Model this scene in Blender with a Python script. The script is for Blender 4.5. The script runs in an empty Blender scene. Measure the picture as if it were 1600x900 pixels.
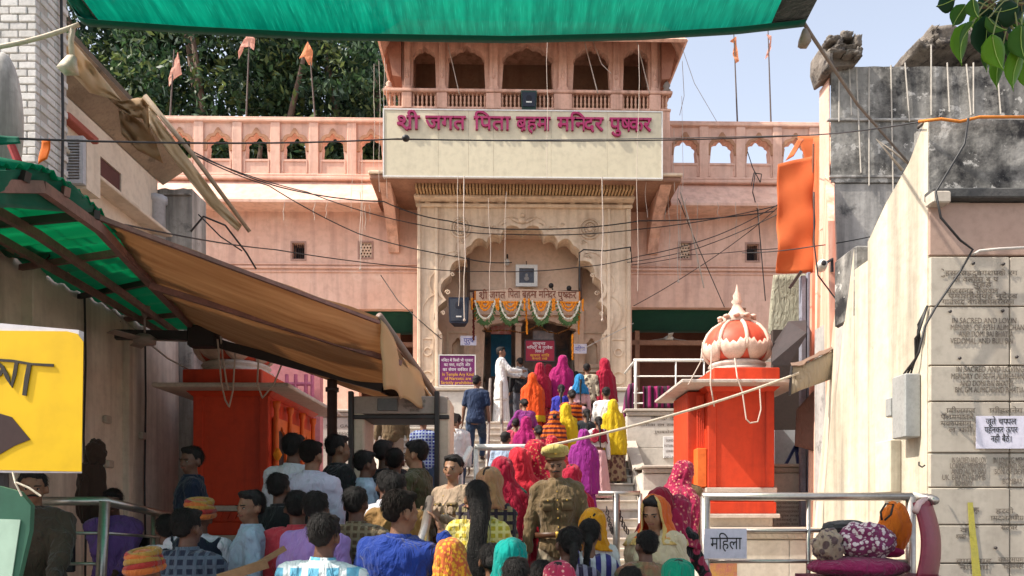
import bpy, math, random
import numpy as np
from mathutils import Vector, Matrix, noise
from mathutils.geometry import tessellate_polygon
R = math.radians
rnd = random.Random(7)
sc = bpy.context.scene
COL = sc.collection

# ------------------------------------------------------------------ camera, sky, sun, exposure
F = 1155.6; CX = 800.0; HY = 800.0; CZ = 1.6
cam_d = bpy.data.cameras.new('camera'); cam = bpy.data.objects.new('camera', cam_d); COL.objects.link(cam)
cam_d.sensor_width = 36; cam_d.lens = 26; cam_d.shift_y = (HY-450)/1600
cam_d.clip_start = 0.05; cam_d.clip_end = 3000
cam.location = (0, 0, CZ); cam.rotation_euler = (R(90), 0, 0)
sc.camera = cam
SUN_EL, SUN_AZ = 50.0, -104.0          # azimuth clockwise from +Y (the view direction): high on the left, grazing the temple front
w = bpy.data.worlds.new('World'); sc.world = w; w.use_nodes = True
wn = w.node_tree.nodes; wl = w.node_tree.links
bgn = wn['Background']; sky = wn.new('ShaderNodeTexSky'); sky.sky_type = 'NISHITA'; sky.sun_disc = False
sky.sun_elevation = R(SUN_EL); sky.sun_rotation = R(SUN_AZ)
sky.air_density = 1.0; sky.dust_density = 3.5; sky.ozone_density = 1.0; sky.altitude = 400
hs = wn.new('ShaderNodeHueSaturation'); hs.inputs['Saturation'].default_value = .52; hs.inputs['Value'].default_value = 1.0   # hazy, washed-out sky
wl.new(sky.outputs[0], hs.inputs['Color']); wl.new(hs.outputs[0], bgn.inputs[0]); bgn.inputs[1].default_value = 0.15
sd = bpy.data.lights.new('sun', 'SUN'); sun = bpy.data.objects.new('sun', sd); COL.objects.link(sun)
sd.energy = 3.6; sd.angle = R(0.8); sd.color = (1, .93, .82)
_d = Vector((math.sin(R(SUN_AZ))*math.cos(R(SUN_EL)), math.cos(R(SUN_AZ))*math.cos(R(SUN_EL)), math.sin(R(SUN_EL))))
sun.rotation_euler = (_d).to_track_quat('Z', 'Y').to_euler()
sun.location = (-10, 5, 20)
sc.view_settings.view_transform = 'Standard'; sc.view_settings.look = 'None'
sc.view_settings.exposure = 1.2; sc.view_settings.gamma = 1
sc.cycles.max_bounces = 6; sc.cycles.diffuse_bounces = 4; sc.cycles.transparent_max_bounces = 8

def PX(px, Y): return (px-CX)/F*Y
def PZ(py, Y): return CZ+(HY-py)/F*Y
def P(px, py, Y): return Vector((PX(px, Y), Y, PZ(py, Y)))

# ------------------------------------------------------------------ materials
MATS = {}
def _new(name):
    m = bpy.data.materials.new(name); m.use_nodes = True
    return m, m.node_tree.nodes, m.node_tree.links, m.node_tree.nodes['Principled BSDF']
def c4(c): return (c[0], c[1], c[2], 1)
def mat(name, col, col2=None, scale=3.0, rough=.8, bump=.15, bscale=None, streak=None, stain=None, metal=0, spec=.3,
        detail=6, sheen=0, patch=None):
    """col/col2 mottled by noise; streak=(colour, amount, scale): vertical run marks; stain=(colour, threshold, scale): blotches;
    patch=(colour, threshold, scale): flaked areas with hard edges."""
    if name in MATS: return MATS[name]
    m, N, L, b = _new(name)
    tc = N.new('ShaderNodeTexCoord'); obj = tc.outputs['Object']
    def noi(sc_, det=detail, vec=None, rg=.6):
        n = N.new('ShaderNodeTexNoise'); n.inputs['Scale'].default_value = sc_; n.inputs['Detail'].default_value = det
        n.inputs['Roughness'].default_value = rg; L.new(vec or obj, n.inputs['Vector']); return n.outputs['Fac']
    def ramp(fac, a, b_, ca=(0,0,0), cb=(1,1,1)):
        r = N.new('ShaderNodeValToRGB'); r.color_ramp.elements[0].position = a; r.color_ramp.elements[1].position = b_
        r.color_ramp.elements[0].color = c4(ca); r.color_ramp.elements[1].color = c4(cb); L.new(fac, r.inputs[0]); return r.outputs[0]
    def mix(f, a, b_):
        x = N.new('ShaderNodeMix'); x.data_type = 'RGBA'; L.new(f, x.inputs[0])
        for i, s in ((6, a), (7, b_)):
            if isinstance(s, (tuple, list)): x.inputs[i].default_value = c4(s)
            else: L.new(s, x.inputs[i])
        return x.outputs[2]
    col2 = col2 or tuple(c*.82 for c in col)
    cur = mix(ramp(noi(scale), .3, .7), col, col2)
    cur = mix(ramp(noi(scale*7, 4), .45, .75, (0,0,0), (.5,.5,.5)), cur, tuple(c*.7 for c in col2))
    if streak:
        mp = N.new('ShaderNodeMapping'); mp.inputs['Scale'].default_value = (1, 1, .08); L.new(obj, mp.inputs[0])
        f = ramp(noi(streak[2], 5, mp.outputs[0]), .62-.3*streak[1], .80-.2*streak[1], (0,0,0), (streak[1],)*3)
        cur = mix(f, cur, streak[0])
    if stain:
        cur = mix(ramp(noi(stain[2], 9, rg=.7), stain[1], stain[1]+.14), cur, stain[0])
    if patch:
        cur = mix(ramp(noi(patch[2], 10, rg=.68), patch[1], patch[1]+.03), cur, patch[0])
    L.new(cur, b.inputs['Base Color'])
    b.inputs['Roughness'].default_value = rough; b.inputs['Metallic'].default_value = metal
    b.inputs['Specular IOR Level'].default_value = spec
    if sheen: b.inputs['Sheen Weight'].default_value = sheen
    if bump:
        bn = N.new('ShaderNodeBump'); bn.inputs['Strength'].default_value = bump; bn.inputs['Distance'].default_value = .02
        L.new(noi(bscale or scale*9, 8), bn.inputs['Height']); L.new(bn.outputs[0], b.inputs['Normal'])
    MATS[name] = m; return m

def cloth(name, col, col2=None, trans=.25, pattern=None, rough=.85, scale=6, weave=220, weave_s=.25, bumpd=.003):
    """woven cloth; pattern = ('check', c, size) | ('dots', c, size) | ('stripe', c, size, axis) | ('print', c, size)"""
    if name in MATS: return MATS[name]
    m, N, L, b = _new(name)
    tc = N.new('ShaderNodeTexCoord'); obj = tc.outputs['Object']
    nz = N.new('ShaderNodeTexNoise'); nz.inputs['Scale'].default_value = scale; nz.inputs['Detail'].default_value = 5; L.new(obj, nz.inputs[0])
    x = N.new('ShaderNodeMix'); x.data_type = 'RGBA'; L.new(nz.outputs[0], x.inputs[0])
    x.inputs[6].default_value = c4(col); x.inputs[7].default_value = c4(col2 or tuple(c*.75 for c in col)); cur = x.outputs[2]
    def mixc(f, c):
        nonlocal cur
        y = N.new('ShaderNodeMix'); y.data_type = 'RGBA'; L.new(f, y.inputs[0]); L.new(cur, y.inputs[6]); y.inputs[7].default_value = c4(c); cur = y.outputs[2]
    def wave(axis, size, lo, hi):
        wv = N.new('ShaderNodeTexWave'); wv.bands_direction = axis; wv.inputs['Scale'].default_value = size; wv.inputs['Distortion'].default_value = .3
        L.new(obj, wv.inputs[0]); r = N.new('ShaderNodeValToRGB'); r.color_ramp.elements[0].position = lo; r.color_ramp.elements[1].position = hi
        L.new(wv.outputs['Fac'], r.inputs[0]); return r.outputs[0]
    if pattern:
        k, c, size = pattern[:3]
        if k == 'check':
            mixc(wave('X', size, .62, .72), c); mixc(wave('Z', size, .62, .72), c)
        elif k == 'stripe': mixc(wave(pattern[3], size, .5, .56), c)
        elif k in ('dots', 'print'):
            v = N.new('ShaderNodeTexVoronoi'); v.inputs['Scale'].default_value = size; L.new(obj, v.inputs[0])
            r = N.new('ShaderNodeValToRGB'); r.color_ramp.elements[0].position = .28 if k == 'dots' else .40; r.color_ramp.elements[1].position = .32 if k == 'dots' else .5
            r.color_ramp.elements[0].color = (1,1,1,1); r.color_ramp.elements[1].color = (0,0,0,1); L.new(v.outputs['Distance'], r.inputs[0]); mixc(r.outputs[0], c)
    L.new(cur, b.inputs['Base Color']); b.inputs['Roughness'].default_value = rough; b.inputs['Specular IOR Level'].default_value = .2
    b.inputs['Sheen Weight'].default_value = .15
    wn_ = N.new('ShaderNodeTexNoise'); wn_.inputs['Scale'].default_value = weave; L.new(obj, wn_.inputs[0])
    bn = N.new('ShaderNodeBump'); bn.inputs['Strength'].default_value = weave_s; bn.inputs['Distance'].default_value = bumpd; L.new(wn_.outputs[0], bn.inputs['Height']); L.new(bn.outputs[0], b.inputs['Normal'])
    if trans:
        t = N.new('ShaderNodeBsdfTranslucent'); L.new(cur, t.inputs[0]); ms = N.new('ShaderNodeMixShader'); ms.inputs[0].default_value = trans
        L.new(b.outputs[0], ms.inputs[1]); L.new(t.outputs[0], ms.inputs[2]); L.new(ms.outputs[0], N['Material Output'].inputs[0])
    if name.startswith(('fabric_','brown_flap','greenish','net_corner','beige_canvas')):     # worn-in creases and drape lines
        mp = N.new('ShaderNodeMapping'); mp.inputs['Scale'].default_value = (1, 1, .38); L.new(obj, mp.inputs[0])
        fn = N.new('ShaderNodeTexNoise'); fn.inputs['Scale'].default_value = 11; fn.inputs['Detail'].default_value = 3; fn.inputs['Distortion'].default_value = 1.6; L.new(mp.outputs[0], fn.inputs[0])
        b2 = N.new('ShaderNodeBump'); b2.inputs['Strength'].default_value = .7; b2.inputs['Distance'].default_value = .06; L.new(fn.outputs[0], b2.inputs['Height']); L.new(b2.outputs[0], bn.inputs['Normal'])
    MATS[name] = m; return m

# ------------------------------------------------------------------ mesh builder and the object tree
BASE = {}
class MB:
    def __init__(s): s.v = []; s.f = []; s.mi = None
    def add(s, vs, fs):
        o = len(s.v); s.v.extend([tuple(v) for v in vs]); s.f.extend([tuple(i+o for i in f) for f in fs]); return s
    def box(s, x0, x1, y0, y1, z0, z1):
        v = [(x0,y0,z0),(x1,y0,z0),(x1,y1,z0),(x0,y1,z0),(x0,y0,z1),(x1,y0,z1),(x1,y1,z1),(x0,y1,z1)]
        return s.add(v, [(0,3,2,1),(4,5,6,7),(0,1,5,4),(1,2,6,5),(2,3,7,6),(3,0,4,7)])
    def bbox(s, x0, x1, y0, y1, z0, z1, b=.01):
        """box with chamfered edges all round"""
        hx, hy, hz = (x1-x0)/2, (y1-y0)/2, (z1-z0)/2; cx, cy, cz = (x0+x1)/2, (y0+y1)/2, (z0+z1)/2; b = min(b, hx*.45, hy*.45, hz*.45)
        rings = []
        for z, i in ((-hz, b), (-hz+b, 0), (hz-b, 0), (hz, b)):
            ax, ay = hx-i, hy-i
            rings.append([(cx+x, cy+y, cz+z) for x, y in ((-ax+b,-ay),(ax-b,-ay),(ax,-ay+b),(ax,ay-b),(ax-b,ay),(-ax+b,ay),(-ax,ay-b),(-ax,-ay+b))])
        return s.loft(rings)
    def obox(s, p0, p1, w, h, up=(0,0,1)):
        """beam from p0 to p1, width w (sideways), height h"""
        p0, p1 = Vector(p0), Vector(p1); d = (p1-p0).normalized(); sx = d.cross(Vector(up)).normalized(); u = sx.cross(d)
        v = [p+sx*a*w/2+u*b*h/2 for p in (p0, p1) for a, b in ((-1,-1),(1,-1),(1,1),(-1,1))]
        return s.add(v, [(0,1,2,3),(7,6,5,4),(0,4,5,1),(1,5,6,2),(2,6,7,3),(3,7,4,0)])
    def loft(s, rings, closed=True, cap=True):
        n = len(rings[0]); o = len(s.v)
        for r in rings: s.v.extend([tuple(p) for p in r])
        for i in range(len(rings)-1):
            for j in range(n if closed else n-1):
                k = (j+1) % n
                s.f.append((o+i*n+j, o+i*n+k, o+(i+1)*n+k, o+(i+1)*n+j))
        if cap and closed:
            s.f.append(tuple(o+j for j in range(n))[::-1]); s.f.append(tuple(o+(len(rings)-1)*n+j for j in range(n)))
        return s
    def tube(s, pts, r, n=8):
        pts = [Vector(p) for p in pts]; rings = []; up = None
        for i, p in enumerate(pts):
            d = (pts[min(i+1, len(pts)-1)]-pts[max(i-1, 0)]).normalized()
            if up is None: up = Vector((0,0,1)) if abs(d.z) < .9 else Vector((1,0,0))
            a = d.cross(up).normalized(); up = a.cross(d).normalized()
            rr = r[i] if isinstance(r, (list, tuple)) else r
            rings.append([p+a*rr*math.cos(t)+up*rr*math.sin(t) for t in [2*math.pi*k/n for k in range(n)]])
        return s.loft(rings)
    def capsule(s, p0, p1, r0, r1, n=12):
        p0, p1 = Vector(p0), Vector(p1); d = (p1-p0); L_ = max(d.length, 1e-6); d /= L_
        pts, rs = [], []
        for a in (85, 60, 30, 0): pts.append(p0-d*r0*math.sin(R(a))); rs.append(r0*math.cos(R(a)))
        for a in (0, 30, 60, 85): pts.append(p1+d*r1*math.sin(R(a))); rs.append(r1*math.cos(R(a)))
        if (pts[4]-pts[3]).length < 1e-5: del pts[4], rs[4]
        return s.tube(pts, rs, n)
    def ell(s, c, r, n=14, m=9, rot=None):
        rings = []
        for i in range(m):
            a = -math.pi/2+math.pi*(i+.35)/(m-.3)
            rings.append([(r[0]*math.cos(a)*math.cos(t), r[1]*math.cos(a)*math.sin(t), r[2]*math.sin(a)) for t in [2*math.pi*k/n for k in range(n)]])
        if rot is not None: rings = [[rot @ Vector(p) for p in q] for q in rings]
        return s.loft([[(p[0]+c[0], p[1]+c[1], p[2]+c[2]) for p in q] for q in rings])
    def lathe(s, cx, cy, prof, n=24, ph=0):
        return s.loft([[(cx+r*math.cos(t), cy+r*math.sin(t), z) for t in [ph+2*math.pi*k/n for k in range(n)]] for r, z in prof])
    def prism(s, poly, y0, y1, holes=()):
        """poly and holes in (x, z), extruded from y0 (front) to y1"""
        loops = [list(poly)]+[list(h) for h in holes]; allp = [p for l in loops for p in l]; n = len(allp); o = len(s.v)
        s.v.extend([(p[0], y0, p[1]) for p in allp]); s.v.extend([(p[0], y1, p[1]) for p in allp])
        for t in tessellate_polygon([[Vector((p[0], p[1], 0)) for p in l] for l in loops]):
            a, b, c = t; A, B, C = allp[a], allp[b], allp[c]
            if (B[0]-A[0])*(C[1]-A[1])-(B[1]-A[1])*(C[0]-A[0]) < 0: a, b, c = a, c, b
            s.f.append((o+a, o+b, o+c)); s.f.append((o+n+a, o+n+c, o+n+b))
        q = 0
        for k, l in enumerate(loops):
            m = len(l); ar = sum(l[i][0]*l[(i+1) % m][1]-l[(i+1) % m][0]*l[i][1] for i in range(m))
            for i in range(m):
                a, b = q+i, q+(i+1) % m
                if (ar > 0) != (k > 0): s.f.append((o+b, o+a, o+n+a, o+n+b))
                else: s.f.append((o+a, o+b, o+n+b, o+n+a))
            q += m
        return s
    def grid(s, P_):
        """P_[i][j] points -> open sheet"""
        n = len(P_[0]); o = len(s.v)
        for r in P_: s.v.extend([tuple(p) for p in r])
        for i in range(len(P_)-1):
            for j in range(n-1): s.f.append((o+i*n+j, o+i*n+j+1, o+(i+1)*n+j+1, o+(i+1)*n+j))
        return s
    def xf(s, M):
        s.v = [tuple(M @ Vector(v)) for v in s.v]; return s
    def build(s, name, m, parent=None, smooth=False, solid=0, label=None, mats=None, base=None):
        b = BASE[parent.name] if parent is not None else (Vector(base) if base is not None else Vector((0,0,0)))
        me = bpy.data.meshes.new(name); me.from_pydata([(v[0]-b[0], v[1]-b[1], v[2]-b[2]) for v in s.v], [], s.f)
        me.materials.append(m)
        if mats:
            for x in mats: me.materials.append(x)
        if s.mi: me.polygons.foreach_set('material_index', s.mi)
        if smooth: me.polygons.foreach_set('use_smooth', [True]*len(me.polygons))
        me.update()
        o = bpy.data.objects.new(name, me); COL.objects.link(o)
        if parent is not None: o.parent = parent
        else: o.location = b
        BASE[o.name] = b
        if solid:
            md = o.modifiers.new('thickness', 'SOLIDIFY'); md.thickness = solid; md.offset = 0
        if label: o['label'] = label
        return o
TPIV = Vector((.3, 17, 0)); TANG = R(1.1)
def trot(v):
    c, s = math.cos(TANG), math.sin(TANG); x, y = v[0]-TPIV.x, v[1]-TPIV.y
    return Vector((TPIV.x+c*x-s*y, TPIV.y+s*x+c*y, v[2]))
def thing(name, label, cat, base, group=None, temple=False, rz=0):
    o = bpy.data.objects.new(name, None); COL.objects.link(o); base = Vector(base); BASE[o.name] = base
    o.empty_display_size = .2
    o.location = trot(base) if temple else base
    if temple: o.rotation_euler[2] = TANG
    if rz: o.rotation_euler[2] = rz
    o['label'] = label; o['category'] = cat
    if group: o['group'] = group
    return o
def tag(o, label, cat, group=None):
    o['label'] = label; o['category'] = cat
    if group: o['group'] = group
    return o
def struct(o): o['kind'] = 'structure'; return o
def stuff(o): o['kind'] = 'stuff'; return o
def one(mb, name, m, label, cat, base=None, group=None, temple=False, **k):
    """a thing that is a single mesh, its origin at its own lowest centre"""
    if base is None:
        a = np.array(mb.v); base = Vector(((a[:,0].min()+a[:,0].max())/2, (a[:,1].min()+a[:,1].max())/2, a[:,2].min()))
    o = mb.build(name, m, None, base=base, **k); tag(o, label, cat, group)
    if temple: o.location = trot(base); o.rotation_euler[2] = TANG
    return o
def lerp(a, b, t): return a+(b-a)*t
def sag(p0, p1, s, n=14):
    p0, p1 = Vector(p0), Vector(p1)
    return [p0.lerp(p1, i/n)-Vector((0,0,4*s*(i/n)*(1-i/n))) for i in range(n+1)]
def nz3(x, y, z): return noise.noise(Vector((x, y, z)))
def sheetgrid(c00, c10, c11, c01, nu=16, nv=16, sagv=0, amp=0, fr=2.0, fn=None):
    """bilinear cloth c00-c10 (u), c01-c11; sag in the middle, noise ripples along the normal"""
    c00, c10, c11, c01 = map(Vector, (c00, c10, c11, c01)); nrm = (c10-c00).cross(c01-c00).normalized(); G = []
    for i in range(nv+1):
        v = i/nv; row = []
        for j in range(nu+1):
            u = j/nu; p = c00.lerp(c10, u).lerp(c01.lerp(c11, u), v)
            p = p-Vector((0,0,sagv*4*u*(1-u)*(.4+2.4*v*(1-v))))
            if amp: p = p+nrm*amp*nz3(p.x*fr, p.y*fr, p.z*fr)
            if fn: p = fn(p, u, v)
            row.append(p)
        G.append(row)
    return G
def foil(cx, w, z0, zs, zt, cusps=7, depth=.06, sharp=.08, n=5):
    """points (x,z) of a cusped arch: from bottom left over the peak to bottom right. zs springing, zt peak"""
    pts = [(cx-w/2, z0)]; N_ = cusps*n; H = zt-zs
    for i in range(N_+1):
        t = i/N_; a = math.pi*(1-t); c = abs(math.sin(math.pi*cusps*t))**.8
        k = 1-depth+depth*c*1.0
        x = math.cos(a)*w/2*k; z = math.sin(a)*H*(1-sharp)*k
        z += H*sharp*max(0, 1-abs(t-.5)*cusps*1.6)**1.5
        pts.append((cx+x, zs+max(z, 0)))
    pts.append((cx+w/2, z0)); return pts
# ------------------------------------------------------------------ lettering (Blender's built-in font, per glyph so that joined Devanagari forms can be shaped)
_tcache = {}
BOLD = 0.0
def glyphs(text):
    key = (text, BOLD)
    if key in _tcache: return _tcache[key]
    cu = bpy.data.curves.new('t', 'FONT'); cu.body = text; cu.size = 1; cu.resolution_u = 3; cu.offset = BOLD
    ob = bpy.data.objects.new('t', cu); me = ob.to_mesh()
    v = [tuple(q.co) for q in me.vertices]; f = [tuple(p.vertices) for p in me.polygons]
    ob.to_mesh_clear(); bpy.data.objects.remove(ob); bpy.data.curves.remove(cu)
    _tcache[key] = (v, f); return v, f
def clip_x(v, f, xm):
    """keep the part of a flat triangle mesh with x < xm"""
    nv, nf = [], []
    for t in f:
        poly = [v[i] for i in t]; out = []
        for i in range(len(poly)):
            a, b = poly[i], poly[(i+1) % len(poly)]
            if a[0] <= xm: out.append(a)
            if (a[0] <= xm) != (b[0] <= xm):
                k = (xm-a[0])/(b[0]-a[0]); out.append(tuple(a[q]+(b[q]-a[q])*k for q in range(3)))
        if len(out) >= 3: nf.append(tuple(range(len(nv), len(nv)+len(out)))); nv.extend(out)
    return nv, nf
def adv(t):
    if t == 'ि': return .255
    k = ('adv', t)
    if k not in _tcache: _tcache[k] = max(p[0] for p in glyphs(t+'|')[0])-max(p[0] for p in glyphs('|')[0])
    return _tcache[k]
def deva(tokens):
    """tokens: strings; a trailing '^' clips the stem (half form), '~' adds the small r stroke. Returns v, f, width"""
    V, Fc, x = [], [], 0.0
    for t in tokens:
        if t == ' ': x += .32; continue
        hf = t.endswith(('^', '^~')); rs = '~' in t; t = t.rstrip('^~')
        v, f = glyphs(t)
        if not v: continue
        x1 = max(p[0] for p in v); w_ = adv(t)
        if hf: v, f = clip_x(v, f, x1-.13); w_ -= .13
        o = len(V); V += [(p[0]+x, p[1], 0) for p in v]; Fc += [tuple(i+o for i in q) for q in f]
        if rs:
            o = len(V); e = x+x1-.13; V += [(e-.22, -.02, 0), (e-.14, -.08, 0), (e+.02, .17, 0), (e-.02, .22, 0)]; Fc.append((o, o+1, o+2, o+3))
        x += w_
    if V:
        x0 = min(p[0] for p in V); V = [(p[0]-x0, p[1], 0) for p in V]; x = max(p[0] for p in V)
    return V, Fc, x
def letters(name, V, Fc, wid, org, ux, uy, m, parent, width=None, height=None, depth=.003, nrm=(0,-1,0)):
    """place flat text: org = left baseline, ux/uy unit axes; extruded by depth along nrm"""
    s = (width/wid) if width else height; sy = height if height else s
    org, ux, uy, nrm = map(Vector, (org, ux, uy, nrm)); mb = MB(); n = len(V)
    a = [org+ux*p[0]*s+uy*p[1]*sy for p in V]
    mb.v = [tuple(p+nrm*depth) for p in a]+[tuple(p) for p in a]; mb.f = [tuple(q) for q in Fc]
    cnt = {}
    for q in Fc:
        for i in range(len(q)):
            e = (q[i], q[(i+1) % len(q)]); cnt[tuple(sorted(e))] = cnt.get(tuple(sorted(e)), 0)+1
    for q in Fc:
        for i in range(len(q)):
            e = (q[i], q[(i+1) % len(q)])
            if cnt[tuple(sorted(e))] == 1: mb.f.append((e[1], e[0], e[0]+n, e[1]+n))
    return mb.build(name, m, parent)
def text_line(txt):
    if isinstance(txt, list): return deva(txt)
    v, f = glyphs(txt); return v, f, (max(p[0] for p in v) if v else 1)
# ================================================================== materials of the place
PINK = mat('pink_limewash', (.73,.475,.37), (.67,.395,.295), 1.0, .9, .2, 14, streak=((.36,.21,.17), .5, 5), stain=((.76,.54,.43), .58, 1.3), patch=((.60,.35,.26), .70, 3.5))
PINKD = mat('pink_limewash_upper', (.71,.43,.325), (.64,.36,.26), 2, .9, .18, 14, streak=((.22,.11,.08), .6, 6), patch=((.70,.45,.35), .66, 4))
CREAM = mat('cream_carved_plaster', (.74,.585,.43), (.67,.50,.35), 1.5, .85, .16, 14, streak=((.33,.22,.15), .6, 5), patch=((.54,.38,.27), .67, 4))
CREAM2 = mat('cream_inner_plaster', (.72,.52,.38), (.64,.44,.31), 1.5, .85, .1, 14)
BROWNP = mat('soffit_shade_brown', (.36,.19,.12), (.24,.12,.08), 3, .9, .2, 20)  # shade under the balcony slab put into the brown; reused in the verandas
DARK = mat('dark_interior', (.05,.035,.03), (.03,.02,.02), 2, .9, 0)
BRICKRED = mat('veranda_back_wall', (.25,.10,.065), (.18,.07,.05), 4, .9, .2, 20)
MARBLE = mat('white_marble', (.62,.57,.50), (.50,.46,.40), 2.0, .5, .06, 10, streak=((.32,.27,.22), .4, 3), stain=((.38,.32,.26), .68, 3))
MARBLE2 = mat('worn_marble', (.52,.46,.38), (.42,.36,.30), 3.0, .6, .1, 12, stain=((.26,.21,.17), .62, 4))
INK = mat('black_incised_lettering', (.085,.068,.055), (.20,.165,.135), 20, .7, 0)
GOLDISH = mat('brass_yellow', (.6,.38,.08), (.5,.3,.05), 8, .4, 0, metal=.6)
STEEL = mat('stainless_steel_tube', (.50,.45,.40), (.40,.36,.32), 6, .34, .02, metal=.85)
WHITEP = mat('white_paint_metal', (.70,.68,.64), (.6,.57,.52), 6, .5, .08, stain=((.35,.22,.15), .68, 7))
BLACKM = mat('black_painted_metal', (.025,.022,.022), (.04,.03,.03), 6, .5, .05)
GREYC = mat('cable_black', (.03,.028,.028), None, 3, .5, 0)
GREYL = mat('cable_pale', (.45,.40,.35), None, 3, .6, 0)
ROPE = mat('cotton_rope', (.58,.50,.40), (.45,.38,.3), 30, .9, .3, 60)
LSTR = mat('light_string_white', (.50,.41,.34), (.38,.30,.25), 10, .7, 0)

# ================================================================== ground, terrace, sky side
YT, YP = 17.2, 16.4       # plane of the wings, plane of the cream portal
g = MB().grid([[(x, y, 0) for x in (-400, -20, 20, 800)] for y in (-60, 3.9, 30, 900)])
struct(g.build('ground', mat('dusty_paving', (.30,.26,.22), (.24,.2,.17), .8, .9, .2, 8)))
def floorz(Y):
    if Y < 4.4: return 0.004
    if Y < 4.8: return .15
    if Y < 5.2: return .30
    if Y < 10.4: return .45
    if Y >= 15.4: return 3.45
    return .45+.15*(int((Y-10.4)/.25)+1)
tb = MB(); tb.box(-4.55,4.0,4.4,4.8,0,.15); tb.box(-4.55,4.0,4.8,5.2,0,.30); tb.box(-4.55,4.0,5.2,10.4,0,.45)
struct(tb.build('terrace', MARBLE2))
# staircase: every tread its own piece
stairs = bpy.data.objects.new('staircase', None); COL.objects.link(stairs); stairs.location = (0.3, 10.4, .45); BASE['staircase'] = Vector((0.3,10.4,.45)); stairs['kind'] = 'structure'
SX0, SX1 = -2.35, 2.13
for i in range(20):
    y = 10.4+.25*i; z = .45+.15*(i+1); m = MB(); m.bbox(SX0, SX1, y-.025, y+.27, z-.035, z, .008); m.build('tread', MARBLE2, stairs)
    m = MB(); m.box(SX0+.01, SX1-.01, y+.004, y+.26, z-.15, z-.036); m.build('riser', MARBLE, stairs)
for i in (12,):   # carved band on one riser
    y = 10.4+.25*i; z = .45+.15*(i+1); m = MB()
    for k in range(44): m.prism([(SX0+.05+k*.1, z-.06), (SX0+.1+k*.1, z-.12), (SX0+.14+k*.1, z-.06)], y-.004, y+.004)
    m.build('carved_band', mat('carved_marble', (.42,.35,.28), None, 8, .7, .1), stairs)
m = MB(); m.box(-9.4, 8.4, 15.4, 17.1, 0, 3.45); struct(m.build('temple_forecourt', MARBLE2))

# ================================================================== temple gatehouse
T = thing('temple_gatehouse', 'pink temple front with arcaded parapet, cream cusped gateway and balcony above the stairs', 'temple', (TPIV.x, TPIV.y, 3.45), temple=True)
BASE[T.name] = Vector((TPIV.x, TPIV.y, 3.45))
def tz(py, Y=YT): return PZ(py, Y)
def tx(px, Y=YT): return PX(px, Y)
# --- wings (wall below the ledge)
def rect(x0, x1, z0, z1): return [(x0,z0),(x1,z0),(x1,z1),(x0,z1)]
XL, XR, XPL, XPR = -9.6, 8.6, tx(652,YP), tx(985,YP)
zl = tz(280)   # coping moulding level
wl_holes = [rect(tx(459),tx(478),tz(407),tz(382)), rect(tx(563),tx(582),tz(404),tz(381)), rect(tx(562),tx(646),3.7,tz(484))]
wr_holes = [rect(tx(1063),tx(1080),tz(402),tz(378)), rect(tx(1169),tx(1188),tz(405),tz(379)), rect(tx(988),tx(1168),3.7,tz(479))]
MB().prism(rect(XL, XPL+.05, 0, zl), YT, YT+.35, wl_holes).build('wing_wall', PINK, T)
MB().prism(rect(XPR-.05, XR, 0, zl), YT, YT+.35, wr_holes).build('wing_wall', PINK, T)
for a, b in ((XL, XPL), (XPR, XR)):      # string course, two thin bands
    m = MB(); z = tz(421); m.bbox(a, b, YT-.05, YT-.002, z-.02, z+.03, .01); m.bbox(a, b, YT-.035, YT-.002, z+.07, z+.10, .01); m.bbox(a, b, YT-.03, YT-.002, z-.1, z-.07, .01)
    m.build('string_course', PINK, T)
# --- ledge (sloping chajja on the wings)
ZS = tz(315, 16.6)
for a, b in ((XL, tx(588,16.4)), (tx(1052,16.4), XR)):
    m = MB(); m.loft([[(x, YT-.001, zl-.1), (x, 16.58, ZS), (x, 16.58, ZS-.06), (x, YT-.001, ZS-.03)] for x in (a, b)]); m.build('ledge', PINK, T)
    m = MB()
    m.bbox(a, b, YT-.12, YT+.1, zl-.1, zl-.02, .02); m.bbox(a, b, YT-.09, YT+.1, zl-.015, zl+.05, .02); m.build('coping_moulding', PINK, T)
# --- arcaded parapets
ztop = tz(187); zo1, zo0, zpan0 = tz(213), tz(252), tz(275)
hood = mat('arch_hood_plaster', (.42,.22,.13), (.34,.17,.1), 4, .9, .2, 20)
def parapet(a, b, cxs, wpx, zf):
    w_ = wpx/F*YT; holes = []
    for c in cxs: holes.append(foil(tx(c), w_, zo0, zo1-.26, zo1+.02, 5, .10, .25))
    MB().prism(rect(a, b, zl+.05, ztop-.13), YT, YT+.22, holes).build('parapet_wall', PINK, T)
    m = MB(); m.bbox(a, b, YT-.07, YT+.26, ztop-.13, ztop-.06, .02); m.bbox(a, b, YT-.03, YT+.24, ztop-.058, ztop, .02); m.build('parapet_coping', PINK, T)
    cs = sorted(cxs); pil = [cs[0]-29]+[(p+q)/2 for p, q in zip(cs, cs[1:])]+[cs[-1]+29]
    for c in pil:
        m = MB(); m.bbox(tx(c)-.11, tx(c)+.11, YT-.045, YT-.001, zl+.05, ztop-.13, .012); m.build('pilaster', PINK, T)
    for c in cs:
        m = MB(); x = tx(c); oo = foil(x, w_+.22, zo1-.4, zo1-.3, zo1+.16, 5, .09, .3); ii = foil(x, w_+.005, zo1-.4, zo1-.26, zo1+.022, 5, .10, .25)
        poly = oo+ii[::-1]; m.prism(poly, YT-.03, YT-.001); m.build('arch_hood', hood, T)
        for r_ in (rect(x-w_/2-.03,x-w_/2,zpan0+.02,zo0-.06), rect(x+w_/2,x+w_/2+.03,zpan0+.02,zo0-.06), rect(x-w_/2-.03,x+w_/2+.03,zo0-.058,zo0-.02), rect(x-.33,x+.33,zo1+.24,zo1+.265)): MB().prism(r_, YT-.02, YT-.001).build('panel_moulding', PINK, T)
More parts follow.
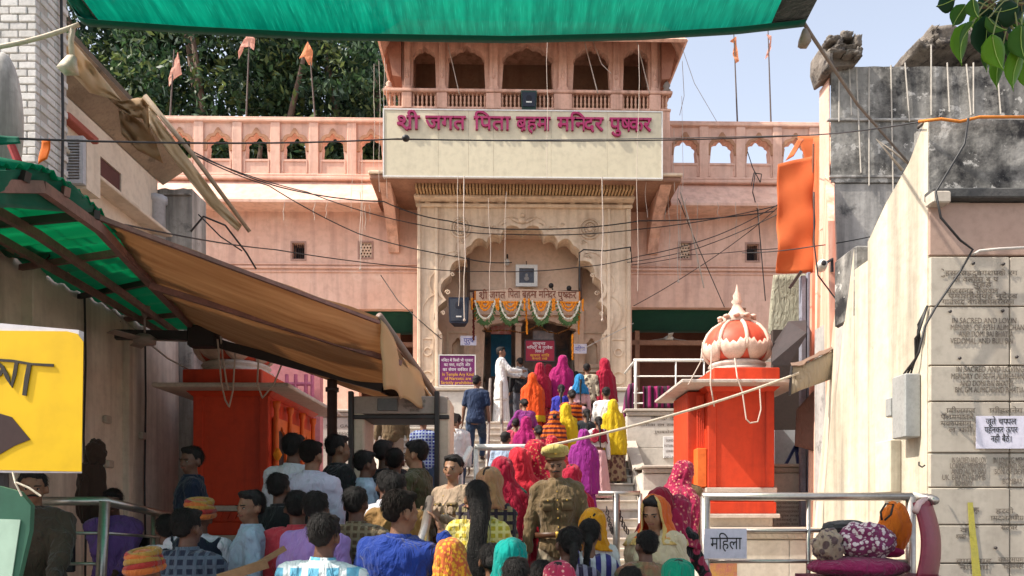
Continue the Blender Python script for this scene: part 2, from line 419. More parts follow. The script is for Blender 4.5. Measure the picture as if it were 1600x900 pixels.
parapet(XL, tx(600,15.9), [227,286,345,404,463,522,581], 35, 0)
parapet(tx(1050,15.9), XR, [1072,1130,1188,1246,1304], 38, 0)
# --- small wing windows
def bars(x0, x1, z0, z1, y, n, parent, name='window_bar'):
    for i in range(n):
        x = lerp(x0, x1, (i+.5)/n); m = MB(); m.tube([(x,y,z0),(x,y,z1)], .009, 6); m.build(name, BLACKM, parent)
for i, (a, b, c, d) in enumerate(((459,478,407,382),(1169,1188,405,379))):
    f = MB(); x0, x1, z0, z1 = tx(a), tx(b), tz(c), tz(d)
    f.prism(rect(x0-.04,x1+.04,z0-.04,z1+.04), YT-.012, YT+.02, [rect(x0,x1,z0,z1)]); fo = f.build('window', mat('window_surround', (.42,.25,.2), None, 5), T)
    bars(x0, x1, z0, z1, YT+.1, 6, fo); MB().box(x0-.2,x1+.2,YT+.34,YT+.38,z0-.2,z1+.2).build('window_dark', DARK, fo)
for i, (a, b, c, d) in enumerate(((563,582,404,381),(1063,1080,402,378))):
    x0, x1, z0, z1 = tx(a), tx(b), tz(c), tz(d); holes = []
    for r_ in range(5):
        for k in range(4 if r_ % 2 else 3):
            cx_ = lerp(x0, x1, (k+.5+(0 if r_ % 2 else .5))/4); cz_ = lerp(z0, z1, (r_+.5)/5); holes.append([(cx_+.022*math.cos(t), cz_+.024*math.sin(t)) for t in [2*math.pi*q/6 for q in range(6)]])
    fo = MB().prism(rect(x0+.002,x1-.002,z0+.002,z1-.002), YT+.03, YT+.07, holes).build('jali_window', CREAM2, T)
    f = MB(); f.prism(rect(x0-.04,x1+.04,z0-.04,z1+.04), YT-.012, YT+.02, [rect(x0,x1,z0,z1)]); f.build('window_frame', mat('window_surround', (.42,.25,.2)), fo)
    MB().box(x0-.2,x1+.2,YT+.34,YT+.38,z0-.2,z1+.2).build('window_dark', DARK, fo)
# --- verandas in the wings: recess box, green lintel cloth, back wall
for a, b, zt in ((562,646,tz(484)), (988,1168,tz(479))):
    x0, x1 = tx(a), tx(b); m = MB()
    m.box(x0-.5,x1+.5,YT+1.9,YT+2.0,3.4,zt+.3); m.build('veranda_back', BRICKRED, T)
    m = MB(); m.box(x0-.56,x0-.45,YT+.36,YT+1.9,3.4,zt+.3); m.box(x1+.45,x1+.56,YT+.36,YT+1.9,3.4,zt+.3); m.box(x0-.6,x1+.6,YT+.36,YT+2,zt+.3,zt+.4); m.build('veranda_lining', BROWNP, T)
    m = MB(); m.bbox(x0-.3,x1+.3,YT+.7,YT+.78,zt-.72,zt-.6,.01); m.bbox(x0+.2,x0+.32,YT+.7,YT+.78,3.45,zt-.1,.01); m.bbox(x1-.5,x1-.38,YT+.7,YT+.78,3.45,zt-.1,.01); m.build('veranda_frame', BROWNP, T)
    m = MB(); G = sheetgrid((x0-.2,YT+.2,zt+.02),(x1+.2,YT+.2,zt+.02),(x1+.2,YT+.75,zt-.40),(x0-.2,YT+.75,zt-.40),14,6,.03,.03,3); m.grid(G)
    m.build('lintel_cloth', cloth('dark_green_cloth', (.01,.07,.04), (.008,.04,.03), .1), T, True, .006)
# rear building body so the gatehouse has depth
for a, b in ((XL,XPL-.3),(XPR+.3,XR)): MB().box(a,b,YT+2.1,YT+5,2,zl-.9).build('rear_range', PINK, T)
m = MB(); m.box(XL,tx(540),YT+.36,YT+2.1,zl-.9,zl-.75); m.box(tx(1080),XR,YT+.36,YT+2.1,zl-.9,zl-.75); m.build('wing_roof', PINKD, T)

# --- cream portal with great cusped arch
zpt = 8.58
arch = []   # traced outline of the cusped opening, in photo measures at the portal plane
AL = [(686,690),(686,545),(688,530),(696,517),(699,500),(697,482),(695,470),(701,452),(700,440),(704,428),(713,420),(722,416),(731,413),(731,402),(736,390),(746,384),(757,383),(764,374),(775,369),(787,371),(797,367),(808,367),(817,363),(823,357)]
ax = 817.5
left = [(PX(p[0],YP), PZ(p[1],YP)) for p in AL]; xc = PX(823-.5,YP)
def smooth_arch(pts):
    out = [pts[0], pts[1]]
    for i in range(1, len(pts)-1):
        a, b = pts[i], pts[i+1]; out.append(((a[0]+b[0])/2, (a[1]+b[1])/2)); out.append(b)
    return out
# cusps: centre points of scallops generate a proper foiled outline
def scallops(nodes, bulge=.32, n=5):
    out = []
    for a, b in zip(nodes, nodes[1:]):
        a, b = Vector(a), Vector(b); d = b-a; nrm = Vector((-d.y, d.x)); 
        for i in range(n):
            t = i/n; out.append(a+d*t+nrm*bulge*math.sin(math.pi*t)**.85)
    out.append(Vector(nodes[-1])); return [tuple(p) for p in out]
nodes = [(690,522),(697,470),(703,432),(731,408),(738,384),(764,379),(786,370),(823,360)]
nl = [(PX(a,YP), PZ(b,YP)) for a, b in nodes]; sl = scallops(nl)
xr_ = PX(943,YP); xl_ = PX(688,YP); mid = (xl_+xr_)/2; sc_ = .5*(xr_-xl_)/(nl[-1][0]-xl_)
sl = [(xl_+(p[0]-xl_)*sc_, p[1]) for p in sl]
AR = [(xl_, 3.46)]+sl+[(2*mid-p[0], p[1]) for p in sl[::-1][1:]]+[(xr_, 3.46)]
PF = MB().prism(rect(XPL, XPR, 3.46, zpt), YP, YP+.45, [AR]).build('gateway_front', CREAM, T)
# the edge rib of the arch, standing proud
def offset(pts, d):
    o = []
    for i, p in enumerate(pts):
        a = Vector(pts[max(i-1,0)]); b = Vector(pts[min(i+1,len(pts)-1)]); t = (b-a).normalized() if (b-a).length else Vector((0,1)); o.append((p[0]-t.y*d, p[1]+t.x*d))
    return o
so = offset(AR[1:-1], .07); m = MB(); m.prism(AR[1:-1]+so[::-1], YP-.03, YP-.002); m.build('arch_rib', CREAM, T)
m = MB(); so2 = [(mid+(p[0]-mid)*1.09, p[1]+.12) for p in so]; so3 = offset(so2, .025); m.prism(so2+so3[::-1], YP-.018, YP-.002); m.build('arch_moulding', CREAM, T)
# pilaster strips and head band
for s_, a, b in ((0, XPL-.02, tx(684,YP)-.02), (1, tx(947,YP)+.02, XPR+.02)):
    pass
m = MB()
for (a, b) in ((652,657),(679,684),(948,953),(978,985)):
    m.bbox(PX(a,YP), PX(b,YP), YP-.05, YP-.002, 3.47, PZ(326,YP), .012)
m.build('pilaster', CREAM, T)
m = MB(); m.bbox(XPL-.03,XPR+.03,YP-.09,YP-.002,PZ(326,YP)+.002,PZ(321,YP),.012); m.bbox(XPL-.05,XPR+.05,YP-.13,YP-.002,PZ(309,YP),PZ(305,YP),.012); m.build('head_moulding', CREAM, T)
for k in range(9):
    x = lerp(PX(668,YP), PX(968,YP), k/8); m = MB()
    m.loft([[(x+sx_*.06, y_, z_) for sx_ in (-1,1) for (y_, z_) in (((YP-.002),PZ(321,YP)+.01),)][:0] or [(x-.06,YP-.002,z0_),(x+.06,YP-.002,z0_),(x+.06,YP-d_,z0_),(x-.06,YP-d_,z0_)] for z0_, d_ in ((PZ(322,YP)+.01,.04),(PZ(317,YP),.07),(PZ(313,YP),.16),(PZ(309,YP)-.004,.26))])
    m.build('bracket', CREAM, T)
# rosettes and scroll reliefs
def ring(mb, cx, cz, r, t, y, n=28, h=.03):
    mb.prism([(cx+r*math.cos(a), cz+r*math.sin(a)) for a in [2*math.pi*i/n for i in range(n)]], y-h, y-.001, [[(cx+(r-t)*math.cos(a), cz+(r-t)*math.sin(a)) for a in [2*math.pi*i/n for i in range(n)]]])
for c in (719, 921):
    cx_, cz_ = PX(c,YP), PZ(357,YP); m = MB(); ring(m,cx_,cz_,.235,.035,YP); ring(m,cx_,cz_,.165,.025,YP,h=.04); m.ell((cx_,YP-.005,cz_),(.06,.045,.06))
    for k in range(12):
        a = 2*math.pi*k/12; m.ell((cx_+.1*math.cos(a),YP-.003,cz_+.1*math.sin(a)),(.026,.02,.026),8,5)
    m.build('rosette', CREAM, T, True)
for sgn in (-1, 1):
    for (dx, dy, r_) in ((.38,352,.07),(.60,358,.09),(.86,351,.05),(.25,340,.05),(1.32,378,.06),(1.42,402,.07),(1.52,430,.05),(1.62,458,.06),(1.72,490,.05)):
        cx_, cz_ = mid+sgn*dx*1.02, PZ(dy,YP)
        m = MB(); m.tube([(cx_+sgn*r_*(1-i/14)*math.cos(i*.75), YP-.012, cz_+r_*(1-i/14)*math.sin(i*.75)) for i in range(12)], .014, 5); m.build('scroll_relief', CREAM, T, True)
m = MB(); m.ell((mid, YP-.01, PZ(345,YP)), (.1,.05,.07)); m.ell((mid, YP-.01, PZ(337,YP)), (.06,.05,.05)); 
for sgn in (-1,1): m.capsule((mid+sgn*.1,YP-.01,PZ(347,YP)),(mid+sgn*.28,YP-.01,PZ(341,YP)),.035,.012)
m.build('crest_relief', CREAM, T, True)
# carved dado panels near the ground on both jambs
for a, b in ((654,680),(950,980)):
    x0, x1 = PX(a,YP)+.06, PX(b,YP)-.04; m = MB(); zc = PZ(570,YP)
    m.prism(rect(x0,x1,PZ(628,YP),PZ(528,YP)), YP-.02, YP-.002, [rect(x0+.03,x1-.03,PZ(625,YP),PZ(531,YP))])
    ring(m,(x0+x1)/2,PZ(590,YP),.15,.03,YP); ring(m,(x0+x1)/2,PZ(550,YP),.1,.03,YP)
    for k in range(5): m.tube([((x0+x1)/2+.1*math.cos(a_)*.9, YP-.012, PZ(604,YP)+.1*math.sin(a_)) for a_ in (k*.6, k*.6+.5)], .015, 5)
    m.build('dado_panel', CREAM, T)
# recess: side reveals, back wall with door opening, ceiling vault
YB = YP+.95
m = MB(); m.box(xl_-.45,xl_-.25,YP+.45,YB+.2,3.46,8.1); m.box(xr_+.25,xr_+.45,YP+.45,YB+.2,3.46,8.1); m.box(xl_-.45,xr_+.45,YP+.45,YB+.2,7.98,8.2); m.build('porch_reveal', CREAM2, T)
dx0, dx1, dzt = PX(752,YB), PX(903,YB), PZ(497,YB)
door = foil((dx0+dx1)/2, dx1-dx0, 3.46, PZ(520,YB), dzt, 7, .08, .1)
nich = []
for c in (716, 925): nich.append(foil(PX(c,YB), .30, PZ(568,YB), PZ(545,YB), PZ(527,YB), 3, .1, .2))
back = MB().prism(rect(xl_-.3,xr_+.3,3.46,8.0), YB, YB+.2, [door]+nich).build('porch_back_wall', CREAM2, T)
for c in (716,925):
    x = PX(c,YB); m = MB(); m.box(x-.2,x+.2,YB+.201,YB+.26,PZ(575,YB),PZ(520,YB)); m.build('niche_back', CREAM, T)
    m = MB(); m.prism(rect(x-.26,x+.26,PZ(575,YB),PZ(519,YB)), YB-.03, YB-.002, [rect(x-.22,x+.22,PZ(573,YB),PZ(521,YB))]); m.bbox(x-.38,x+.38,YB-.14,YB-.002,PZ(583,YB),PZ(580,YB),.01); m.build('niche_frame', CREAM, T)
# inner flat arch face above door (a slightly proud frame)
m = MB(); m.prism([(dx0-.14,3.46),(dx0-.14,dzt+.2),(dx1+.14,dzt+.2),(dx1+.14,3.46),(dx1+.02,3.46),(dx1+.02,dzt+.06),(dx0-.02,dzt+.06),(dx0-.02,3.46)][::-1], YB-.06, YB-.002); m.build('door_surround', CREAM2, T)
m = MB(); m.box(PX(733,YB)-.03,PX(733,YB)+.03,YB-.3,YB-.02,PZ(470,YB),PZ(410,YB)); m.box(PX(906,YB)-.03,PX(906,YB)+.03,YB-.3,YB-.02,PZ(470,YB),PZ(395,YB)); m.box(PX(733,YB),PX(906,YB),YB-.3,YB-.24,PZ(462,YB),PZ(459,YB)); m.build('bracket_rail', mat('pipe_dark', (.12,.07,.05)), T)
# corridor behind the door
YC = YB+1.5
m = MB(); m.box(dx0-.5,dx0-.4,YB+.21,YC,3.46,6.4); m.box(dx1+.4,dx1+.5,YB+.21,YC,3.46,6.4); m.box(dx0-.5,dx1+.5,YB+.21,YC,6.4,6.5); m.build('passage_lining', CREAM2, T)
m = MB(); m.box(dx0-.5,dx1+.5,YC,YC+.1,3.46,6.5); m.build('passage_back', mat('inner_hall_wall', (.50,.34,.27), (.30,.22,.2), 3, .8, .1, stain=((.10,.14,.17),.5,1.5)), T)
m = MB(); m.box(XPL+.1,XPR-.1,YB+.25,YB+5,6.6,zpt-.1); m.build('gate_mass', PINKD, T)
m = MB(); m.box(dx0-.5, dx1+.5, 17.1, YC, 3.30, 3.452); m.build('passage_floor', MARBLE2, T)
# white marble plinths at both sides below the dado
for a, b in ((592,752),(905,990)):
    m = MB(); m.bbox(PX(a,16.0),PX(b,16.0),15.75,16.3,3.45,PZ(614,16.0),.02); m.build('porch_plinth', MARBLE, T)
    m = MB(); m.bbox(PX(a,16.0)-.03,PX(b,16.0)+.03,15.70,16.33,PZ(614,16)+.002,PZ(608,16),.02); m.build('plinth_cap', MARBLE2, T)

# --- tower: soffit slab, brackets, balcony
ZB = 8.60
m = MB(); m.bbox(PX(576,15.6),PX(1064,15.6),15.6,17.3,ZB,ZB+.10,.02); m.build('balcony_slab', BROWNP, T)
m = MB(); m.bbox(PX(576,15.6)-.02,PX(1064,15.6)+.02,15.56,17.3,ZB+.102,ZB+.17,.02); m.build('slab_edge', CREAM, T)
for k in range(66):     # comb of small joist ends against the portal head
    x = lerp(XPL, XPR, (k+.5)/66); m = MB(); m.box(x-.022,x+.022,YP-.62,YP+.1,ZB-.10,ZB-.002); m.build('joist_end', mat('joist_ochre', (.52,.33,.17), (.4,.25,.13), 6), T)
m = MB(); m.bbox(XPL-.05,XPR+.05,YP-.3,YP+.2,ZB-.16,ZB-.102,.01); m.build('joist_bearer', CREAM, T)
for a, b in ((-1, PX(600,15.75)), (1, PX(1040,15.75))):   # big corner brackets
    m = MB(); x = b
    m.loft([[(x-.12,17.2,z_),(x+.12,17.2,z_),(x+.12,17.2-d_,z_),(x-.12,17.2-d_,z_)] for z_, d_ in ((7.6,.06),(7.9,.25),(8.25,.7),(8.597,1.45))]); m.build('corner_bracket', PINKD, T)
bx0, bx1 = PX(601,15.75), PX(1046,15.75); YBF = 15.75
m = MB(); m.box(bx0,bx1,YBF,YBF+.1,ZB+.171,PZ(172,YBF)); m.box(bx0,bx0+.1,YBF+.1,17.2,ZB+.171,PZ(172,YBF)); m.box(bx1-.1,bx1,YBF+.1,17.2,ZB+.171,PZ(172,YBF)); m.build('balcony_apron', PINKD, T)
zr0, zr1 = PZ(172,YBF)+.003, PZ(146,YBF)
colpx = [(628,641),(682,696),(759,780),(865,891),(954,970),(1015,1030)]
m = MB(); m.bbox(bx0-.05,bx1+.05,YBF-.05,YBF+.14,zr1,zr1+.07,.015); m.bbox(bx0-.02,bx1+.02,YBF-.02,YBF+.11,zr0,zr0+.05,.01)
for x in (bx0, bx1-.1): m.bbox(x-.02,x+.12,YBF+.15,17.2,zr1,zr1+.07,.015)
m.build('balustrade_rail', PINKD, T)
spans = [(604,626)]+[(a[1],b[0]) for a, b in zip(colpx, colpx[1:])]+[(1032,1044)]
for a, b in colpx:
    m = MB(); m.bbox(PX(a,YBF)-.02,PX(b,YBF)+.02,YBF-.03,YBF+.13,zr0+.003,zr1-.002,.015); m.build('balustrade_pier', PINKD, T)
balp = mat('baluster_plaster', (.62,.36,.25), (.5,.27,.18), 5)
proto = None; nb = 0
for a, b in spans:
    n = max(2, int((b-a)/6.2))
    for k in range(n):
        x = PX(lerp(a, b, (k+.5)/n), YBF)
        if proto is None:
            mb = MB(); h = zr1-zr0-.05; mb.lathe(x, YBF+.045, [(.022,zr0+.052),(.03,zr0+.08),(.016,zr0+.11),(.03,zr0+.16),(.018,zr0+.2),(.026,zr1-.07),(.014,zr1-.04),(.026,zr1-.003)], 8)
            proto = mb.build('baluster', balp, T, True); px0 = x
        else:
            c = proto.copy(); COL.objects.link(c); c.location = (x-px0, 0, 0)
# balcony piers and multifoil arches
zcap = PZ(55,YBF)
zsp = {0:108,1:108,2:112,3:112,4:108}
holes = []
for (a, b), zt_ in zip([(a[1],b[0]) for a, b in zip(colpx, colpx[1:])], (74,70,66,70,72)):
    c = (a+b)/2; wpx = (b-a)-4; holes.append(foil(PX(c,YBF+.1), wpx/F*(YBF+.1), zr1+.072, PZ(100 if wpx > 50 else 94,YBF+.1), PZ(zt_,YBF+.1), 7, .07, .12))
MB().prism(rect(PX(627,YBF+.1),PX(1031,YBF+.1),zr1+.072,zcap+.3), YBF+.1, YBF+.28, holes).build('balcony_arcade', PINKD, T)
for a, b in colpx:
    m = MB(); x = (PX(a,YBF)+PX(b,YBF))/2; w_ = .07 if b-a < 20 else .09
    m.bbox(x-w_,x+w_,YBF+.03,YBF+.098,zr1+.072,zcap,.015); m.bbox(x-w_-.02,x+w_+.02,YBF+.01,YBF+.097,zr1+.072,zr1+.16,.01)
    m.ell((x,YBF+.03,PZ(118,YBF)),(.035,.03,.06),10,7); m.capsule((x,YBF+.03,PZ(118,YBF)+.05),(x,YBF-.02,PZ(118,YBF)+.13),.02,.01)
    m.build('balcony_pier', PINKD, T)
# side arches of the balcony, back wall, ceiling, chajja
for x0 in (PX(627,YBF+.1), PX(1031,YBF+.1)-.14):
    m = MB(); h = foil(0, .7, 0, .75, 1.15, 5, .08, .15); Mx = MB().prism(rect(-.62,.62,0,zcap+.3-zr1-.072), 0, .14, [h])
    Mx.xf(Matrix.Translation((x0+.14, YBF+.92, zr1+.072)) @ Matrix.Rotation(R(90), 4, 'Z')); Mx.build('balcony_side_arch', PINKD, T)
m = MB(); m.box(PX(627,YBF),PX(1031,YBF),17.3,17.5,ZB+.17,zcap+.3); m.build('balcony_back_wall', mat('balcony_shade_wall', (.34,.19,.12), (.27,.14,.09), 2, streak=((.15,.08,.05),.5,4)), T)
for k, c in enumerate((661, 727, 822, 922, 992)):
    x = PX(c, 17.3); m = MB(); m.bbox(x-.28,x+.28,17.24,17.298,zr1-.8,zr1+.62,.01); m.build('shutter', mat('balcony_shutter', (.30,.17,.10), (.2,.11,.07), 4), T)
m = MB(); m.box(PX(627,YBF),PX(1031,YBF),YBF+.1,17.5,zcap+.3,zcap+.4); m.build('balcony_ceiling', PINKD, T)
m = MB()   # sloping chajja round three sides
o0, o1, oy, oz = PX(592,15.15), PX(1068,15.15), 15.15, PZ(88,15.15)
i0, i1, iy, iz = PX(627,YBF), PX(1031,YBF), YBF+.1, zcap+.32
for (A, B, C, D) in (((i0,iy,iz),(i1,iy,iz),(o1+.05,oy,oz+.36),(o0-.05,oy,oz+.36)), ((i0,17.3,iz),(i0,iy,iz),(o0-.05,oy,oz+.36),(o0-.05,17.3,oz+.36)), ((i1,iy,iz),(i1,17.3,iz),(o1+.05,17.3,oz+.36),(o1+.05,oy,oz+.36))):
    m.add([A,B,C,D],[(0,1,2,3)])
m.build('balcony_chajja', PINKD, T, False, .06)
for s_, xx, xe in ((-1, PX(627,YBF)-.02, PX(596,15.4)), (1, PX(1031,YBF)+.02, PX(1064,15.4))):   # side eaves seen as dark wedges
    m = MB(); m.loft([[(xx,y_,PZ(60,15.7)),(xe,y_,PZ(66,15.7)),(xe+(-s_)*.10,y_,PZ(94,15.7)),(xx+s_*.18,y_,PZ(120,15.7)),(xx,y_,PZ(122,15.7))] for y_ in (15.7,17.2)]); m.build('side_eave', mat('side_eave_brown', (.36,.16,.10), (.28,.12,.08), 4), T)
m = MB(); m.lathe(PX(1046,YBF)-.06, YBF+.05, [(.07,zr1+.07),(.09,zr1+.12),(.05,zr1+.16),(.08,zr1+.22),(.03,zr1+.3),(.01,zr1+.34)], 12); m.build('corner_finial', mat('grey_finial', (.25,.2,.17)), T, True)
m = MB(); m.lathe(PX(606,YBF), YBF+.05, [(.07,zr1+.07),(.09,zr1+.12),(.05,zr1+.16),(.07,zr1+.2),(.02,zr1+.26)], 12); m.build('corner_finial', PINKD, T, True)
m = MB(); m.box(PX(627,YBF),PX(1031,YBF),YBF+.1,18.6,zcap+.41,zcap+2.2); m.build('tower_upper_storey', PINKD, T)

# ================================================================== things on the temple
# sign board
YS = 15.45
S = thing('temple_sign', 'long cream signboard with raised magenta Devanagari letters, hung on the balcony front', 'sign', (PX(815,YS), YS, PZ(278,YS)), temple=True)
panel_m = mat('sign_panel_cream', (.60,.53,.38), (.55,.48,.34), 1.0, .6, .04, 6, streak=((.42,.36,.26), .35, 4))
edges = [599,683,730,769,859,947,1032]
for a, b in zip(edges, edges[1:]):
    m = MB(); m.bbox(PX(a,YS)+.0015,PX(b,YS)-.0015,YS,YS+.05,PZ(276,YS),PZ(174,YS),.002); m.build('sign_panel', panel_m, S)
m = MB(); z0, z1, x0, x1 = PZ(276,YS)-.03, PZ(174,YS)+.03, PX(599,YS)-.03, PX(1032,YS)+.03
for q in ((x0,x1,z0,z0+.028),(x0,x1,z1-.028,z1),(x0,x0+.028,z0+.03,z1-.03),(x1-.028,x1,z0+.03,z1-.03)): m.box(q[0],q[1],YS-.012,YS+.06,q[2],q[3])
m.build('sign_frame', WHITEP, S)
m = MB(); m.box(x0+.1,x1-.1,YS+.06,YBF-.005,z1-.3,z1-.26); m.box(x0+.1,x1-.1,YS+.06,YBF-.005,z0+.2,z0+.24); m.build('sign_bracket', BLACKM, S)
MAG = mat('magenta_letter', (.30,.02,.095), (.24,.015,.07), 5, .45, .03)
words = [(['श^~','र','ी'],619,655),(['ज','ग','त'],664,726),(['ि','प','त','ा'],738,796),(['ब~','र'][:1]+['ह','म','ा'],805,858),(['म','ि','न^','द','र'],868,940),(['प','ु','ष^','क','र'],949,1016)]
words = [(['श~','ी'],619,655),(['ज','ग','त'],663,726),(['ि','प','त','ा'],738,796),(['ब~','ह','म^','ा'],804,858),(['म','ि','न^','द','र'],868,941),(['पु','ष^','क','र'],950,1016)]
BOLD = .013
for tk, a, b in words:
    V, Fc, wd = deva(tk)
    if not V: continue
    hs = (PZ(184,YS)-PZ(203,YS))/.60
    letters('letter_word', V, Fc, wd, (PX(a,YS), YS-.002, PZ(204.5,YS)), (1,0,0), (0,0,1), MAG, S, width=PX(b,YS)-PX(a,YS), height=hs, depth=.06)

BOLD = 0.0
def board(name, label, cat, x0, x1, y0, y1, Y, colm, lines, group=None, temple=True, th=.02, tilt=0, rim=None):
    """flat notice; lines = (tokens or text, material, left px, right px, baseline py, height m)"""
    t = thing(name, label, cat, (PX((x0+x1)/2,Y), Y, PZ(y1,Y)), group, temple)
    m = MB(); m.bbox(PX(x0,Y),PX(x1,Y),Y,Y+th,PZ(y1,Y),PZ(y0,Y),min(.004,th/3)); m.build('board' if th > .01 else 'sheet', colm, t)
    if rim:
        m = MB(); m.prism(rect(PX(x0,Y)-.02,PX(x1,Y)+.02,PZ(y1,Y)-.02,PZ(y0,Y)+.02), Y-.01, Y+th+.005, [rect(PX(x0,Y),PX(x1,Y),PZ(y1,Y),PZ(y0,Y))]); m.build('rim', rim, t)
    for tx_, lm, a, b, base, h in lines:
        V, Fc, wd = text_line(tx_)
        if V: letters('lettering', V, Fc, wd, (PX(a,Y), Y-.001, PZ(base,Y)), (1,0,0), (0,0,1), lm, t, width=PX(b,Y)-PX(a,Y), height=h, depth=.002)
    if tilt: t.rotation_euler[1] = tilt
    return t
WHT = mat('white_print', (.75,.72,.7), None, 5, .6, 0); YEL = mat('yellow_print', (.75,.42,.03), None, 5, .6, 0); REDP = mat('red_print', (.45,.03,.02), None, 5, .6, 0); BLUP = mat('blue_marker', (.03,.04,.35), None, 5, .6, 0); BLKP = mat('black_marker', (.02,.02,.02), None, 5, .6, 0)
PAPER = mat('paper_white', (.66,.62,.70), (.60,.57,.66), 3, .8, .03)
YN = YP-.06
board('notice_banner', 'purple and red printed notice banner on the left jamb of the gateway', 'banner', 686, 741, 556, 602, YN, mat('banner_purple', (.17,.02,.09), (.11,.012,.10), 1.5, .5, .02), [
 (['म','ि','न^','द','र',' ','म','े',' ','ि','क','स','ी',' ','भ','ी',' ','प','्','र','क','ा','र'],WHT,689,738,565.5,.09),
 (['क','ा',' ','न','श','ा',',',' ','म','द','ि','र','ा',' ','औ','र'],WHT,693,734,572.5,.09),
 (['क','ा',' ','स','े','व','न',' ','व','र^','ि','ज','त',' ','ह','ै'],WHT,691,736,580,.09),
 ('In Temple Any Kind',YEL,690,739,587.5,.1),('of Narcotic are',YEL,694,735,594,.1),('Strictly prohibited',YEL,688,739,600.5,.1)], rim=WHITEP)
YD = YP+.35
board('notice_board', 'dark red notice board with white and yellow lines standing in the doorway', 'notice', 821, 866, 532, 564, YD, mat('banner_red', (.30,.012,.03), (.22,.01,.03), 1.5, .5, .02), [
 (['स','ू','च','न','ा'],WHT,832,852,539,.1),(['म','ि','न^','द','र',' ','म','े',' ','प','्','र','व','े','श'],WHT,823,863,545,.09),(['ि','न','य','म',' ','है'],WHT,836,850,551,.09),
 (['क','ृ','प','य','ा',' ','श','ा','ं','ि','त'],YEL,828,858,557,.08),(['ब','न','ा','य','े',' ','र','ख','े'],YEL,831,855,562,.07)], rim=BLACKM)
board('paper_notice', 'white paper with blue handwriting for men, hung left of the doorway', 'notice', 719, 744, 525, 540, YP+.3, PAPER, [(['पु','रु','ष'],BLUP,724,740,536,.16)], th=.004)
board('paper_notice', 'white paper with blue handwriting for women, pinned right of the doorway', 'notice', 897, 917, 537, 552, YP+.6, PAPER, [(['म','ि','ह','ल','ा'],BLUP,899,915,548,.14)], th=.004)
# picture in frame above the door
t = thing('framed_picture', 'white framed picture hung high over the temple doorway', 'picture', (PX(823,YB-.2), YB-.2, PZ(448,YB)), temple=True)
Y = YB-.2; x0, x1, z0, z1 = PX(806,Y), PX(840,Y), PZ(448,Y), PZ(414,Y)
MB().prism(rect(x0,x1,z0,z1), Y-.03, Y+.03, [rect(x0+.08,x1-.08,z0+.08,z1-.08)]).build('frame', WHITEP, t)
m = MB(); m.box(x0+.06,x1-.06,Y+.005,Y+.025,z0+.06,z1-.06); m.build('picture', mat('picture_dark', (.10,.10,.12), (.03,.03,.04), 9, .3, 0, stain=((.3,.26,.22),.6,12)), t)
m = MB(); m.ell(((x0+x1)/2,Y,z0+.19),(.06,.01,.05)); m.ell(((x0+x1)/2,Y,z0+.27),(.035,.01,.04)); m.build('portrait_relief', mat('portrait_grey', (.3,.28,.26)), t, True)
m = MB(); m.tube([((x0+x1)/2,Y+.02,z1),((x0+x1)/2,YB-.01,z1+.15)], .008); m.build('hook', BLACKM, t)
# name arch sign with garlands
Yg = YP+.12
t = thing('name_board', 'narrow pale board with brown Devanagari letters over the doorway, garlands slung beneath', 'sign', (PX(822,Yg), Yg, PZ(478,Yg)), temple=True)
pts = [PX(742+i*(904-742)/24,Yg) for i in range(25)]; top = [(x, PZ(459,Yg)+.05+.05*math.sin(math.pi*i/24)) for i, x in enumerate(pts)]; bot = [(x, z-.28) for x, z in top]
MB().prism(bot+top[::-1], Yg, Yg+.03).build('board', mat('name_board_pale', (.60,.42,.30), (.5,.33,.22), 3), t)
BRN = mat('name_brown', (.20,.06,.03), None, 5, .6, 0)
for tk, a, b in ((['श~','ी'],748,761),(['ज','ग','त'],763,789),(['ि','प','त','ा'],793,812),(['ब~','ह','म^','ा'],815,838),(['म','ि','न^','द','र'],841,868),(['पु','ष^','क','र'],871,900)):
    V, Fc, wd = deva(tk)
    if V: letters('lettering', V, Fc, wd, (PX(a,Yg), Yg-.002, PZ(471,Yg)+.05+.035*math.sin(math.pi*(a-742)/162)), (1,0,0), (0,0,1), BRN, t, width=PX(b,Yg)-PX(a,Yg), height=.24, depth=.01)
m = MB(); m.tube([(PX(742,Yg),Yg+.01,PZ(500,Yg)),(PX(742,Yg),Yg+.01,PZ(455,Yg))], .02); m.tube([(PX(905,Yg),Yg+.01,PZ(500,Yg)),(PX(905,Yg),Yg+.01,PZ(455,Yg))], .02); m.build('hanger', mat('marigold_string', (.5,.15,.02)), t)
MARI = mat('marigold_orange', (.75,.20,.015), (.8,.32,.02), 30, .8, .5, 60); JAS = mat('jasmine_white', (.75,.70,.6), (.6,.58,.45), 30, .8, .5, 60); LEAFG = mat('mango_leaf_green', (.06,.12,.02), (.04,.08,.02), 20, .6, .3, 40)
def bead_string(mb, path, r, n):
    L_ = [0]
    for a, b in zip(path, path[1:]): L_.append(L_[-1]+(Vector(b)-Vector(a)).length)
    for k in range(n):
        d = L_[-1]*(k+.5)/n; i = max(j for j in range(len(L_)-1) if L_[j] <= d); f = (d-L_[i])/(L_[i+1]-L_[i]); p = Vector(path[i]).lerp(Vector(path[i+1]), f)
        rr = r*rnd.uniform(.8,1.2); mb.ell((p.x+rnd.uniform(-.3,.3)*r,p.y+rnd.uniform(-.3,.3)*r,p.z), (rr,rr,rr*.85), 6, 4)
def ucurve(x0, x1, ztop_, d, y, n=16): return [(lerp(x0,x1,i/n), y, ztop_-d*(1-(2*abs(i/n-.5))**2.6)) for i in range(n+1)]
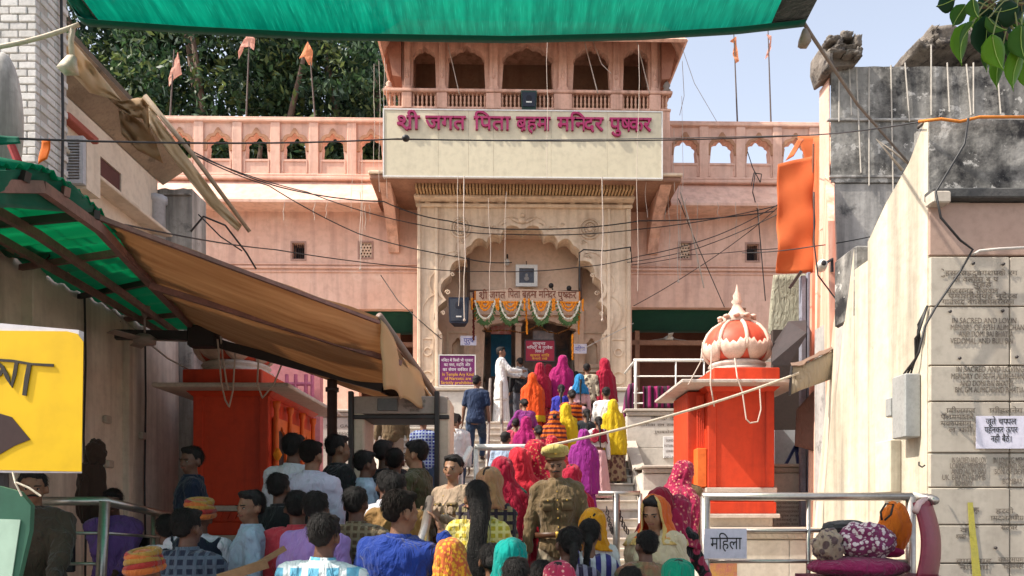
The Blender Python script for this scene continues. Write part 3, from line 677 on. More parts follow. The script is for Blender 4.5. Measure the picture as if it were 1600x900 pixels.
for (a, b, lab) in ((744,771,'leftmost'),(782,812,'second from left'),(833,856,'second from right'),(872,903,'rightmost')):
    t2 = thing('flower_garland', 'u-shaped white and orange flower garland, %s of the four under the name board' % lab, 'garland', (PX((a+b)/2,Yg-.06), Yg-.06, PZ(500,Yg)), 'flower garlands over the doorway', True)
    x0, x1, zt_ = PX(a,Yg), PX(b,Yg), PZ(471,Yg)
    m = MB(); bead_string(m, ucurve(x0-.03,x1+.03,zt_,.40,Yg-.06), .026, 34); stuff(m.build('white_flowers', JAS, t2, True))
    m = MB(); bead_string(m, ucurve(x0+.06,x1-.06,zt_-.02,.20,Yg-.07), .028, 16); bead_string(m, ucurve(x0+.11,x1-.11,zt_-.02,.12,Yg-.06), .028, 10); bead_string(m, [(x0-.05,Yg-.04,zt_-.03),(x1+.05,Yg-.04,zt_-.03)], .03, 14); bead_string(m, [(x0-.1,Yg-.05,zt_+.05),(x0-.1,Yg-.05,zt_-.2)], .028, 8); bead_string(m, [(x1+.1,Yg-.05,zt_+.05),(x1+.1,Yg-.05,zt_-.22)], .028, 8); stuff(m.build('orange_flowers', MARI, t2, True))
    m = MB()
    for k, p in enumerate(ucurve(x0-.03,x1+.03,zt_,.46,Yg-.05,26)):
        for q in range(3):
            a_ = rnd.uniform(-1.2,1.2); l = rnd.uniform(.09,.14); d = Vector((math.sin(a_),rnd.uniform(-.3,.1),-abs(math.cos(a_)))).normalized(); s_ = d.cross(Vector((0,1,0)))*.022; p_ = Vector(p)
            m.add([p_, p_+d*l*.5+s_, p_+d*l, p_+d*l*.5-s_],[(0,1,2,3)])
    stuff(m.build('leaf_edging', LEAFG, t2))
# long marigold strings and inner door garlands
t2 = thing('door_garland', 'thin dried flower garland looped loosely across the inside of the doorway', 'garland', (PX(825,YB), YB-.12, PZ(540,YB)), None, True)
m = MB(); bead_string(m, [(PX(x,YB),YB-.12,PZ(y,YB)) for x, y in ((752,505),(762,520),(782,518),(800,519),(815,522),(830,516),(842,510),(855,520),(870,523),(888,516),(896,505))], .022, 70); m.build('flowers', mat('dry_marigold', (.30,.10,.02), (.15,.08,.02), 20), t2, True)
for a, y0_, y1_ in ((739,455,530),(823,500,520),(822,480,500),(905,460,520),(895,520,560)):
    m = MB(); bead_string(m, [(PX(a,Yg),YP+.25,PZ(y0_,Yg)),(PX(a,Yg),YP+.25,PZ(y1_,Yg))], .026, int((y1_-y0_)/1.6)); one(m, 'flower_string', MARI if a > 800 else mat('rose_dark', (.12,.02,.015)), {739:'dark flower string hanging down beside the black loudspeaker',823:'short marigold string hanging below the middle of the name board',822:'marigold string across the gap of the name board letters',905:'marigold string hanging at the right end of the name board',895:'lowest marigold string hanging by the women notice paper'}[a], 'garland', group='hanging flower strings', temple=True, smooth=True)
# door leaves, statue screens, inner pictures
t2 = thing('hanging_picture', 'red and white flower picture over a teal cloth in the left half of the doorway', 'picture', (PX(786,YB+.5),YB+.5,PZ(525,YB)), None, True)
Y = YB+.5; m = MB(); m.bbox(PX(768,Y),PX(800,Y),Y,Y+.03,PZ(522,Y),PZ(498,Y),.005); m.build('print', mat('flower_print', (.6,.06,.06), (.75,.5,.45), 7, .5, 0, stain=((.8,.7,.66),.5,9)), t2)
m = MB(); m.box(PX(768,Y),PX(800,Y),Y,Y+.03,PZ(588,Y),PZ(523,Y)); m.build('cloth', mat('teal_cloth', (.01,.11,.17), (.01,.06,.12), 3), t2)
m = MB(); m.box(PX(834,Y),PX(866,Y),Y,Y+.03,PZ(535,Y),PZ(517,Y)); one(m, 'wall_print', mat('pale_print', (.10,.18,.25), (.6,.5,.5), 5, .6, 0), 'small pale and blue print above the red notice board', 'picture', temple=True)
for a, b, lb in ((752,770,'left'),(888,904,'right')):
    t2 = thing('door_leaf', 'opened panelled wooden door leaf at the %s of the temple doorway' % lb, 'door', (PX((a+b)/2,YB+.3), YB+.3, 3.46), 'temple door leaves', True)
    xa = PX(a,YB+.25); m = MB(); m.bbox(xa if lb == 'left' else xa+.16, xa+.06 if lb == 'left' else xa+.22, YB+.22, YB+1.3, 3.47, PZ(520,YB), .01); m.build('leaf', mat('door_wood', (.12,.06,.03), (.07,.035,.02), 6), t2)
    for k in range(4):
        m = MB(); z = 3.6+k*.62; xx = xa+.062 if lb == 'left' else xa+.12; m.bbox(xx,xx+.03,YB+.34,YB+1.18,z,z+.48,.01); m.build('door_panel', mat('door_wood_pale', (.3,.24,.18)), t2)
m = MB(); m.box(PX(806,YB),PX(815,YB),YB+.05,YB+.16,3.47,PZ(508,YB)); m.box(PX(806,YB)-.02,PX(815,YB)+.02,YB+.03,YB+.18,PZ(508,YB),PZ(504,YB)); one(m,'door_column', CREAM2, 'plain pale column dividing the temple doorway in two', 'column', temple=True)
# loudspeakers
def loudspeaker(label, x0, x1, y0, y1, Y, group=None, mt=None):
    t = thing('loudspeaker', label, 'loudspeaker', (PX((x0+x1)/2,Y), Y, PZ(y1,Y)), group, True)
    a, b, z0, z1 = PX(x0,Y), PX(x1,Y), PZ(y1,Y), PZ(y0,Y); c = (a+b)/2; w_ = (b-a)/2
    m = MB(); m.loft([[(c-w_*k,Y,z),(c+w_*k,Y,z),(c+w_*k*.6,Y+.35,z),(c-w_*k*.6,Y+.35,z)] for z, k in ((z0,.86),(z0+.03,.93),(z1-.03,1),(z1,.97))]); m.build('cabinet', mt or mat('speaker_blue_black', (.018,.022,.04), None, 5, .45, .05), t)
    m = MB(); m.loft([[(c-w_*k*.86,Y-.02,z),(c+w_*k*.86,Y-.02,z),(c+w_*k*.86,Y-.001,z),(c-w_*k*.86,Y-.001,z)] for z, k in ((z0+.04,.9),(z1-.05,1))]); m.build('grille', mat('speaker_grille', (.03,.035,.055), (.015,.02,.03), 90, .6, .5, 160), t)
    m = MB(); m.box(c-.06,c+.06,Y-.024,Y-.021,z0+.12,z0+.15); m.build('badge', WHITEP, t)
    m = MB(); m.ell((c,Y-.012,z1-.18),(w_*.55,.012,w_*.55),20,5); m.build('cone', mat('speaker_cone', (.02,.02,.03)), t, True)
    return t
loudspeaker('large black loudspeaker hung on cords at the left of the gateway arch', 700, 732, 465, 505, YP-.1)
loudspeaker('small dark green speaker box standing on the balcony rail', 812, 837, 141, 170, 15.62, mt=mat('speaker_green', (.02,.05,.035), None, 5, .4, .05))
# small lamps / cameras over the door
for px, py, lb in ((861,446,'left'),(889,450,'right')):
    t2 = thing('security_camera', 'small dark camera above the doorway, %s of the pair' % lb, 'camera', (PX(px,YP+.5), YP+.5, PZ(py+6,YP)), 'small cameras above the door', True)
    Y = YP+.5; m = MB(); m.ell((PX(px,Y),Y,PZ(py,Y)),(.06,.06,.06),12,8); m.build('housing', BLACKM, t2, True); m = MB(); m.tube([(PX(px,Y),Y,PZ(py,Y)),(PX(px,Y)+.06,Y+.1,PZ(py+7,Y)),(PX(px,Y)+.06,YB,PZ(py+8,Y))],.015); m.build('bracket', BLACKM, t2)
t2 = thing('bulb', 'round white lamp globe high inside the gateway arch', 'lamp', (PX(793,YB-.1),YB-.1,PZ(416,YB)), None, True)
m = MB(); m.ell((PX(793,YB-.1),YB-.1,PZ(412,YB)),(.06,.06,.08),12,8); m.build('globe', WHITEP, t2, True); m = MB(); m.lathe(PX(793,YB-.1),YB-.1,[(.02,PZ(406,YB)),(.02,PZ(400,YB))],8); m.build('socket', BLACKM, t2)
# ceiling fans in the veranda openings
def ceiling_fan(label, px, py, Y, r=.55, a0=0, temple=True, rod=.35, col=None):
    x, z = PX(px,Y), PZ(py,Y); t = thing('ceiling_fan', label, 'fan', (x, Y, z-.08), 'ceiling fans', temple); fm = col or WHITEP
    m = MB(); m.lathe(x,Y,[(.02,z-.09),(.11,z-.07),(.12,z-.01),(.06,z+.03),(.02,z+.04)],18); m.build('motor', fm, t, True)
    m = MB(); m.tube([(x,Y,z+.03),(x,Y,z+rod)],.012); m.lathe(x,Y,[(.02,z+rod-.12),(.05,z+rod-.02),(.06,z+rod)],12); m.build('rod', fm, t, True)
    for k in range(3):
        a = a0+2*math.pi*k/3; M_ = Matrix.Translation((x,Y,z-.03)) @ Matrix.Rotation(a,4,'Z') @ Matrix.Rotation(R(10),4,'X')
        MB().bbox(.1,r,-.06,.06,-.004,.004,.003).xf(M_).build('blade', fm, t)
    return t
ceiling_fan('white ceiling fan under the green cloth in the right veranda opening', 1047, 526, 18.0, a0=.4)
# flags on the parapet and behind
FL = cloth('pale_orange_flag', (.72,.36,.27), (.78,.46,.36), .35); SAF = cloth('saffron_flag', (.78,.36,.18), (.72,.28,.13), .35)
for (px, pt, pb, poly, mt, lb) in ((271,88,182,[(283,88),(289,122),(276,130),(270,142),(268,128),(275,110)],FL,'narrow drooping pink flag on a pole, leftmost above the parapet'),
    (388,62,181,[(392,60),(402,66),(400,84),(393,78),(385,80),(377,98),(376,88),(384,68)],FL,'limp pale pink flag blown sideways, second from the left on the parapet'),
    (494,76,181,[(483,69),(470,96),(478,93),(484,105),(489,106),(491,84)],SAF,'triangular saffron pennant on a pole, just left of the balcony'),
    (1155,54,192,[(1152,54),(1143,60),(1150,64),(1147,80),(1152,95),(1157,92),(1154,70)],SAF,'twisted orange flag on a dark pole right of the balcony'),
    (1208,44,192,[(1200,50),(1206,60),(1203,72),(1198,88),(1203,84),(1208,70),(1208,52)],FL,'faded orange flag on a thin pole, rightmost above the parapet')):
    Y = YT+.12; t2 = thing('flag', lb, 'flag', (PX(px,Y),Y,PZ(pb+4,Y)), 'temple flags', True)
    topx = px-6 if px == 1155 else (px-9 if px == 494 else (px+6 if px in (271,) else (px+5 if px == 388 else px-5)))
    m = MB(); m.tube([(PX(px,Y),Y,PZ(pb+6,Y)),(PX((px+topx)/2,Y),Y,PZ((pb+pt)/2,Y)),(PX(topx,Y),Y,PZ(pt-4,Y))],[.02,.016,.012],6); m.build('pole', mat('pole_dark', (.12,.09,.08)), t2)
    m = MB(); n = len(poly); m.prism([(PX(a,Y)+0,PZ(b,Y)) for a, b in poly][::-1], Y-.008, Y+.004)
    fo = m.build('pennant', mt, t2); sb = fo.modifiers.new('s','SUBSURF'); sb.subdivision_type='SIMPLE'; sb.levels=2; sb.render_levels=2
    dm = fo.modifiers.new('d','DISPLACE'); tx_ = bpy.data.textures.get('foldtex') or bpy.data.textures.new('foldtex','CLOUDS'); tx_.noise_scale=.25; dm.texture=tx_; dm.strength=.12; dm.direction='Y'
# ================================================================== white marble walls beside the stairs (px measures: right wall face, ledges)
PLAQ_FILL = ['श्','री']
def garble(n, rg, dv=True):
    if dv: return [rg.choice(['क','म','न','प','र','स','त','ल','व','ग','ह','द','श','ब','ज','ा','ा','ी','े','ु',' ',' ']) for _ in range(n)]
    return ''.join(rg.choice('AEIOMNRSTLDHB  ') for _ in range(n)).strip() or 'A'
prg = random.Random(3)
def incised(parent, lines, Y=None, m=None, x0=0, x1=1, org=None, ux=None, h=.05, nrm=(0,-1,0)):
    for k, (tx_, a, b, z) in enumerate(lines):
        V, Fc, wd = text_line(tx_)
        if V: letters('lettering', V, Fc, wd, Vector(org)+Vector(ux)*a+Vector((0,0,z)), ux, (0,0,1), m or INK, parent, width=b-a, height=h, depth=.002, nrm=nrm)
# right upper block: front face Y=13.9, from stair edge to behind kiosk
def blockwall(name, label, x0, x1, y0, y1, z0, z1, capm=MARBLE2, carved=True, slabs=((0,1),)):
    t = thing(name, label, 'wall', ((x0+x1)/2, y0, z0))
    m = MB(); m.box(x0,x1,y0+.03,y1,z0,z1-.12); m.build('core', MARBLE, t)
    n = max(1, round((x1-x0)/1.15)); rows = max(1, round((z1-.14-z0)/.62))
    for i in range(n):
        for j in range(rows):
            m = MB(); dz = (z1-.14-z0)/rows; dx = (x1-x0)/n
            m.bbox(x0+dx*i+.004,x0+dx*(i+1)-.004,y0+rnd.uniform(0,.005),y0+.028,z0+dz*j+.004,z0+dz*(j+1)-.004,.005); m.build('marble_slab', MARBLE, t)
    m = MB(); m.bbox(x0-.04,x1+.04,y0-.06,y1,z1-.05,z1,.015); m.build('cap', MARBLE2, t)
    m = MB(); m.bbox(x0-.01,x1+.01,y0-.025,y0+.02,z1-.128,z1-.055,.008)
    if carved:
        k = int((x1-x0)/.09)
        for i in range(k): x = lerp(x0,x1,(i+.5)/k); m.prism([(x-.035,z1-.06),(x,z1-.122),(x+.035,z1-.06)], y0-.035, y0-.026)
    m.build('carved_band', MARBLE2, t)
    return t
Yb = 13.9; zb = PZ(639,Yb)
W1 = blockwall('marble_wall', 'tall white marble retaining wall with incised plaques right of the stairs, striped cloth on its railing', 2.16, 6.9, Yb, 15.38, .45, zb)
incised(W1, [(garble(16,prg),.45,1.25,0),(garble(22,prg),.25,1.5,-.13),(garble(12,prg),.5,1.2,-.26)], org=(2.16,Yb-.002,PZ(655,Yb)), ux=(1,0,0), h=.07)
m = MB(); m.bbox(PX(1036,Yb),PX(1080,Yb),Yb-.02,Yb-.002,PZ(716,Yb),PZ(682,Yb),.004); m.build('plaque', mat('marble_plaque', (.72,.70,.68), None, 3, .4, 0), W1)
incised(W1, [(garble(14,prg,False),.0,.42,-.0),(garble(14,prg,False),-.03,.45,-.1),(garble(14,prg,False),0,.4,-.2),(garble(10,prg,False),-.03,.3,-.32)], org=(PX(1040,Yb),Yb-.022,PZ(690,Yb)), ux=(1,0,0), h=.065)
Yb2 = 12.2
W2 = blockwall('marble_wall', 'lower white marble step wall with carved coping between the stairs and the right red kiosk', 2.16, 6.4, Yb2, 13.88, .45, PZ(727,Yb2))
# right: block behind the railing, under the kiosk
Yb3 = 9.3
W3 = blockwall('marble_wall', 'marble platform wall below the right red kiosk, behind the steel railing', PX(1090,Yb3), 5.8, Yb3, 12.18, .45, PZ(826,Yb3), slabs=())
# wall with text tablet right of kiosk
Yt = 11.2
W4 = blockwall('marble_wall', 'beige marble wall with an inscribed tablet between the right kiosk and the pink pier', PX(1206,Yt), PX(1290,Yt), Yt, 12.18, PZ(826,Yb3)+.001, PZ(725,Yt))
m = MB(); m.bbox(PX(1208,Yt),PX(1258,Yt),Yt-.03,Yt-.004,PZ(822,Yt),PZ(779,Yt),.004); m.build('tablet', MARBLE, W4)
for i in range(6): incised(W4, [(garble(16,prg),0,.42,0)], org=(PX(1212,Yt),Yt-.032,PZ(788+i*6.5,Yt)), ux=(1,0,0), h=.05)
# left of stairs: marble block walls
W5 = blockwall('marble_wall', 'white marble slab wall with dark joints left of the stairs behind the detector gate', -4.6, -2.40, 13.5, 15.38, .45, PZ(640,13.5))
incised(W5, [('SMT. GANGA DEVI',.2,1.1,0),('MEMORY OF',.35,.95,-.14)], org=(-3.6,13.498,PZ(668,13.5)), ux=(1,0,0), h=.08)
W6 = blockwall('marble_wall', 'far left marble wall behind the left red kiosk', -8.8, -4.65, 13.6, 15.38, .45, PZ(655,13.6))
# sloping stair cheeks
for x0, x1, lb in ((2.135,2.30,'right'),(-2.52,-2.36,'left')):
    t = thing('stair_cheek', 'sloping worn marble cheek along the %s side of the staircase' % lb, 'wall', ((x0+x1)/2,10.3,.45), 'stair cheeks')
    m = MB(); m.add([(x,y,z) for x in (x0,x1) for y,z in ((10.2,.45),(10.2,.72),(15.35,3.72),(15.35,.45))],[(0,1,2,3),(7,6,5,4),(0,4,5,1),(1,5,6,2),(2,6,7,3),(3,7,4,0)]); m.build('cheek', MARBLE, t)
    m = MB(); m.obox((x0*.5+x1*.5,10.15,.745),(x0*.5+x1*.5,15.4,3.775),x1-x0+.05,.05); m.build('cheek_cap', MARBLE2, t)

# ================================================================== railings
def tubeobj(name, pts, r, mt, parent, n=10): 
    m = MB(); m.tube(pts, r, n); return m.build(name, mt, parent, True)
# platform railing right of the stairs top (white)
t = thing('platform_railing', 'white metal railing on the marble wall right of the stair top', 'railing', (3.4,14.0,zb))
Yr = 14.0; zt_ = PZ(563,Yr)
for px in (993,1056,1100,1150,1210): tubeobj('post', [(PX(px,Yr),Yr,zb),(PX(px,Yr),Yr,zt_)], .028 if px == 993 else .016, WHITEP, t)
for py in (563,588,614,630): tubeobj('rail', [(PX(990,Yr),Yr,PZ(py,Yr)),(PX(1215,Yr),Yr,PZ(py,Yr))], .03 if py == 563 else .014, WHITEP, t)
tubeobj('rail', [(PX(993,Yr),Yr,zt_),(PX(993,Yr),15.3,zt_)], .025, WHITEP, t)
STRIPE = cloth('magenta_black_striped_cloth', (.02,.01,.015), (.03,.01,.02), .1, ('stripe',(.22,.01,.08),2.6,'X'))
m = MB(); m.grid(sheetgrid((PX(1004,Yr),Yr-.05,PZ(604,Yr)),(PX(1093,Yr),Yr-.05,PZ(604,Yr)),(PX(1093,Yr),Yr-.07,PZ(638,Yr)),(PX(1004,Yr),Yr-.07,PZ(638,Yr)),40,8,0,0,fn=lambda p,u,v: p+Vector((0,.03*math.sin(u*40),0))))
one(m, 'striped_cloth', STRIPE, 'magenta and black striped cloth hung behind the white platform railing', 'cloth', smooth=True, solid=.006)
m = MB()
def bundle(p, u, v): return p
m.grid(sheetgrid((PX(978,14.5),14.2,PZ(600,14.2)),(PX(996,14.5),14.6,PZ(596,14.2)),(PX(990,14.5),14.5,PZ(672,14.2)),(PX(968,14.5),14.1,PZ(672,14.2)),16,20,0,.10,2.2,fn=lambda p,u,v: p+Vector((0,-.18*math.sin(math.pi*u),0))+Vector((.02*math.sin(u*25),0,0))))
one(m, 'striped_shawl', cloth('dark_maroon_striped', (.03,.01,.02), None, .1, ('stripe',(.18,.02,.09),3.5,'X')), 'dark maroon striped shawl draped over the stair cheek below the railing', 'cloth', smooth=True, solid=.006)
# diagonal queue rails on the stairs (steel, paired) left of the women
def quadrail(label, pts, posts, r=.028, group=None, mt=STEEL):
    t = thing('queue_rail', label, 'railing', (pts[0][0],pts[0][1],pts[0][2]-.9), group)
    tubeobj('rail', pts, r, mt, t)
    for p, h in posts: tubeobj('post', [(p[0],p[1],p[2]-h),p], r*.8, mt, t)
    return t
sl_ = lambda x, y, h: (x, y, floorz(y)+h)
quadrail('worn steel queue rail climbing the middle of the stairs, left one of the pair', [sl_(-.45,15.3,.9),(-.42,13.2,2.1+.95),(-.40,11.0,.8+.95)], [(sl_(-.45,15.3,.9),.9),((-.42,13.2,3.05),.95),((-.41,12.0,2.35),.95),((-.40,11.0,1.75),.95)], group='queue rails on the stairs', mt=mat('worn_rail', (.33,.28,.25), (.2,.16,.14), 9, .5, .1, metal=.5))
quadrail('worn steel queue rail climbing the middle of the stairs, right one of the pair', [sl_(-.22,15.3,.85),(-.18,13.2,3.0),(-.14,11.0,1.7)], [(sl_(-.22,15.3,.85),.85),((-.18,13.2,3.0),.9),((-.16,12.0,2.3),.9),((-.14,11.0,1.7),.9)], group='queue rails on the stairs', mt=mat('worn_rail', (.33,.28,.25)))
Ya = 7.6
quadrail('pale horizontal rail crossing in front of the red saris at the stair foot', [P(742,699,Ya),P(845,699,Ya)], [(P(744,699,Ya),1.6),(P(843,699,Ya),1.6)], r=.034, mt=WHITEP)
quadrail('bent pale rail post wrapped in cloth beside the seated policewoman', [P(735,700,7.4),P(712,745,7.1),P(706,800,6.8)], [(P(720,720,7.2),1.4)], r=.03, mt=WHITEP)
quadrail('steel rail with a cloth-wrapped top running down past the man in royal blue', [P(672,780,5.2),P(690,800,4.6),P(655,860,4.1),P(600,905,3.9)][:1]+[P(664,826,4.7),P(640,905,4.1)], [(P(664,826,4.7),1.0)], r=.03)
Yc = 9.6
t = thing('chain_post', 'low steel barrier with a hanging chain at the foot of the stairs', 'railing', (PX(962,Yc),Yc,.45))
tubeobj('rail', [P(935,771,Yc),P(1000,771,Yc)], .035, STEEL, t); tubeobj('post', [P(963,771,Yc),(PX(963,Yc),Yc,.45)], .045, mat('post_dark_steel',(.2,.19,.18),None,5,.3,0,metal=.8), t); tubeobj('post', [P(1000,771,Yc),(PX(1000,Yc),Yc,.45)], .03, STEEL, t)
for a, b in ((948,958),(966,982)):
    m = MB(); pp = sag(P(a,795,Yc),P(b,832,Yc),.05,10)
    for i, p in enumerate(pp): m.tube([(p.x+.02*math.cos(q)*(i%2),p.y+.02*math.cos(q)*((i+1)%2),p.z+.035*math.sin(q)) for q in [2*math.pi*k/8 for k in range(9)]],.007,4)
    stuff(m.build('chain', BLACKM, t))
# foreground railings (stainless)
Yr = 5.3
t = thing('steel_railing', 'polished steel railing on the left platform in front of the seated men', 'railing', (PX(160,Yr),Yr,.6))
pe = (PX(285,7.0),7.0,PZ(810,7.0)); RP = [P(30,783,Yr),P(162,783,Yr),pe]
tubeobj('top_rail', RP, .032, STEEL, t, 14)
for py in (833,881): tubeobj('rail', [P(20,py,Yr),P(162,py,Yr)], .012, STEEL, t)
tubeobj('rail', [P(162,833,Yr),(pe[0],pe[1],PZ(842,7.0))], .012, STEEL, t)
tubeobj('post', [P(164,783,Yr),(PX(150,Yr),Yr,.45)], .036, STEEL, t, 14)
tubeobj('post', [P(240,803,6.3),(PX(240,6.3),6.3,.45)], .022, STEEL, t, 12)
m = MB(); m.box(-4.55,PX(250,6.3),5.25,7.2,.451,.62); struct(m.build('side_platform', MARBLE2))
Yr = 5.9
t = thing('steel_railing', 'polished steel railing at the right with a taped paper notice', 'railing', (PX(1270,Yr),Yr,.45))
x0, x1 = PX(1101,Yr), PX(1425,Yr)
tubeobj('top_rail', [P(1097,776,Yr),P(1425,776,Yr)], .033, STEEL, t, 14); tubeobj('top_rail', [P(1425,776,Yr),P(1452,778,Yr-.02),(PX(1460,5.4),5.4,PZ(782,5.4))], .033, STEEL, t, 14)
for px in (1102,1423): tubeobj('post', [(PX(px,Yr),Yr,PZ(776,Yr)),(PX(px,Yr),Yr,.45)], .038, STEEL, t, 14)
tubeobj('post', [(PX(1263,Yr),Yr,PZ(776,Yr)),(PX(1263,Yr),Yr,.45)], .018, STEEL, t, 12)
for py in (829,877): tubeobj('rail', [(x0,Yr,PZ(py,Yr)),(x1,Yr,PZ(py,Yr))], .017, STEEL, t, 12)
board('paper_notice', 'white paper reading a black Devanagari word, taped to the right steel railing', 'notice', 1100, 1167, 826, 873, Yr-.06, PAPER, [(['म','ि','ह','ल','ा'],BLKP,1110,1159,858,.145)], temple=False, th=.003)

# ================================================================== red kiosks
REDK = mat('vermilion_paint', (.60,.055,.016), (.50,.04,.012), 1.2, .55, .15, 9, streak=((.20,.02,.012), .45, 5), stain=((.56,.12,.05), .62, 2.5), patch=((.30,.05,.03), .70, 6))
ORGK = mat('orange_paint', (.72,.16,.03), (.62,.11,.02), 2, .45, .08, 10)
SLABK = mat('kiosk_slab_edge', (.55,.48,.42), (.42,.35,.3), 5, .7, .1, stain=((.45,.06,.03), .62, 5))
def kiosk(label, px0, px1, pytop, pybot, Y, depth, side, dome_cx, rdome, zdome0, lab2=''):
    x0, x1 = PX(px0,Y), PX(px1,Y); zt, z0 = PZ(pytop,Y), PZ(pybot,Y); cx_ = (x0+x1)/2
    t = thing('domed_kiosk', label, 'kiosk', (cx_, Y, z0))
    m = MB(); m.bbox(x0,x1,Y,Y+depth,z0,zt,.012)
    m.build('body', REDK, t)
    m = MB(); m.bbox(x0-.02,x0+.10,Y-.02,Y+.1,z0+.001,zt-.001,.01); m.bbox(x1-.10,x1+.02,Y-.02,Y+.1,z0+.001,zt-.001,.01); m.build('corner_pilaster', REDK, t)
    # base mouldings
    for (dz0, dz1, e, mm) in ((-.07,0,.05,SLABK),(-.20,-.07,.02,REDK),(-.36,-.2,.04,REDK),(-.42,-.36,.08,SLABK)):
        m = MB(); m.bbox(x0-e,x1+e,Y-e,Y+depth+e,z0+dz0+.001,z0+dz1,.008)
        if dz1 == -.07:
            for k in range(int((x1-x0)/.09)): xx = x0+.045+.09*k; m.prism([(xx-.035,z0-.08),(xx,z0-.17),(xx+.035,z0-.08)], Y-.04, Y-.018)
        m.build('base_moulding', mm, t)
    MB().box(x0,x1,Y,Y+depth,.45,z0-.42).build('plinth', MARBLE2, t)
    # projecting slab
    e = .36; m = MB(); m.bbox(x0-e-(.1 if side > 0 else 0),x1+e,Y-e,Y+depth+e,zt+.001,zt+.05,.01); m.build('cornice_slab', SLABK, t)
    m = MB(); m.loft([[(x0-.02,Y-.02,zt-.06),(x1+.02,Y-.02,zt-.06),(x1+.02,Y+depth+.02,zt-.06),(x0-.02,Y+depth+.02,zt-.06)],[(x0-.08,Y-.08,zt-.001),(x1+.08,Y-.08,zt-.001),(x1+.08,Y+depth+.08,zt-.001),(x0-.08,Y+depth+.08,zt-.001)]]); m.build('cornice_soffit', REDK, t)
    # square drum, ring, dome, petals, finial
    yc = Y+min(depth/2, .55); zc = zt+.05
    m = MB(); m.bbox(dome_cx-rdome*.97,dome_cx+rdome*.97,yc-rdome*.97,yc+rdome*.97,zc,zc+.24,.01); m.build('drum', REDK, t)
    zd = zc+.24; m = MB(); m.lathe(dome_cx,yc,[(rdome*.90,zd),(rdome*.92,zd+.03),(rdome*.80,zd+.05),(rdome*.80,zd+.08),(rdome*.86,zd+.10),(rdome*.82,zd+.13),(rdome*.74,zd+.15)],40); m.build('dome_ring', SLABK, t, True)
    zd += .14; Rr = rdome; prof = [(.70,0),(.86,.10),(.97,.24),(1.0,.38),(.97,.55),(.88,.72),(.72,.88),(.50,1.0),(.28,1.08),(.10,1.12)]
    H = rdome*1.2; m = MB(); m.lathe(dome_cx,yc,[(Rr*r,zd+H*z) for r,z in prof],48); m.build('dome', mat('dome_red_weathered', (.52,.05,.025), (.56,.11,.06), 3, .5, .12, 12, stain=((.64,.33,.26), .64, 3)), t, True)
    ribm = mat('dome_rib_cream', (.66,.50,.40), (.5,.36,.28), 8, .6, .1)
    for k in range(8):
        a = 2*math.pi*(k+.0)/8-math.pi/2; m = MB(); m.tube([(dome_cx+Rr*r*1.015*math.cos(a),yc+Rr*r*1.015*math.sin(a),zd+H*z) for r,z in prof[2:]],[.028]*6+[.02,.012],8); m.build('dome_rib', ribm, t, True)
    for k in range(8):     # scalloped lotus petals round the belly
        a0 = 2*math.pi*(k+.5)/8-math.pi/2; rows = []
        for i in range(9):
            u = i/8*2-1; a = a0+u*math.pi/8; lo = -.02+.30*(1-math.sqrt(max(0,1-u*u)))*1.0; hi = .36+.13*abs(u)+.05*math.cos(u*12)
            rows.append([(a, lo+(hi-lo)*j/5) for j in range(6)])
        def pt(a, z, off):
            zz = max(0,min(1.12,z)); 
            for (r0,z0_),(r1,z1_) in zip(prof,prof[1:]):
                if z0_ <= zz <= z1_: r = lerp(r0,r1,(zz-z0_)/(z1_-z0_)); break
            return (dome_cx+Rr*(r+off)*math.cos(a), yc+Rr*(r+off)*math.sin(a), zd+H*zz)
        m = MB(); m.grid([[pt(a,z+.02,.035 if 0 < j < 5 else .01) for j,(a,z) in enumerate(r_)] for r_ in rows]); m.build('petal', ribm, t, True, .03)
    zf = zd+H*1.08; m = MB(); m.lathe(dome_cx,yc,[(rdome*.50,zf-.03),(rdome*.44,zf+.01),(rdome*.50,zf+.05),(rdome*.33,zf+.06),(rdome*.26,zf+.12),(rdome*.16,zf+.19),(rdome*.11,zf+.25),(rdome*.17,zf+.29),(rdome*.10,zf+.33),(rdome*.12,zf+.38),(rdome*.05,zf+.44),(.004,zf+.54)],24); m.build('finial', ribm, t, True)
    for k in range(10):
        a = 2*math.pi*k/10; m = MB(); c = (dome_cx+rdome*.5*math.cos(a),yc+rdome*.5*math.sin(a),zf+.045); m.ell(c,(.05,.05,.03),8,5); m.build('finial_leaf', ribm, t, True)
    return t, x0, x1, zt, z0
K1, x0, x1, zt, z0 = kiosk('red kiosk with ribbed lotus dome standing right of the stairs', 1108, 1207, 605, 762, 10.2, 1.15, 1, PX(1153,10.7), .475, 0)
# grille recess & orange panel on its left face corner (wall face 1083-1110)
y_ = 10.2; m = MB(); m.bbox(x0-.24,x0-.002,y_+.25,y_+1.15,z0,zt-.02,.01); m.build('side_annexe', REDK, K1)
m = MB(); m.bbox(PX(1090,y_),x0-.025,y_+.02,y_+.24,z0+.01,PZ(700,y_),.01); m.build('side_panel', ORGK, K1)
for k in range(4): m = MB(); x = lerp(PX(1091,y_),x0-.04,(k+.5)/4); m.tube([(x,y_+.1,PZ(700,y_)),(x,y_+.1,zt-.1)],.010,6); m.build('grille_bar', REDK, K1)
K2, x0, x1, zt, z0 = kiosk('long red kiosk in the shade at the left, its side opening onto the queue', 305, 418, 612, 790, 9.0, 2.0, -1, PX(385,9.9), .50, 0)
for k in range(4):   # columns and niches on its right (street) face
    y = 9.0+.12+k*.56; m = MB(); m.lathe(x1+.07,y,[(.055,z0),(.055,z0+.06),(.032,z0+.09),(.030,zt-.2),(.045,zt-.17),(.05,zt-.1)],12); m.build('side_column', ORGK, K2, True)
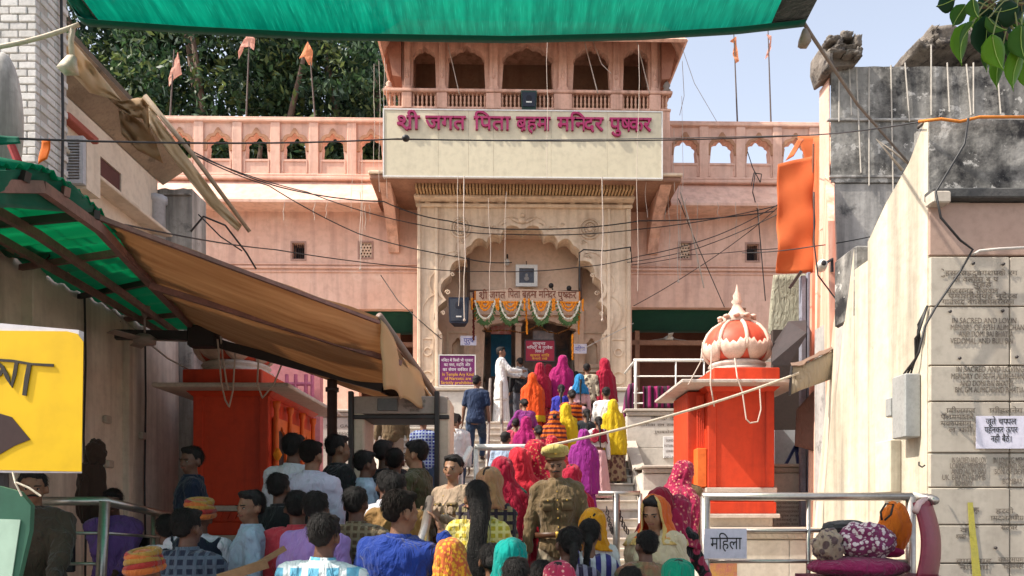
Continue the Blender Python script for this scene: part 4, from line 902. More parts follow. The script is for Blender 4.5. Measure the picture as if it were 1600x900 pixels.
for k in range(3):
    y = 9.4+k*.56; h = foil(0,.38,0,.75,1.0,5,.08,.15); m = MB().prism(rect(-.24,.24,0,zt-z0-.3),0,.04,[h]); m.xf(Matrix.Translation((x1+.05,y,z0+.01)) @ Matrix.Rotation(R(90),4,'Z')); m.build('niche_frame', ORGK, K2)
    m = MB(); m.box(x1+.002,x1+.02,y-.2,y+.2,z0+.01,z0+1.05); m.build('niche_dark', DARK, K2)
m = MB()
for k in range(14): z = 1.25-.04*k; m.box(PX(340,8.9),PX(418,8.9),8.55,8.56,z,z+.02)
stuff(m.build('vent_grille', mat('vent_bronze',(.12,.08,.05),None,5,.5,0,metal=.5), K2))
m = MB(); m.lathe(x1+.12,9.0,[(.02,z0+.55),(.06,z0+.62),(.02,z0+.7)],8); 
one(m,'flower_string',MARI,'small bunch of flowers tied to the left kiosk column','garland',group='hanging flower strings',smooth=True)
# ornate pink screen railing behind the left kiosk
t = thing('ornate_railing', 'pink cast iron railing with red flower scrolls behind the left kiosk', 'railing', (PX(470,11.5),11.5,PZ(690,11.5)))
pm = mat('candy_pink_paint', (.62,.18,.28), (.5,.12,.2), 4, .5, .05); Yq = 11.5
for px in (448,462,478,488): m = MB(); m.tube([P(px,720,Yq),P(px,585,Yq)],.03,8); m.build('bar', pm, t)
for py in (640,600,700): m = MB(); m.tube([P(420,py,Yq),P(490,py,Yq)],.03,8); m.build('rail', pm, t)
for k in range(5):
    x, z = PX(425+k*14,Yq), PZ(655+(k%2)*22,Yq); m = MB(); m.tube([(x+.08*(1-i/12)*math.cos(i*.9),Yq-.04,z+.08*(1-i/12)*math.sin(i*.9)) for i in range(11)],.018,6); m.build('scroll', mat('red_scroll',(.5,.03,.06)), t, True)
m = MB(); m.box(PX(330,12),PX(500,12),12.0,12.2,.5,PZ(560,12)); one(m,'pink_wall',mat('candy_wall',(.62,.25,.27),(.55,.2,.2),2,.8,.1),'candy pink low building wall behind the left kiosk','wall')

# ================================================================== metal detector gate
Yd = 7.7
t = thing('detector_gate', 'walk-through metal detector gate with white side panels under the brown awning', 'gate', (PX(625,Yd),Yd,.45))
mdm = mat('detector_panel_cream', (.60,.48,.38), (.52,.4,.3), 3, .5, .04); 
for a, b in ((558,566),(688,700)):
    m = MB(); m.bbox(PX(a,Yd)-.05,PX(b,Yd)+.02,Yd,Yd+.55,.455,PZ(622,Yd),.02); m.build('side_panel', mdm, t)
for px in (549,683):
    m = MB(); m.bbox(PX(px,Yd)-.025,PX(px,Yd)+.025,Yd-.05,Yd+.02,.455,PZ(612,Yd),.006); m.build('edge_strip', BLACKM, t)
m = MB(); m.bbox(PX(552,Yd),PX(700,Yd),Yd-.005,Yd+.5,PZ(647,Yd),PZ(619,Yd),.01); m.build('header', mat('detector_header', (.32,.26,.22), (.27,.21,.18), 3, .5, .04), t)
m = MB(); m.bbox(PX(548,Yd),PX(702,Yd),Yd-.02,Yd+.52,PZ(655,Yd),PZ(650,Yd)+.01,.006); m.build('header_trim', BLACKM, t)
m = MB(); m.bbox(PX(590,Yd),PX(622,Yd),Yd-.02,Yd-.006,PZ(642,Yd),PZ(623,Yd),.005); m.build('display', mat('detector_display', (.10,.09,.08), None, 5, .3, 0), t)
for i, (a, b, y) in enumerate(((632,665,630),(630,664,637),(640,655,643))):
    V, Fc, wd = text_line(['क','ृ','प','य','ा',' ','ल','ा','इ','न',' ','म','े'][:13-i*2]); letters('lettering', V, Fc, wd, (PX(a,Yd),Yd-.007,PZ(y,Yd)), (1,0,0),(0,0,1), INK, t, width=PX(b,Yd)-PX(a,Yd), height=.045)
# ================================================================== left buildings
WL = -4.6
lw = mat('left_wall_cream', (.78,.69,.58), (.70,.59,.48), 1.2, .9, .2, 12, streak=((.26,.20,.16), .55, 4), stain=((.46,.34,.26), .64, 2), patch=((.30,.22,.17), .70, 5))
stainw = mat('black_stained_limewash', (.55,.52,.47), (.44,.40,.36), 2, .9, .25, 12, streak=((.10,.09,.08), .8, 5), stain=((.12,.11,.10), .56, 3.2))
t = thing('street_wall', 'cream plastered street wall with cracks at the left, dark stains at its far corner', 'wall', (WL-.3,7,0))
m = MB(); n = 20   # wall with low relief irregularity
G = [[(WL+.02*nz3(i*.4,j*.5,1), lerp(2.5,10.5,j/n), lerp(0,4.15,i/8)) for j in range(n+1)] for i in range(9)]; m.grid(G); m.box(WL-1.2,WL-.05,2.5,10.48,0,4.1); m.build('wall_body', lw, t)
m = MB(); m.bbox(WL-.02,WL+.10,6.95,7.15,0,4.0,.01); m.bbox(WL-.02,WL+.07,8.75,8.85,0,4.0,.01); m.build('pier', lw, t)
for y, pts in ((7.9,[(0,3.9),(.02,3.2),(-.02,2.4),(.03,1.6),(0,.6)]),(9.2,[(0,3.9),(.02,3.0),(-.01,2.0),(.02,.8)])):
    m = MB(); m.tube([(WL+.035,y+a,z) for a,z in pts],.012,5); m.build('conduit', GREYC, t)
for y, z in ((8.3,2.6),(9.1,2.5),(8.35,2.1)): m = MB(); m.bbox(WL+.0,WL+.05,y,y+.12,z,z+.09,.02); m.build('broken_patch', MARBLE2, t)
m = MB(); m.bbox(WL-.5,WL+.20,10.2,10.9,0,PZ(520,10.3),.02); m.build('corner_pier', stainw, t)
t = thing('stained_wall', 'frontal limewashed wall heavily stained black at the top, left of the temple wing', 'wall', (PX(220,10.9),10.9,0))
m = MB(); topz = []; n = 26
poly = [(PX(120,10.9),0),(PX(300,10.9),0)]+[(PX(lerp(300,120,i/n),10.9), PZ(295+5*nz3(i*.7,3,1),10.9)) for i in range(n+1)]
m.prism(poly, 10.9, 11.4); m.build('wall_body', stainw, t)
m = MB(); m.bbox(PX(118,10.9),PX(299,10.9),10.86,11.44,PZ(306,10.9),PZ(303,10.9),.01); m.build('drip_edge', stainw, t)
# curved slab edge with writing (behind the yellow board)
t = thing('sloping_canopy', 'sagging grey plaster canopy slab at the far left with scribbled writing underneath', 'canopy', (WL+.3,5.5,2.6))
m = MB(); N_ = 14; top = []; 
for i in range(N_+1):
    u = i/N_; y = lerp(3.2,7.4,u); z = PZ(0,1)*0+ (2.95 - .12*math.sin(math.pi*u)); top.append((WL+1.05*(1-.75*u**2), y, z))
rows = [[(p[0],p[1],p[2]+.06) for p in top],[(p[0]+.03,p[1],p[2]) for p in top],[(WL-.02,p[1],p[2]-.25) for p in top]]
m.grid(rows); m.build('slab', mat('canopy_plaster', (.42,.37,.32), (.32,.27,.22), 2, .9, .3, 14, stain=((.2,.16,.13),.62,3)), t, True, .05)
# upper storey with eave
t = thing('upper_house', 'cream upper storey with grey louvred shutter box and sloping shaded eave at the left', 'house', (-6.5,9,4.2)); XU = -5.2
uc = mat('upper_cream', (.70,.60,.48), (.62,.51,.40), 1.5, .9, .15, 12, streak=((.3,.22,.15),.4,4))
zu = 6.75
m = MB(); m.box(XU-2.5,XU,6.2,10.85,4.16,zu-.3); m.box(XU-2.5,XU-.02,6.2,10.85,zu-.3,zu-.002); m.build('wall', uc, t)
m = MB(); m.bbox(XU-2.6,XU+.05,8.0,8.25,zu-.05,zu+.05,.01); m.bbox(XU-2.5,XU+.42,8.07,11.0,zu,zu+.08,.01); m.build('roof_slab', mat('roof_dark', (.16,.12,.09), (.1,.08,.06), 3, .9, .2), t)
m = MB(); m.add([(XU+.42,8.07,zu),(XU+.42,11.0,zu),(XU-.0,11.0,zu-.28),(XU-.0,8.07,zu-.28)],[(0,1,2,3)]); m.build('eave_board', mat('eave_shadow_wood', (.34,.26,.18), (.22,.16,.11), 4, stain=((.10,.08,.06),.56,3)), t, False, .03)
def onwall(px, py): Y = XU*F/(px-CX); return Y, PZ(py, Y)
(ya, za), (yb_, zb_) = onwall(149,240), onwall(186,291); zb_ = PZ(292, ya)
w1 = MB(); w1.bbox(XU-.02,XU+.012,ya,yb_,zb_,za,.006); w1 = w1.build('window', mat('maroon_shutter', (.10,.03,.03), (.07,.02,.02), 4, .5, .05), t)
m = MB(); 
for q in ((ya-.05,ya,zb_-.05,za+.05),(yb_,yb_+.05,zb_-.05,za+.05),(ya,yb_,za,za+.05),(ya,yb_,zb_-.05,zb_)): m.box(XU-.01,XU+.03,*q)
m.build('window_frame', uc, w1)
m = MB(); m.bbox(XU-.01,XU+.12,8.5,9.1,6.12,6.2,.01); m.build('lintel', mat('red_lintel', (.42,.12,.09), None, 4), t)
m = MB(); m.bbox(XU-.01,XU+.25,8.1,10.8,PZ(296,9.2),PZ(290,9.2),.01); m.build('sill_ledge', uc, t)
jx = [(XU+.003)]; h=[]
for a in range(5):
    for b in range(6): h.append([(8.12+a*.085+.03*math.cos(q), 5.60+b*.085+.03*math.sin(q)) for q in [2*math.pi*k/6 for k in range(6)]])
m = MB().prism(rect(8.04,8.54,5.52,6.10),0,.05,h); m.xf(Matrix.Translation((XU+.06,0,0)) @ Matrix.Rotation(R(90),4,'Z')); m.build('lattice_window', mat('lattice_brown', (.28,.17,.11), None, 5), t)
# shutter box
Yv = 8.3; sb = thing('louvred_shutter', 'open grey louvred shutter box on the upper storey at the left', 'shutter', (PX(103,Yv),Yv,PZ(290,Yv)))
x0, x1, z0, z1 = PX(76,Yv), PX(132,Yv), PZ(288,Yv), PZ(214,Yv); lm = mat('louvre_grey', (.48,.48,.50), (.4,.4,.42), 3, .6, .05)
MB().prism(rect(x0,x1,z0,z1), Yv-.03, Yv+.03, [rect(x0+.04,(x0+x1)/2-.012,z0+.04,z1-.04), rect((x0+x1)/2+.012,x1-.04,z0+.04,z1-.04)]).build('frame', lm, sb)
pr = None
for c in range(2):
    for k in range(14):
        xa, xb = (x0+.042,(x0+x1)/2-.014) if c == 0 else ((x0+x1)/2+.014,x1-.042); z = lerp(z0+.05,z1-.06,k/13)
        m = MB(); m.add([(xa,Yv-.022,z-.012),(xb,Yv-.022,z-.012),(xb,Yv+.012,z+.022),(xa,Yv+.012,z+.022),(xa,Yv-.016,z-.016),(xb,Yv-.016,z-.016),(xb,Yv+.018,z+.018),(xa,Yv+.018,z+.018)],[(0,1,2,3),(7,6,5,4),(0,4,5,1),(3,2,6,7)]); m.build('slat', lm, sb)
m = MB(); m.box(x0,x1,Yv+.04,8.62,z0-.03,z1); m.build('side_cheek', uc, sb)
# lattice and broken plaster at the far end
m = MB(); m.lathe(PX(245,10.8),10.8,[(.12,4.9),(.12,6.1),(.15,6.12),(.15,6.2)],10); one(m,'vent_pipe',lm,'short white vent pipe at the far end of the upper storey','pipe',smooth=True)
# white painted brick pier, top left
Yk = 6.4; t = thing('brick_pier', 'white painted brick pier with weather stains at the top left corner', 'wall', (PX(20,Yk),Yk,3.9))
bw = [mat('white_brick_%s' % k, c, tuple(q*.85 for q in c), 6, .85, .2, 20, stain=((.30,.25,.2),.66,4)) for k, c in (('a',(.60,.57,.54)),('b',(.55,.52,.49)),('c',(.63,.60,.57)))]
x1 = PX(57,Yk); zlo, zhi = 3.95, 6.35; ch = 37/3/F*Yk*1.0*1.0; ch = 12.2/F*Yk
rows_ = int((zhi-zlo)/ch); MB().box(PX(-60,Yk),x1-.012,Yk+.012,Yk+.45,zlo,zhi).build('mortar_core', mat('mortar_pale', (.42,.38,.34)), t)
protos = {}
for r_ in range(rows_):
    z = zlo+ch*r_
    for k in range(6):
        xa = x1-(k+ (0.5 if r_%2 else 1))*.155; xb = min(x1, xa+.150 if not (k==0 and r_%2) else x1); xa = max(xa, x1-.78)
        if xb-xa < .03: continue
        m = MB(); m.bbox(xa,xb-.004,Yk+rnd.uniform(-.004,.004),Yk+.06,z+.004,z+ch-.004,.006); m.build('brick', bw[rnd.randrange(3)], t)
    for k in range(8):
        ya = Yk+.065+(k+(0 if r_%2 else .5))*.2; 
        if ya+.19 > Yk+.46: continue
        m = MB(); m.bbox(x1-.05,x1+rnd.uniform(-.003,.004),ya,ya+.194,z+.004,z+ch-.004,.006); m.build('brick', bw[rnd.randrange(3)], t)
m = MB(); m.bbox(PX(-60,Yk),x1+.05,Yk-.05,Yk+.45,zhi,zhi+.06,.01); m.build('cap', stainw, t)
m = MB(); m.tube([(x1+.03,Yk+.3,6.3),(x1+.035,Yk+.32,5.2),(x1+.03,Yk+.31,4.2)],.012,6); m.build('conduit', GREYC, t)
m = MB(); m.ell((PX(5,5.9),5.9,PZ(190,5.9)),(.14,.14,.55),18,12); one(m,'water_jar', stainw, 'rounded blackened plaster shoulder at the extreme left edge','pillar',smooth=True)
# air conditioner behind glass
Yx = 6.2; t = thing('air_conditioner', 'dusty window air conditioner in a wooden frame high at the far left', 'air conditioner', (PX(30,Yx),Yx,PZ(376,Yx)))
x0, x1, z0, z1 = PX(-20,Yx), PX(66,Yx), PZ(376,Yx), PZ(311,Yx)
m = MB(); m.bbox(x0+.03,x1-.07,Yx,Yx+.4,z0+.03,z1-.03,.01); m.build('casing', mat('ac_grey', (.28,.28,.27), (.2,.2,.2), 4, .4, .05, stain=((.4,.4,.4),.6,6)), t)
m = MB().prism(rect(x0,x1,z0,z1), Yx-.05, Yx+.42, [rect(x0+.03,x1-.09,z0+.03,z1-.03)]); m.build('wooden_frame', mat('ac_wood', (.30,.24,.17), (.2,.15,.1), 5), t)
for k in range(9): z = lerp(z0+.06,z1-.06,k/8); MB().box(x0+.05,x1-.12,Yx-.012,Yx-.002,z-.006,z+.006).build('grille_slat', mat('ac_slat', (.36,.36,.34)), t)
# ================================================================== awnings
GREENF = cloth('green_fibre_sheet', (.0,.42,.24), (.0,.32,.18), .7, rough=.5)
BROWNT = mat('brown_tarp_plain', (.3,.12,.03)); 
def brown_tarp():
    m, N, L, b = _new('brown_woven_tarp')
    tc = N.new('ShaderNodeTexCoord'); at = N.new('ShaderNodeUVMap'); mp = N.new('ShaderNodeMapping'); mp.inputs['Scale'].default_value = (2.2, 34, 1); L.new(at.outputs[0], mp.inputs[0])
    n1 = N.new('ShaderNodeTexNoise'); n1.inputs['Scale'].default_value = 1.0; n1.inputs['Detail'].default_value = 6; L.new(mp.outputs[0], n1.inputs[0])
    r = N.new('ShaderNodeValToRGB'); r.color_ramp.elements[0].color = (.32,.19,.105,1); r.color_ramp.elements[1].color = (.46,.31,.19,1); r.color_ramp.elements[0].position=.3; r.color_ramp.elements[1].position=.7; L.new(n1.outputs[0], r.inputs[0])
    L.new(r.outputs[0], b.inputs['Base Color']); b.inputs['Roughness'].default_value=.8
    tr = N.new('ShaderNodeBsdfTranslucent'); L.new(r.outputs[0], tr.inputs[0]); ms = N.new('ShaderNodeMixShader'); ms.inputs[0].default_value=.55; L.new(b.outputs[0], ms.inputs[1]); L.new(tr.outputs[0], ms.inputs[2]); L.new(ms.outputs[0], N['Material Output'].inputs[0]); return m
def sheetobj(name, G, mt, parent, solid=.006, smooth=True):
    m = MB().grid(G); o = m.build(name, mt, parent, smooth, solid); nv, nu = len(G)-1, len(G[0])-1
    uv = o.data.uv_layers.new(name='UVMap'); 
    for p in o.data.polygons:
        i, j = divmod(p.index, nu)
        for li, (a, b) in zip(p.loop_indices, ((j,i),(j+1,i),(j+1,i+1),(j,i+1))): uv.data[li].uv = (a/nu, b/nv)
    return o
A, B, C, D = P(150,330,4.6), P(592,498,7.0), P(712,662,8.6), P(312,515,9.0)
aw = thing('brown_awning', 'brown striped tarpaulin awning on a metal frame, sloping over the queue at the left', 'awning', (-2.6,6.5,2.6))
def fnb(p, u, v): return p+Vector((0,0,-.10*math.sin(math.pi*min(1,v*1.0))*(.5+.5*u)+.015*math.sin(v*22+u*2)))
sheetobj('tarp', sheetgrid(A,B,C,D,30,24,.06,.03,2,fnb), brown_tarp(), aw)
pinkmetal = mat('dusty_red_metal', (.28,.14,.12), (.14,.08,.07), 6, .6, .1)
def beam(parent, a, b, w=.05, h=.06, mt=pinkmetal, name='frame_tube'): m = MB(); m.obox(a,b,w,h); return m.build(name, mt, parent)
dn = Vector((0,0,-.07))
beam(aw, A.lerp(D,.0)+dn*.5, B+dn*.5, .03, .03); beam(aw, A+dn, D+dn, .04, .04); beam(aw, A.lerp(D,.35)+dn*1.6, B.lerp(C,.25)+dn*2, .04, .05); 
bar1 = [P(180,523,8.2), P(312,525,8.4), P(352,540,8.3), P(600,606,7.9), P(712,655,8.5)]
for a, b in zip(bar1, bar1[1:]): beam(aw, a, b, .09, .10, BLACKM, 'black_beam')
m = MB(); m.bbox(bar1[1].x-.1,bar1[1].x+.22,8.28,8.45,bar1[1].z-.14,bar1[1].z+.1,.02); m.build('clamp', BLACKM, aw)
m = MB(); Yp = 8.2; m.tube([(PX(519,Yp),Yp,.45),(PX(519,Yp),Yp,PZ(593,Yp))],.055,14); m.lathe(PX(519,Yp),Yp,[(.075,PZ(612,Yp)),(.075,PZ(606,Yp))],14); m.build('support_post', mat('post_brown', (.09,.06,.06), (.06,.04,.04), 5, .45, .05), aw, True)
# pipe along the far edge and the cream valance
m = MB(); m.tube([B+Vector((0,0,.03)), B.lerp(C,.5)+Vector((0,0,.02)), C],.035,10); m.build('edge_pipe', mat('edge_pipe_brown',(.22,.15,.12),None,5,.5,0), aw, True)
CRV = cloth('cream_valance', (.66,.46,.26), (.60,.38,.20), .35)
va = B+Vector((0,0,-.01)); vb = C
def fv(p, u, v): return p+Vector((.03*math.sin(u*18),.05*math.sin(u*11+1)*v,.05*abs(math.sin(u*math.pi*5))*v))
G = sheetgrid(va, vb+Vector((0,0,-.02)), P(716,678,8.6), P(600,608,7.05),34,12,0,.03,4,fv); sheetobj('valance', G, CRV, aw)
# green part
ga = thing('green_awning', 'green corrugated fibreglass roof sheets on red brackets along the left wall', 'awning', (-3.6,6,3.9))
wallz = 3.92
def gpt(u, v):   # u: 0 wall .. 1 street ; v: 0 near .. 1 far
    outer = [P(-60,262,3.3), P(75,264,3.8), P(160,331,4.6), P(240,428,6.4), P(314,512,9.0)]
    f = v*4; i = min(3, int(f)); o = outer[i].lerp(outer[i+1], f-i); wv = Vector((WL+.02, lerp(2.9,9.4,v), wallz)); return wv.lerp(o, u)
nsh = 9
for k in range(nsh):
    v0, v1 = k/nsh, (k+1)/nsh+.008; G = []
    for i in range(15):
        v = lerp(v0,v1,i/14); G.append([gpt(j/10, min(v,1))+Vector((0,0,.018*math.sin(i/14*math.pi*6)+.01*(k%2))) for j in range(11)])
    sheetobj('roof_sheet', G, GREENF, ga, .004)
for k in range(7):
    v = (k+.3)/7; beam(ga, gpt(0,v)+dn*.6, gpt(1,v)+dn*.6, .035, .05, BLACKM if k%2 else pinkmetal, 'rafter')
for u in (.35,.62,.98): 
    pp = [gpt(u, q/8)+dn*1.4 for q in range(9)]
    for a, b in zip(pp, pp[1:]): beam(ga, a, b, .045, .06, pinkmetal, 'purlin')
beam(ga, P(150,400,6.5), P(225,470,8.0), .03, .03, WHITEP, 'lamp_tube')
G = sheetgrid(P(-40,262,3.35),P(75,262,3.85),P(160,331,4.65),P(-40,320,3.4),14,6,.02,.05,4); sheetobj('edge_cloth', G, cloth('dark_green_tarp',(.0,.14,.085),(.0,.09,.055),.25), ga)
m = MB(); m.grid(sheetgrid(P(-40,208,4.2),P(28,210,4.3),P(32,222,4.3),P(-40,228,4.2),10,4,.0,.05,5)); one(m,'green_cloth_scrap', cloth('dark_green_tarp',(.0,.14,.085)),'small dark green cloth scrap tied at the far left edge','cloth',smooth=True,solid=.005)
m = MB(); m.tube([P(18,228,5.4),P(28,252,5.4),P(30,262,5.4)],.03,8); one(m,'red_bracket', mat('bracket_red',(.35,.04,.04)),'short red metal bracket below the green scrap at the far left','bracket')
m = MB(); m.grid(sheetgrid(P(66,220,6.2),P(80,218,6.2),P(76,250,6.2),P(62,258,6.2),5,8,0,.06,6)); one(m,'orange_rag', cloth('orange_cloth',(.8,.2,.02),(.7,.15,.02),.3),'small orange rag tied to a rope beside the louvred shutter','cloth',smooth=True,solid=.005)
ceiling_fan('grey ceiling fan hanging below the green roof sheets at the left', 226, 527, 7.9, .42, .15, False, .33, mat('fan_dusty', (.28,.22,.19), None, 4, .5, .05))
# torn cream tarp, upper left
TARP = cloth('cream_torn_tarp', (.62,.49,.33), (.52,.38,.23), .3); TARPB = cloth('brown_torn_tarp', (.42,.28,.15), (.33,.21,.11), .35)
tt = thing('torn_tarpaulin', 'torn cream tarpaulin with its loose pole hanging down from the upper storey', 'tarpaulin', (PX(200,8.6),8.6,PZ(360,8.6)))
def strip(name, up, lo, Y, mt, nv=8, amp=.05, bow=.0):
    """cloth between two traced edges (px lists of equal length), each with its distance"""
    n = len(up); K = 5; U = []; L_ = []
    for i in range(n-1):
        for k in range(K): f = k/K; U.append([lerp(up[i][q],up[i+1][q],f) for q in range(2)]); L_.append([lerp(lo[i][q],lo[i+1][q],f) for q in range(2)])
    U.append(up[-1]); L_.append(lo[-1]); G = []
    for v in range(nv+1):
        row = []
        for i,(a,b) in enumerate(zip(U,L_)):
            f = v/nv; Yq = (Y(i/(len(U)-1)) if callable(Y) else Y)+amp*2*nz3(i*.35,v*.5,3)+bow*math.sin(math.pi*f); row.append(P(lerp(a[0],b[0],f),lerp(a[1],b[1],f),Yq))
        G.append(row)
    return sheetobj(name, G, mt, tt)
strip('tarp_panel', [(72,27),(100,50),(128,82),(160,120),(190,157)],[(72,29),(85,70),(105,108),(140,145),(188,158)], lambda u: lerp(7.4,8.6,u), TARP)
strip('tarp_panel', [(165,150),(190,158),(215,153),(234,154)],[(195,178),(205,182),(222,185),(236,212)], 8.7, TARPB, amp=.08)
strip('tarp_panel', [(185,172),(205,180),(236,200)],[(190,210),(215,235),(255,255)], 8.9, TARPB, amp=.1)
strip('tarp_panel', [(232,163),(262,205),(300,255),(345,315),(378,352)],[(234,198),(248,218),(280,262),(328,322),(372,362)], lambda u: lerp(8.6,9.2,u), TARP, amp=.05)
m = MB(); m.tube([P(226,150,8.6),P(300,240,8.85),P(390,362,9.2)],[.035,.03,.025],8); m.build('pole', mat('bamboo_pole', (.34,.25,.17), (.25,.18,.12), 6, .7, .1), tt, True)
# ================================================================== green shade net overhead
def net_mat():
    m, N, L, b = _new('green_shade_net'); tc = N.new('ShaderNodeTexCoord'); mp = N.new('ShaderNodeMapping'); mp.inputs['Scale'].default_value=(9,1.1,1); L.new(tc.outputs['Object'], mp.inputs[0])
    n1 = N.new('ShaderNodeTexNoise'); n1.inputs['Scale'].default_value=3; n1.inputs['Detail'].default_value=7; L.new(mp.outputs[0], n1.inputs[0])
    r = N.new('ShaderNodeValToRGB'); r.color_ramp.elements[0].color=(.0,.26,.19,1); r.color_ramp.elements[1].color=(.005,.40,.29,1); r.color_ramp.elements[0].position=.35; r.color_ramp.elements[1].position=.68; L.new(n1.outputs[0], r.inputs[0])
    mp2 = N.new('ShaderNodeMapping'); mp2.inputs['Scale'].default_value=(150,6,6); L.new(tc.outputs['Object'], mp2.inputs[0]); n2 = N.new('ShaderNodeTexNoise'); n2.inputs['Scale'].default_value=1; L.new(mp2.outputs[0], n2.inputs[0])
    mx = N.new('ShaderNodeMix'); mx.data_type='RGBA'; r2 = N.new('ShaderNodeValToRGB'); r2.color_ramp.elements[0].position=.58; r2.color_ramp.elements[1].position=.72; r2.color_ramp.elements[1].color=(.5,.5,.5,1); L.new(n2.outputs[0], r2.inputs[0]); L.new(r2.outputs[0], mx.inputs[0]); L.new(r.outputs[0], mx.inputs[6]); mx.inputs[7].default_value=(.03,.58,.44,1)
    L.new(mx.outputs[2], b.inputs['Base Color']); b.inputs['Roughness'].default_value=.7
    tr = N.new('ShaderNodeBsdfTranslucent'); L.new(mx.outputs[2], tr.inputs[0]); ms = N.new('ShaderNodeMixShader'); ms.inputs[0].default_value=.72; L.new(b.outputs[0], ms.inputs[1]); L.new(tr.outputs[0], ms.inputs[2]); tp = N.new('ShaderNodeBsdfTransparent'); m2 = N.new('ShaderNodeMixShader'); m2.inputs[0].default_value=.10; L.new(ms.outputs[0], m2.inputs[1]); L.new(tp.outputs[0], m2.inputs[2]); L.new(m2.outputs[0], N['Material Output'].inputs[0]); return m   # a knitted net lets part of the light straight through
NET = net_mat(); tn = thing('shade_net', 'bright green shade net with a dark hem stretched overhead across the street', 'shade net', (0,5,4.8))
edge = [(92,-34,5.0),(130,30,5.0),(300,42,5.1),(500,52,5.15),(800,57,5.2),(1000,52,5.15),(1150,43,5.1),(1256,31,5.05)]
def epy(u):
    f = u*(len(edge)-1); i = min(len(edge)-2,int(f)); t_ = f-i; a, b = edge[i], edge[i+1]; return P(lerp(a[0],b[0],t_),lerp(a[1],b[1],t_),lerp(a[2],b[2],t_))
G = []
for v in range(22):
    row = []
    for j in range(61):
        u = j/60; p = epy(u); k = v/21; q = Vector((p.x*(1+.0*k), p.y-6.2*k, p.z+.12*math.sin(math.pi*k)*1.5-.15*k)); q.z += (.03*math.sin(u*42+v*.2)+.05*nz3(u*9,v*.15,0))*min(1,k*6); row.append(q)
    G.append(row)
sheetobj('net', G, NET, tn, .003)
hem = [[epy(j/60)+Vector((0,.004,0)) for j in range(61)],[epy(j/60)+Vector((0,.0,-.045)) for j in range(61)],[epy(j/60)+Vector((0,-.05,-.03)) for j in range(61)]]
sheetobj('hem', hem, cloth('net_hem',(.0,.10,.06),(.0,.07,.045),.15), tn, .006)
lp = epy(0.145); 
m = MB(); m.grid([[epy(1.0)+Vector((0,-y_,0)),epy(1.0)+Vector((.0,-y_,.5))] for y_ in (0,.01)]) if 0 else None
G = sheetgrid(epy(1)+Vector((-.22,.004,.0)),epy(1)+Vector((.01,.004,0)),epy(1)+Vector((.01,-1.0,.12)),epy(1)+Vector((-.22,-1.0,.12)),4,8,0,.01); sheetobj('corner_patch', [[p+Vector((0,0,-.02)) for p in r] for r in G], cloth('net_corner_grey',(.06,.075,.07),None,.1), tn)
G = sheetgrid(epy(.0)+Vector((-.02,.004,.0)),epy(.145)+Vector((.1,.0,0)),epy(.145)+Vector((.1,-1.0,.08)),epy(0)+Vector((-.02,-1.0,.12)),4,8,0,.01); sheetobj('corner_patch', [[p+Vector((0,0,-.02)) for p in r] for r in G], cloth('net_corner_grey',(.06,.075,.07),None,.1), tn)
# ropes of the net
def rope(label, pts, r=.012, group='ropes', mt=None, name='rope', temple=False):
    r = r*.72 if name == 'cable' else r; m = MB(); m.tube(pts, r, 6); return one(m, name, mt or ROPE, label, 'rope' if name == 'rope' else 'cable', group=group, smooth=True, temple=temple)
rope('pale rope tying the left corner of the green net to the left edge', sag(P(-20,76,4.9),P(124,38,5.0),.02), .014)
m = MB(); p = P(113,42,5.0); m.tube([p,p+Vector((-.01,0,-.10)),p+Vector((.0,0,-.2))],[.02,.018,.02],8); m.loft([[(p.x+dx*s+o_,p.y+dy*s,p.z-z) for dx,dy in ((-1,-1),(1,-1),(1,1),(-1,1))] for z,s,o_ in ((.2,.02,0),(.25,.035,-.02),(.3,.05,-.03))]); one(m,'rope_tassel',ROPE,'frayed rope end dangling below the left corner of the green net','rope',group='rope tassels',smooth=True)
m = MB(); p = P(1257,46,5.05); m.loft([[(p.x+dx*s,p.y+dy*s,p.z-z) for dx,dy in ((-1,-1),(1,-1),(1,1),(-1,1))] for z,s in ((0,.012),(.06,.03),(.1,.034),(.12,.02))]); one(m,'rope_tassel',mat('tassel_brown',(.3,.24,.18)),'short brown knotted cloth under the right corner of the green net','rope',group='rope tassels',smooth=True)
rope('dark rope running from the right corner of the green net down to the right', [P(1256,36,5.05),P(1268,55,5.2),P(1340,163,7.0),P(1420,255,9.2)], .014, mt=mat('rope_dark',(.2,.16,.13)))
rope('pale cord continuing down the weathered wall at the right', [P(1420,255,9.3),P(1500,270,9.35),P(1408,262,9.35)][:1]+[P(1370,218,9.35),P(1410,266,9.35)], .02)
rope('long pale rope stretched from the centre rail up to the right torn canvas', sag(P(845,699,7.6),P(1248,583,8.3),.06,20), .016)
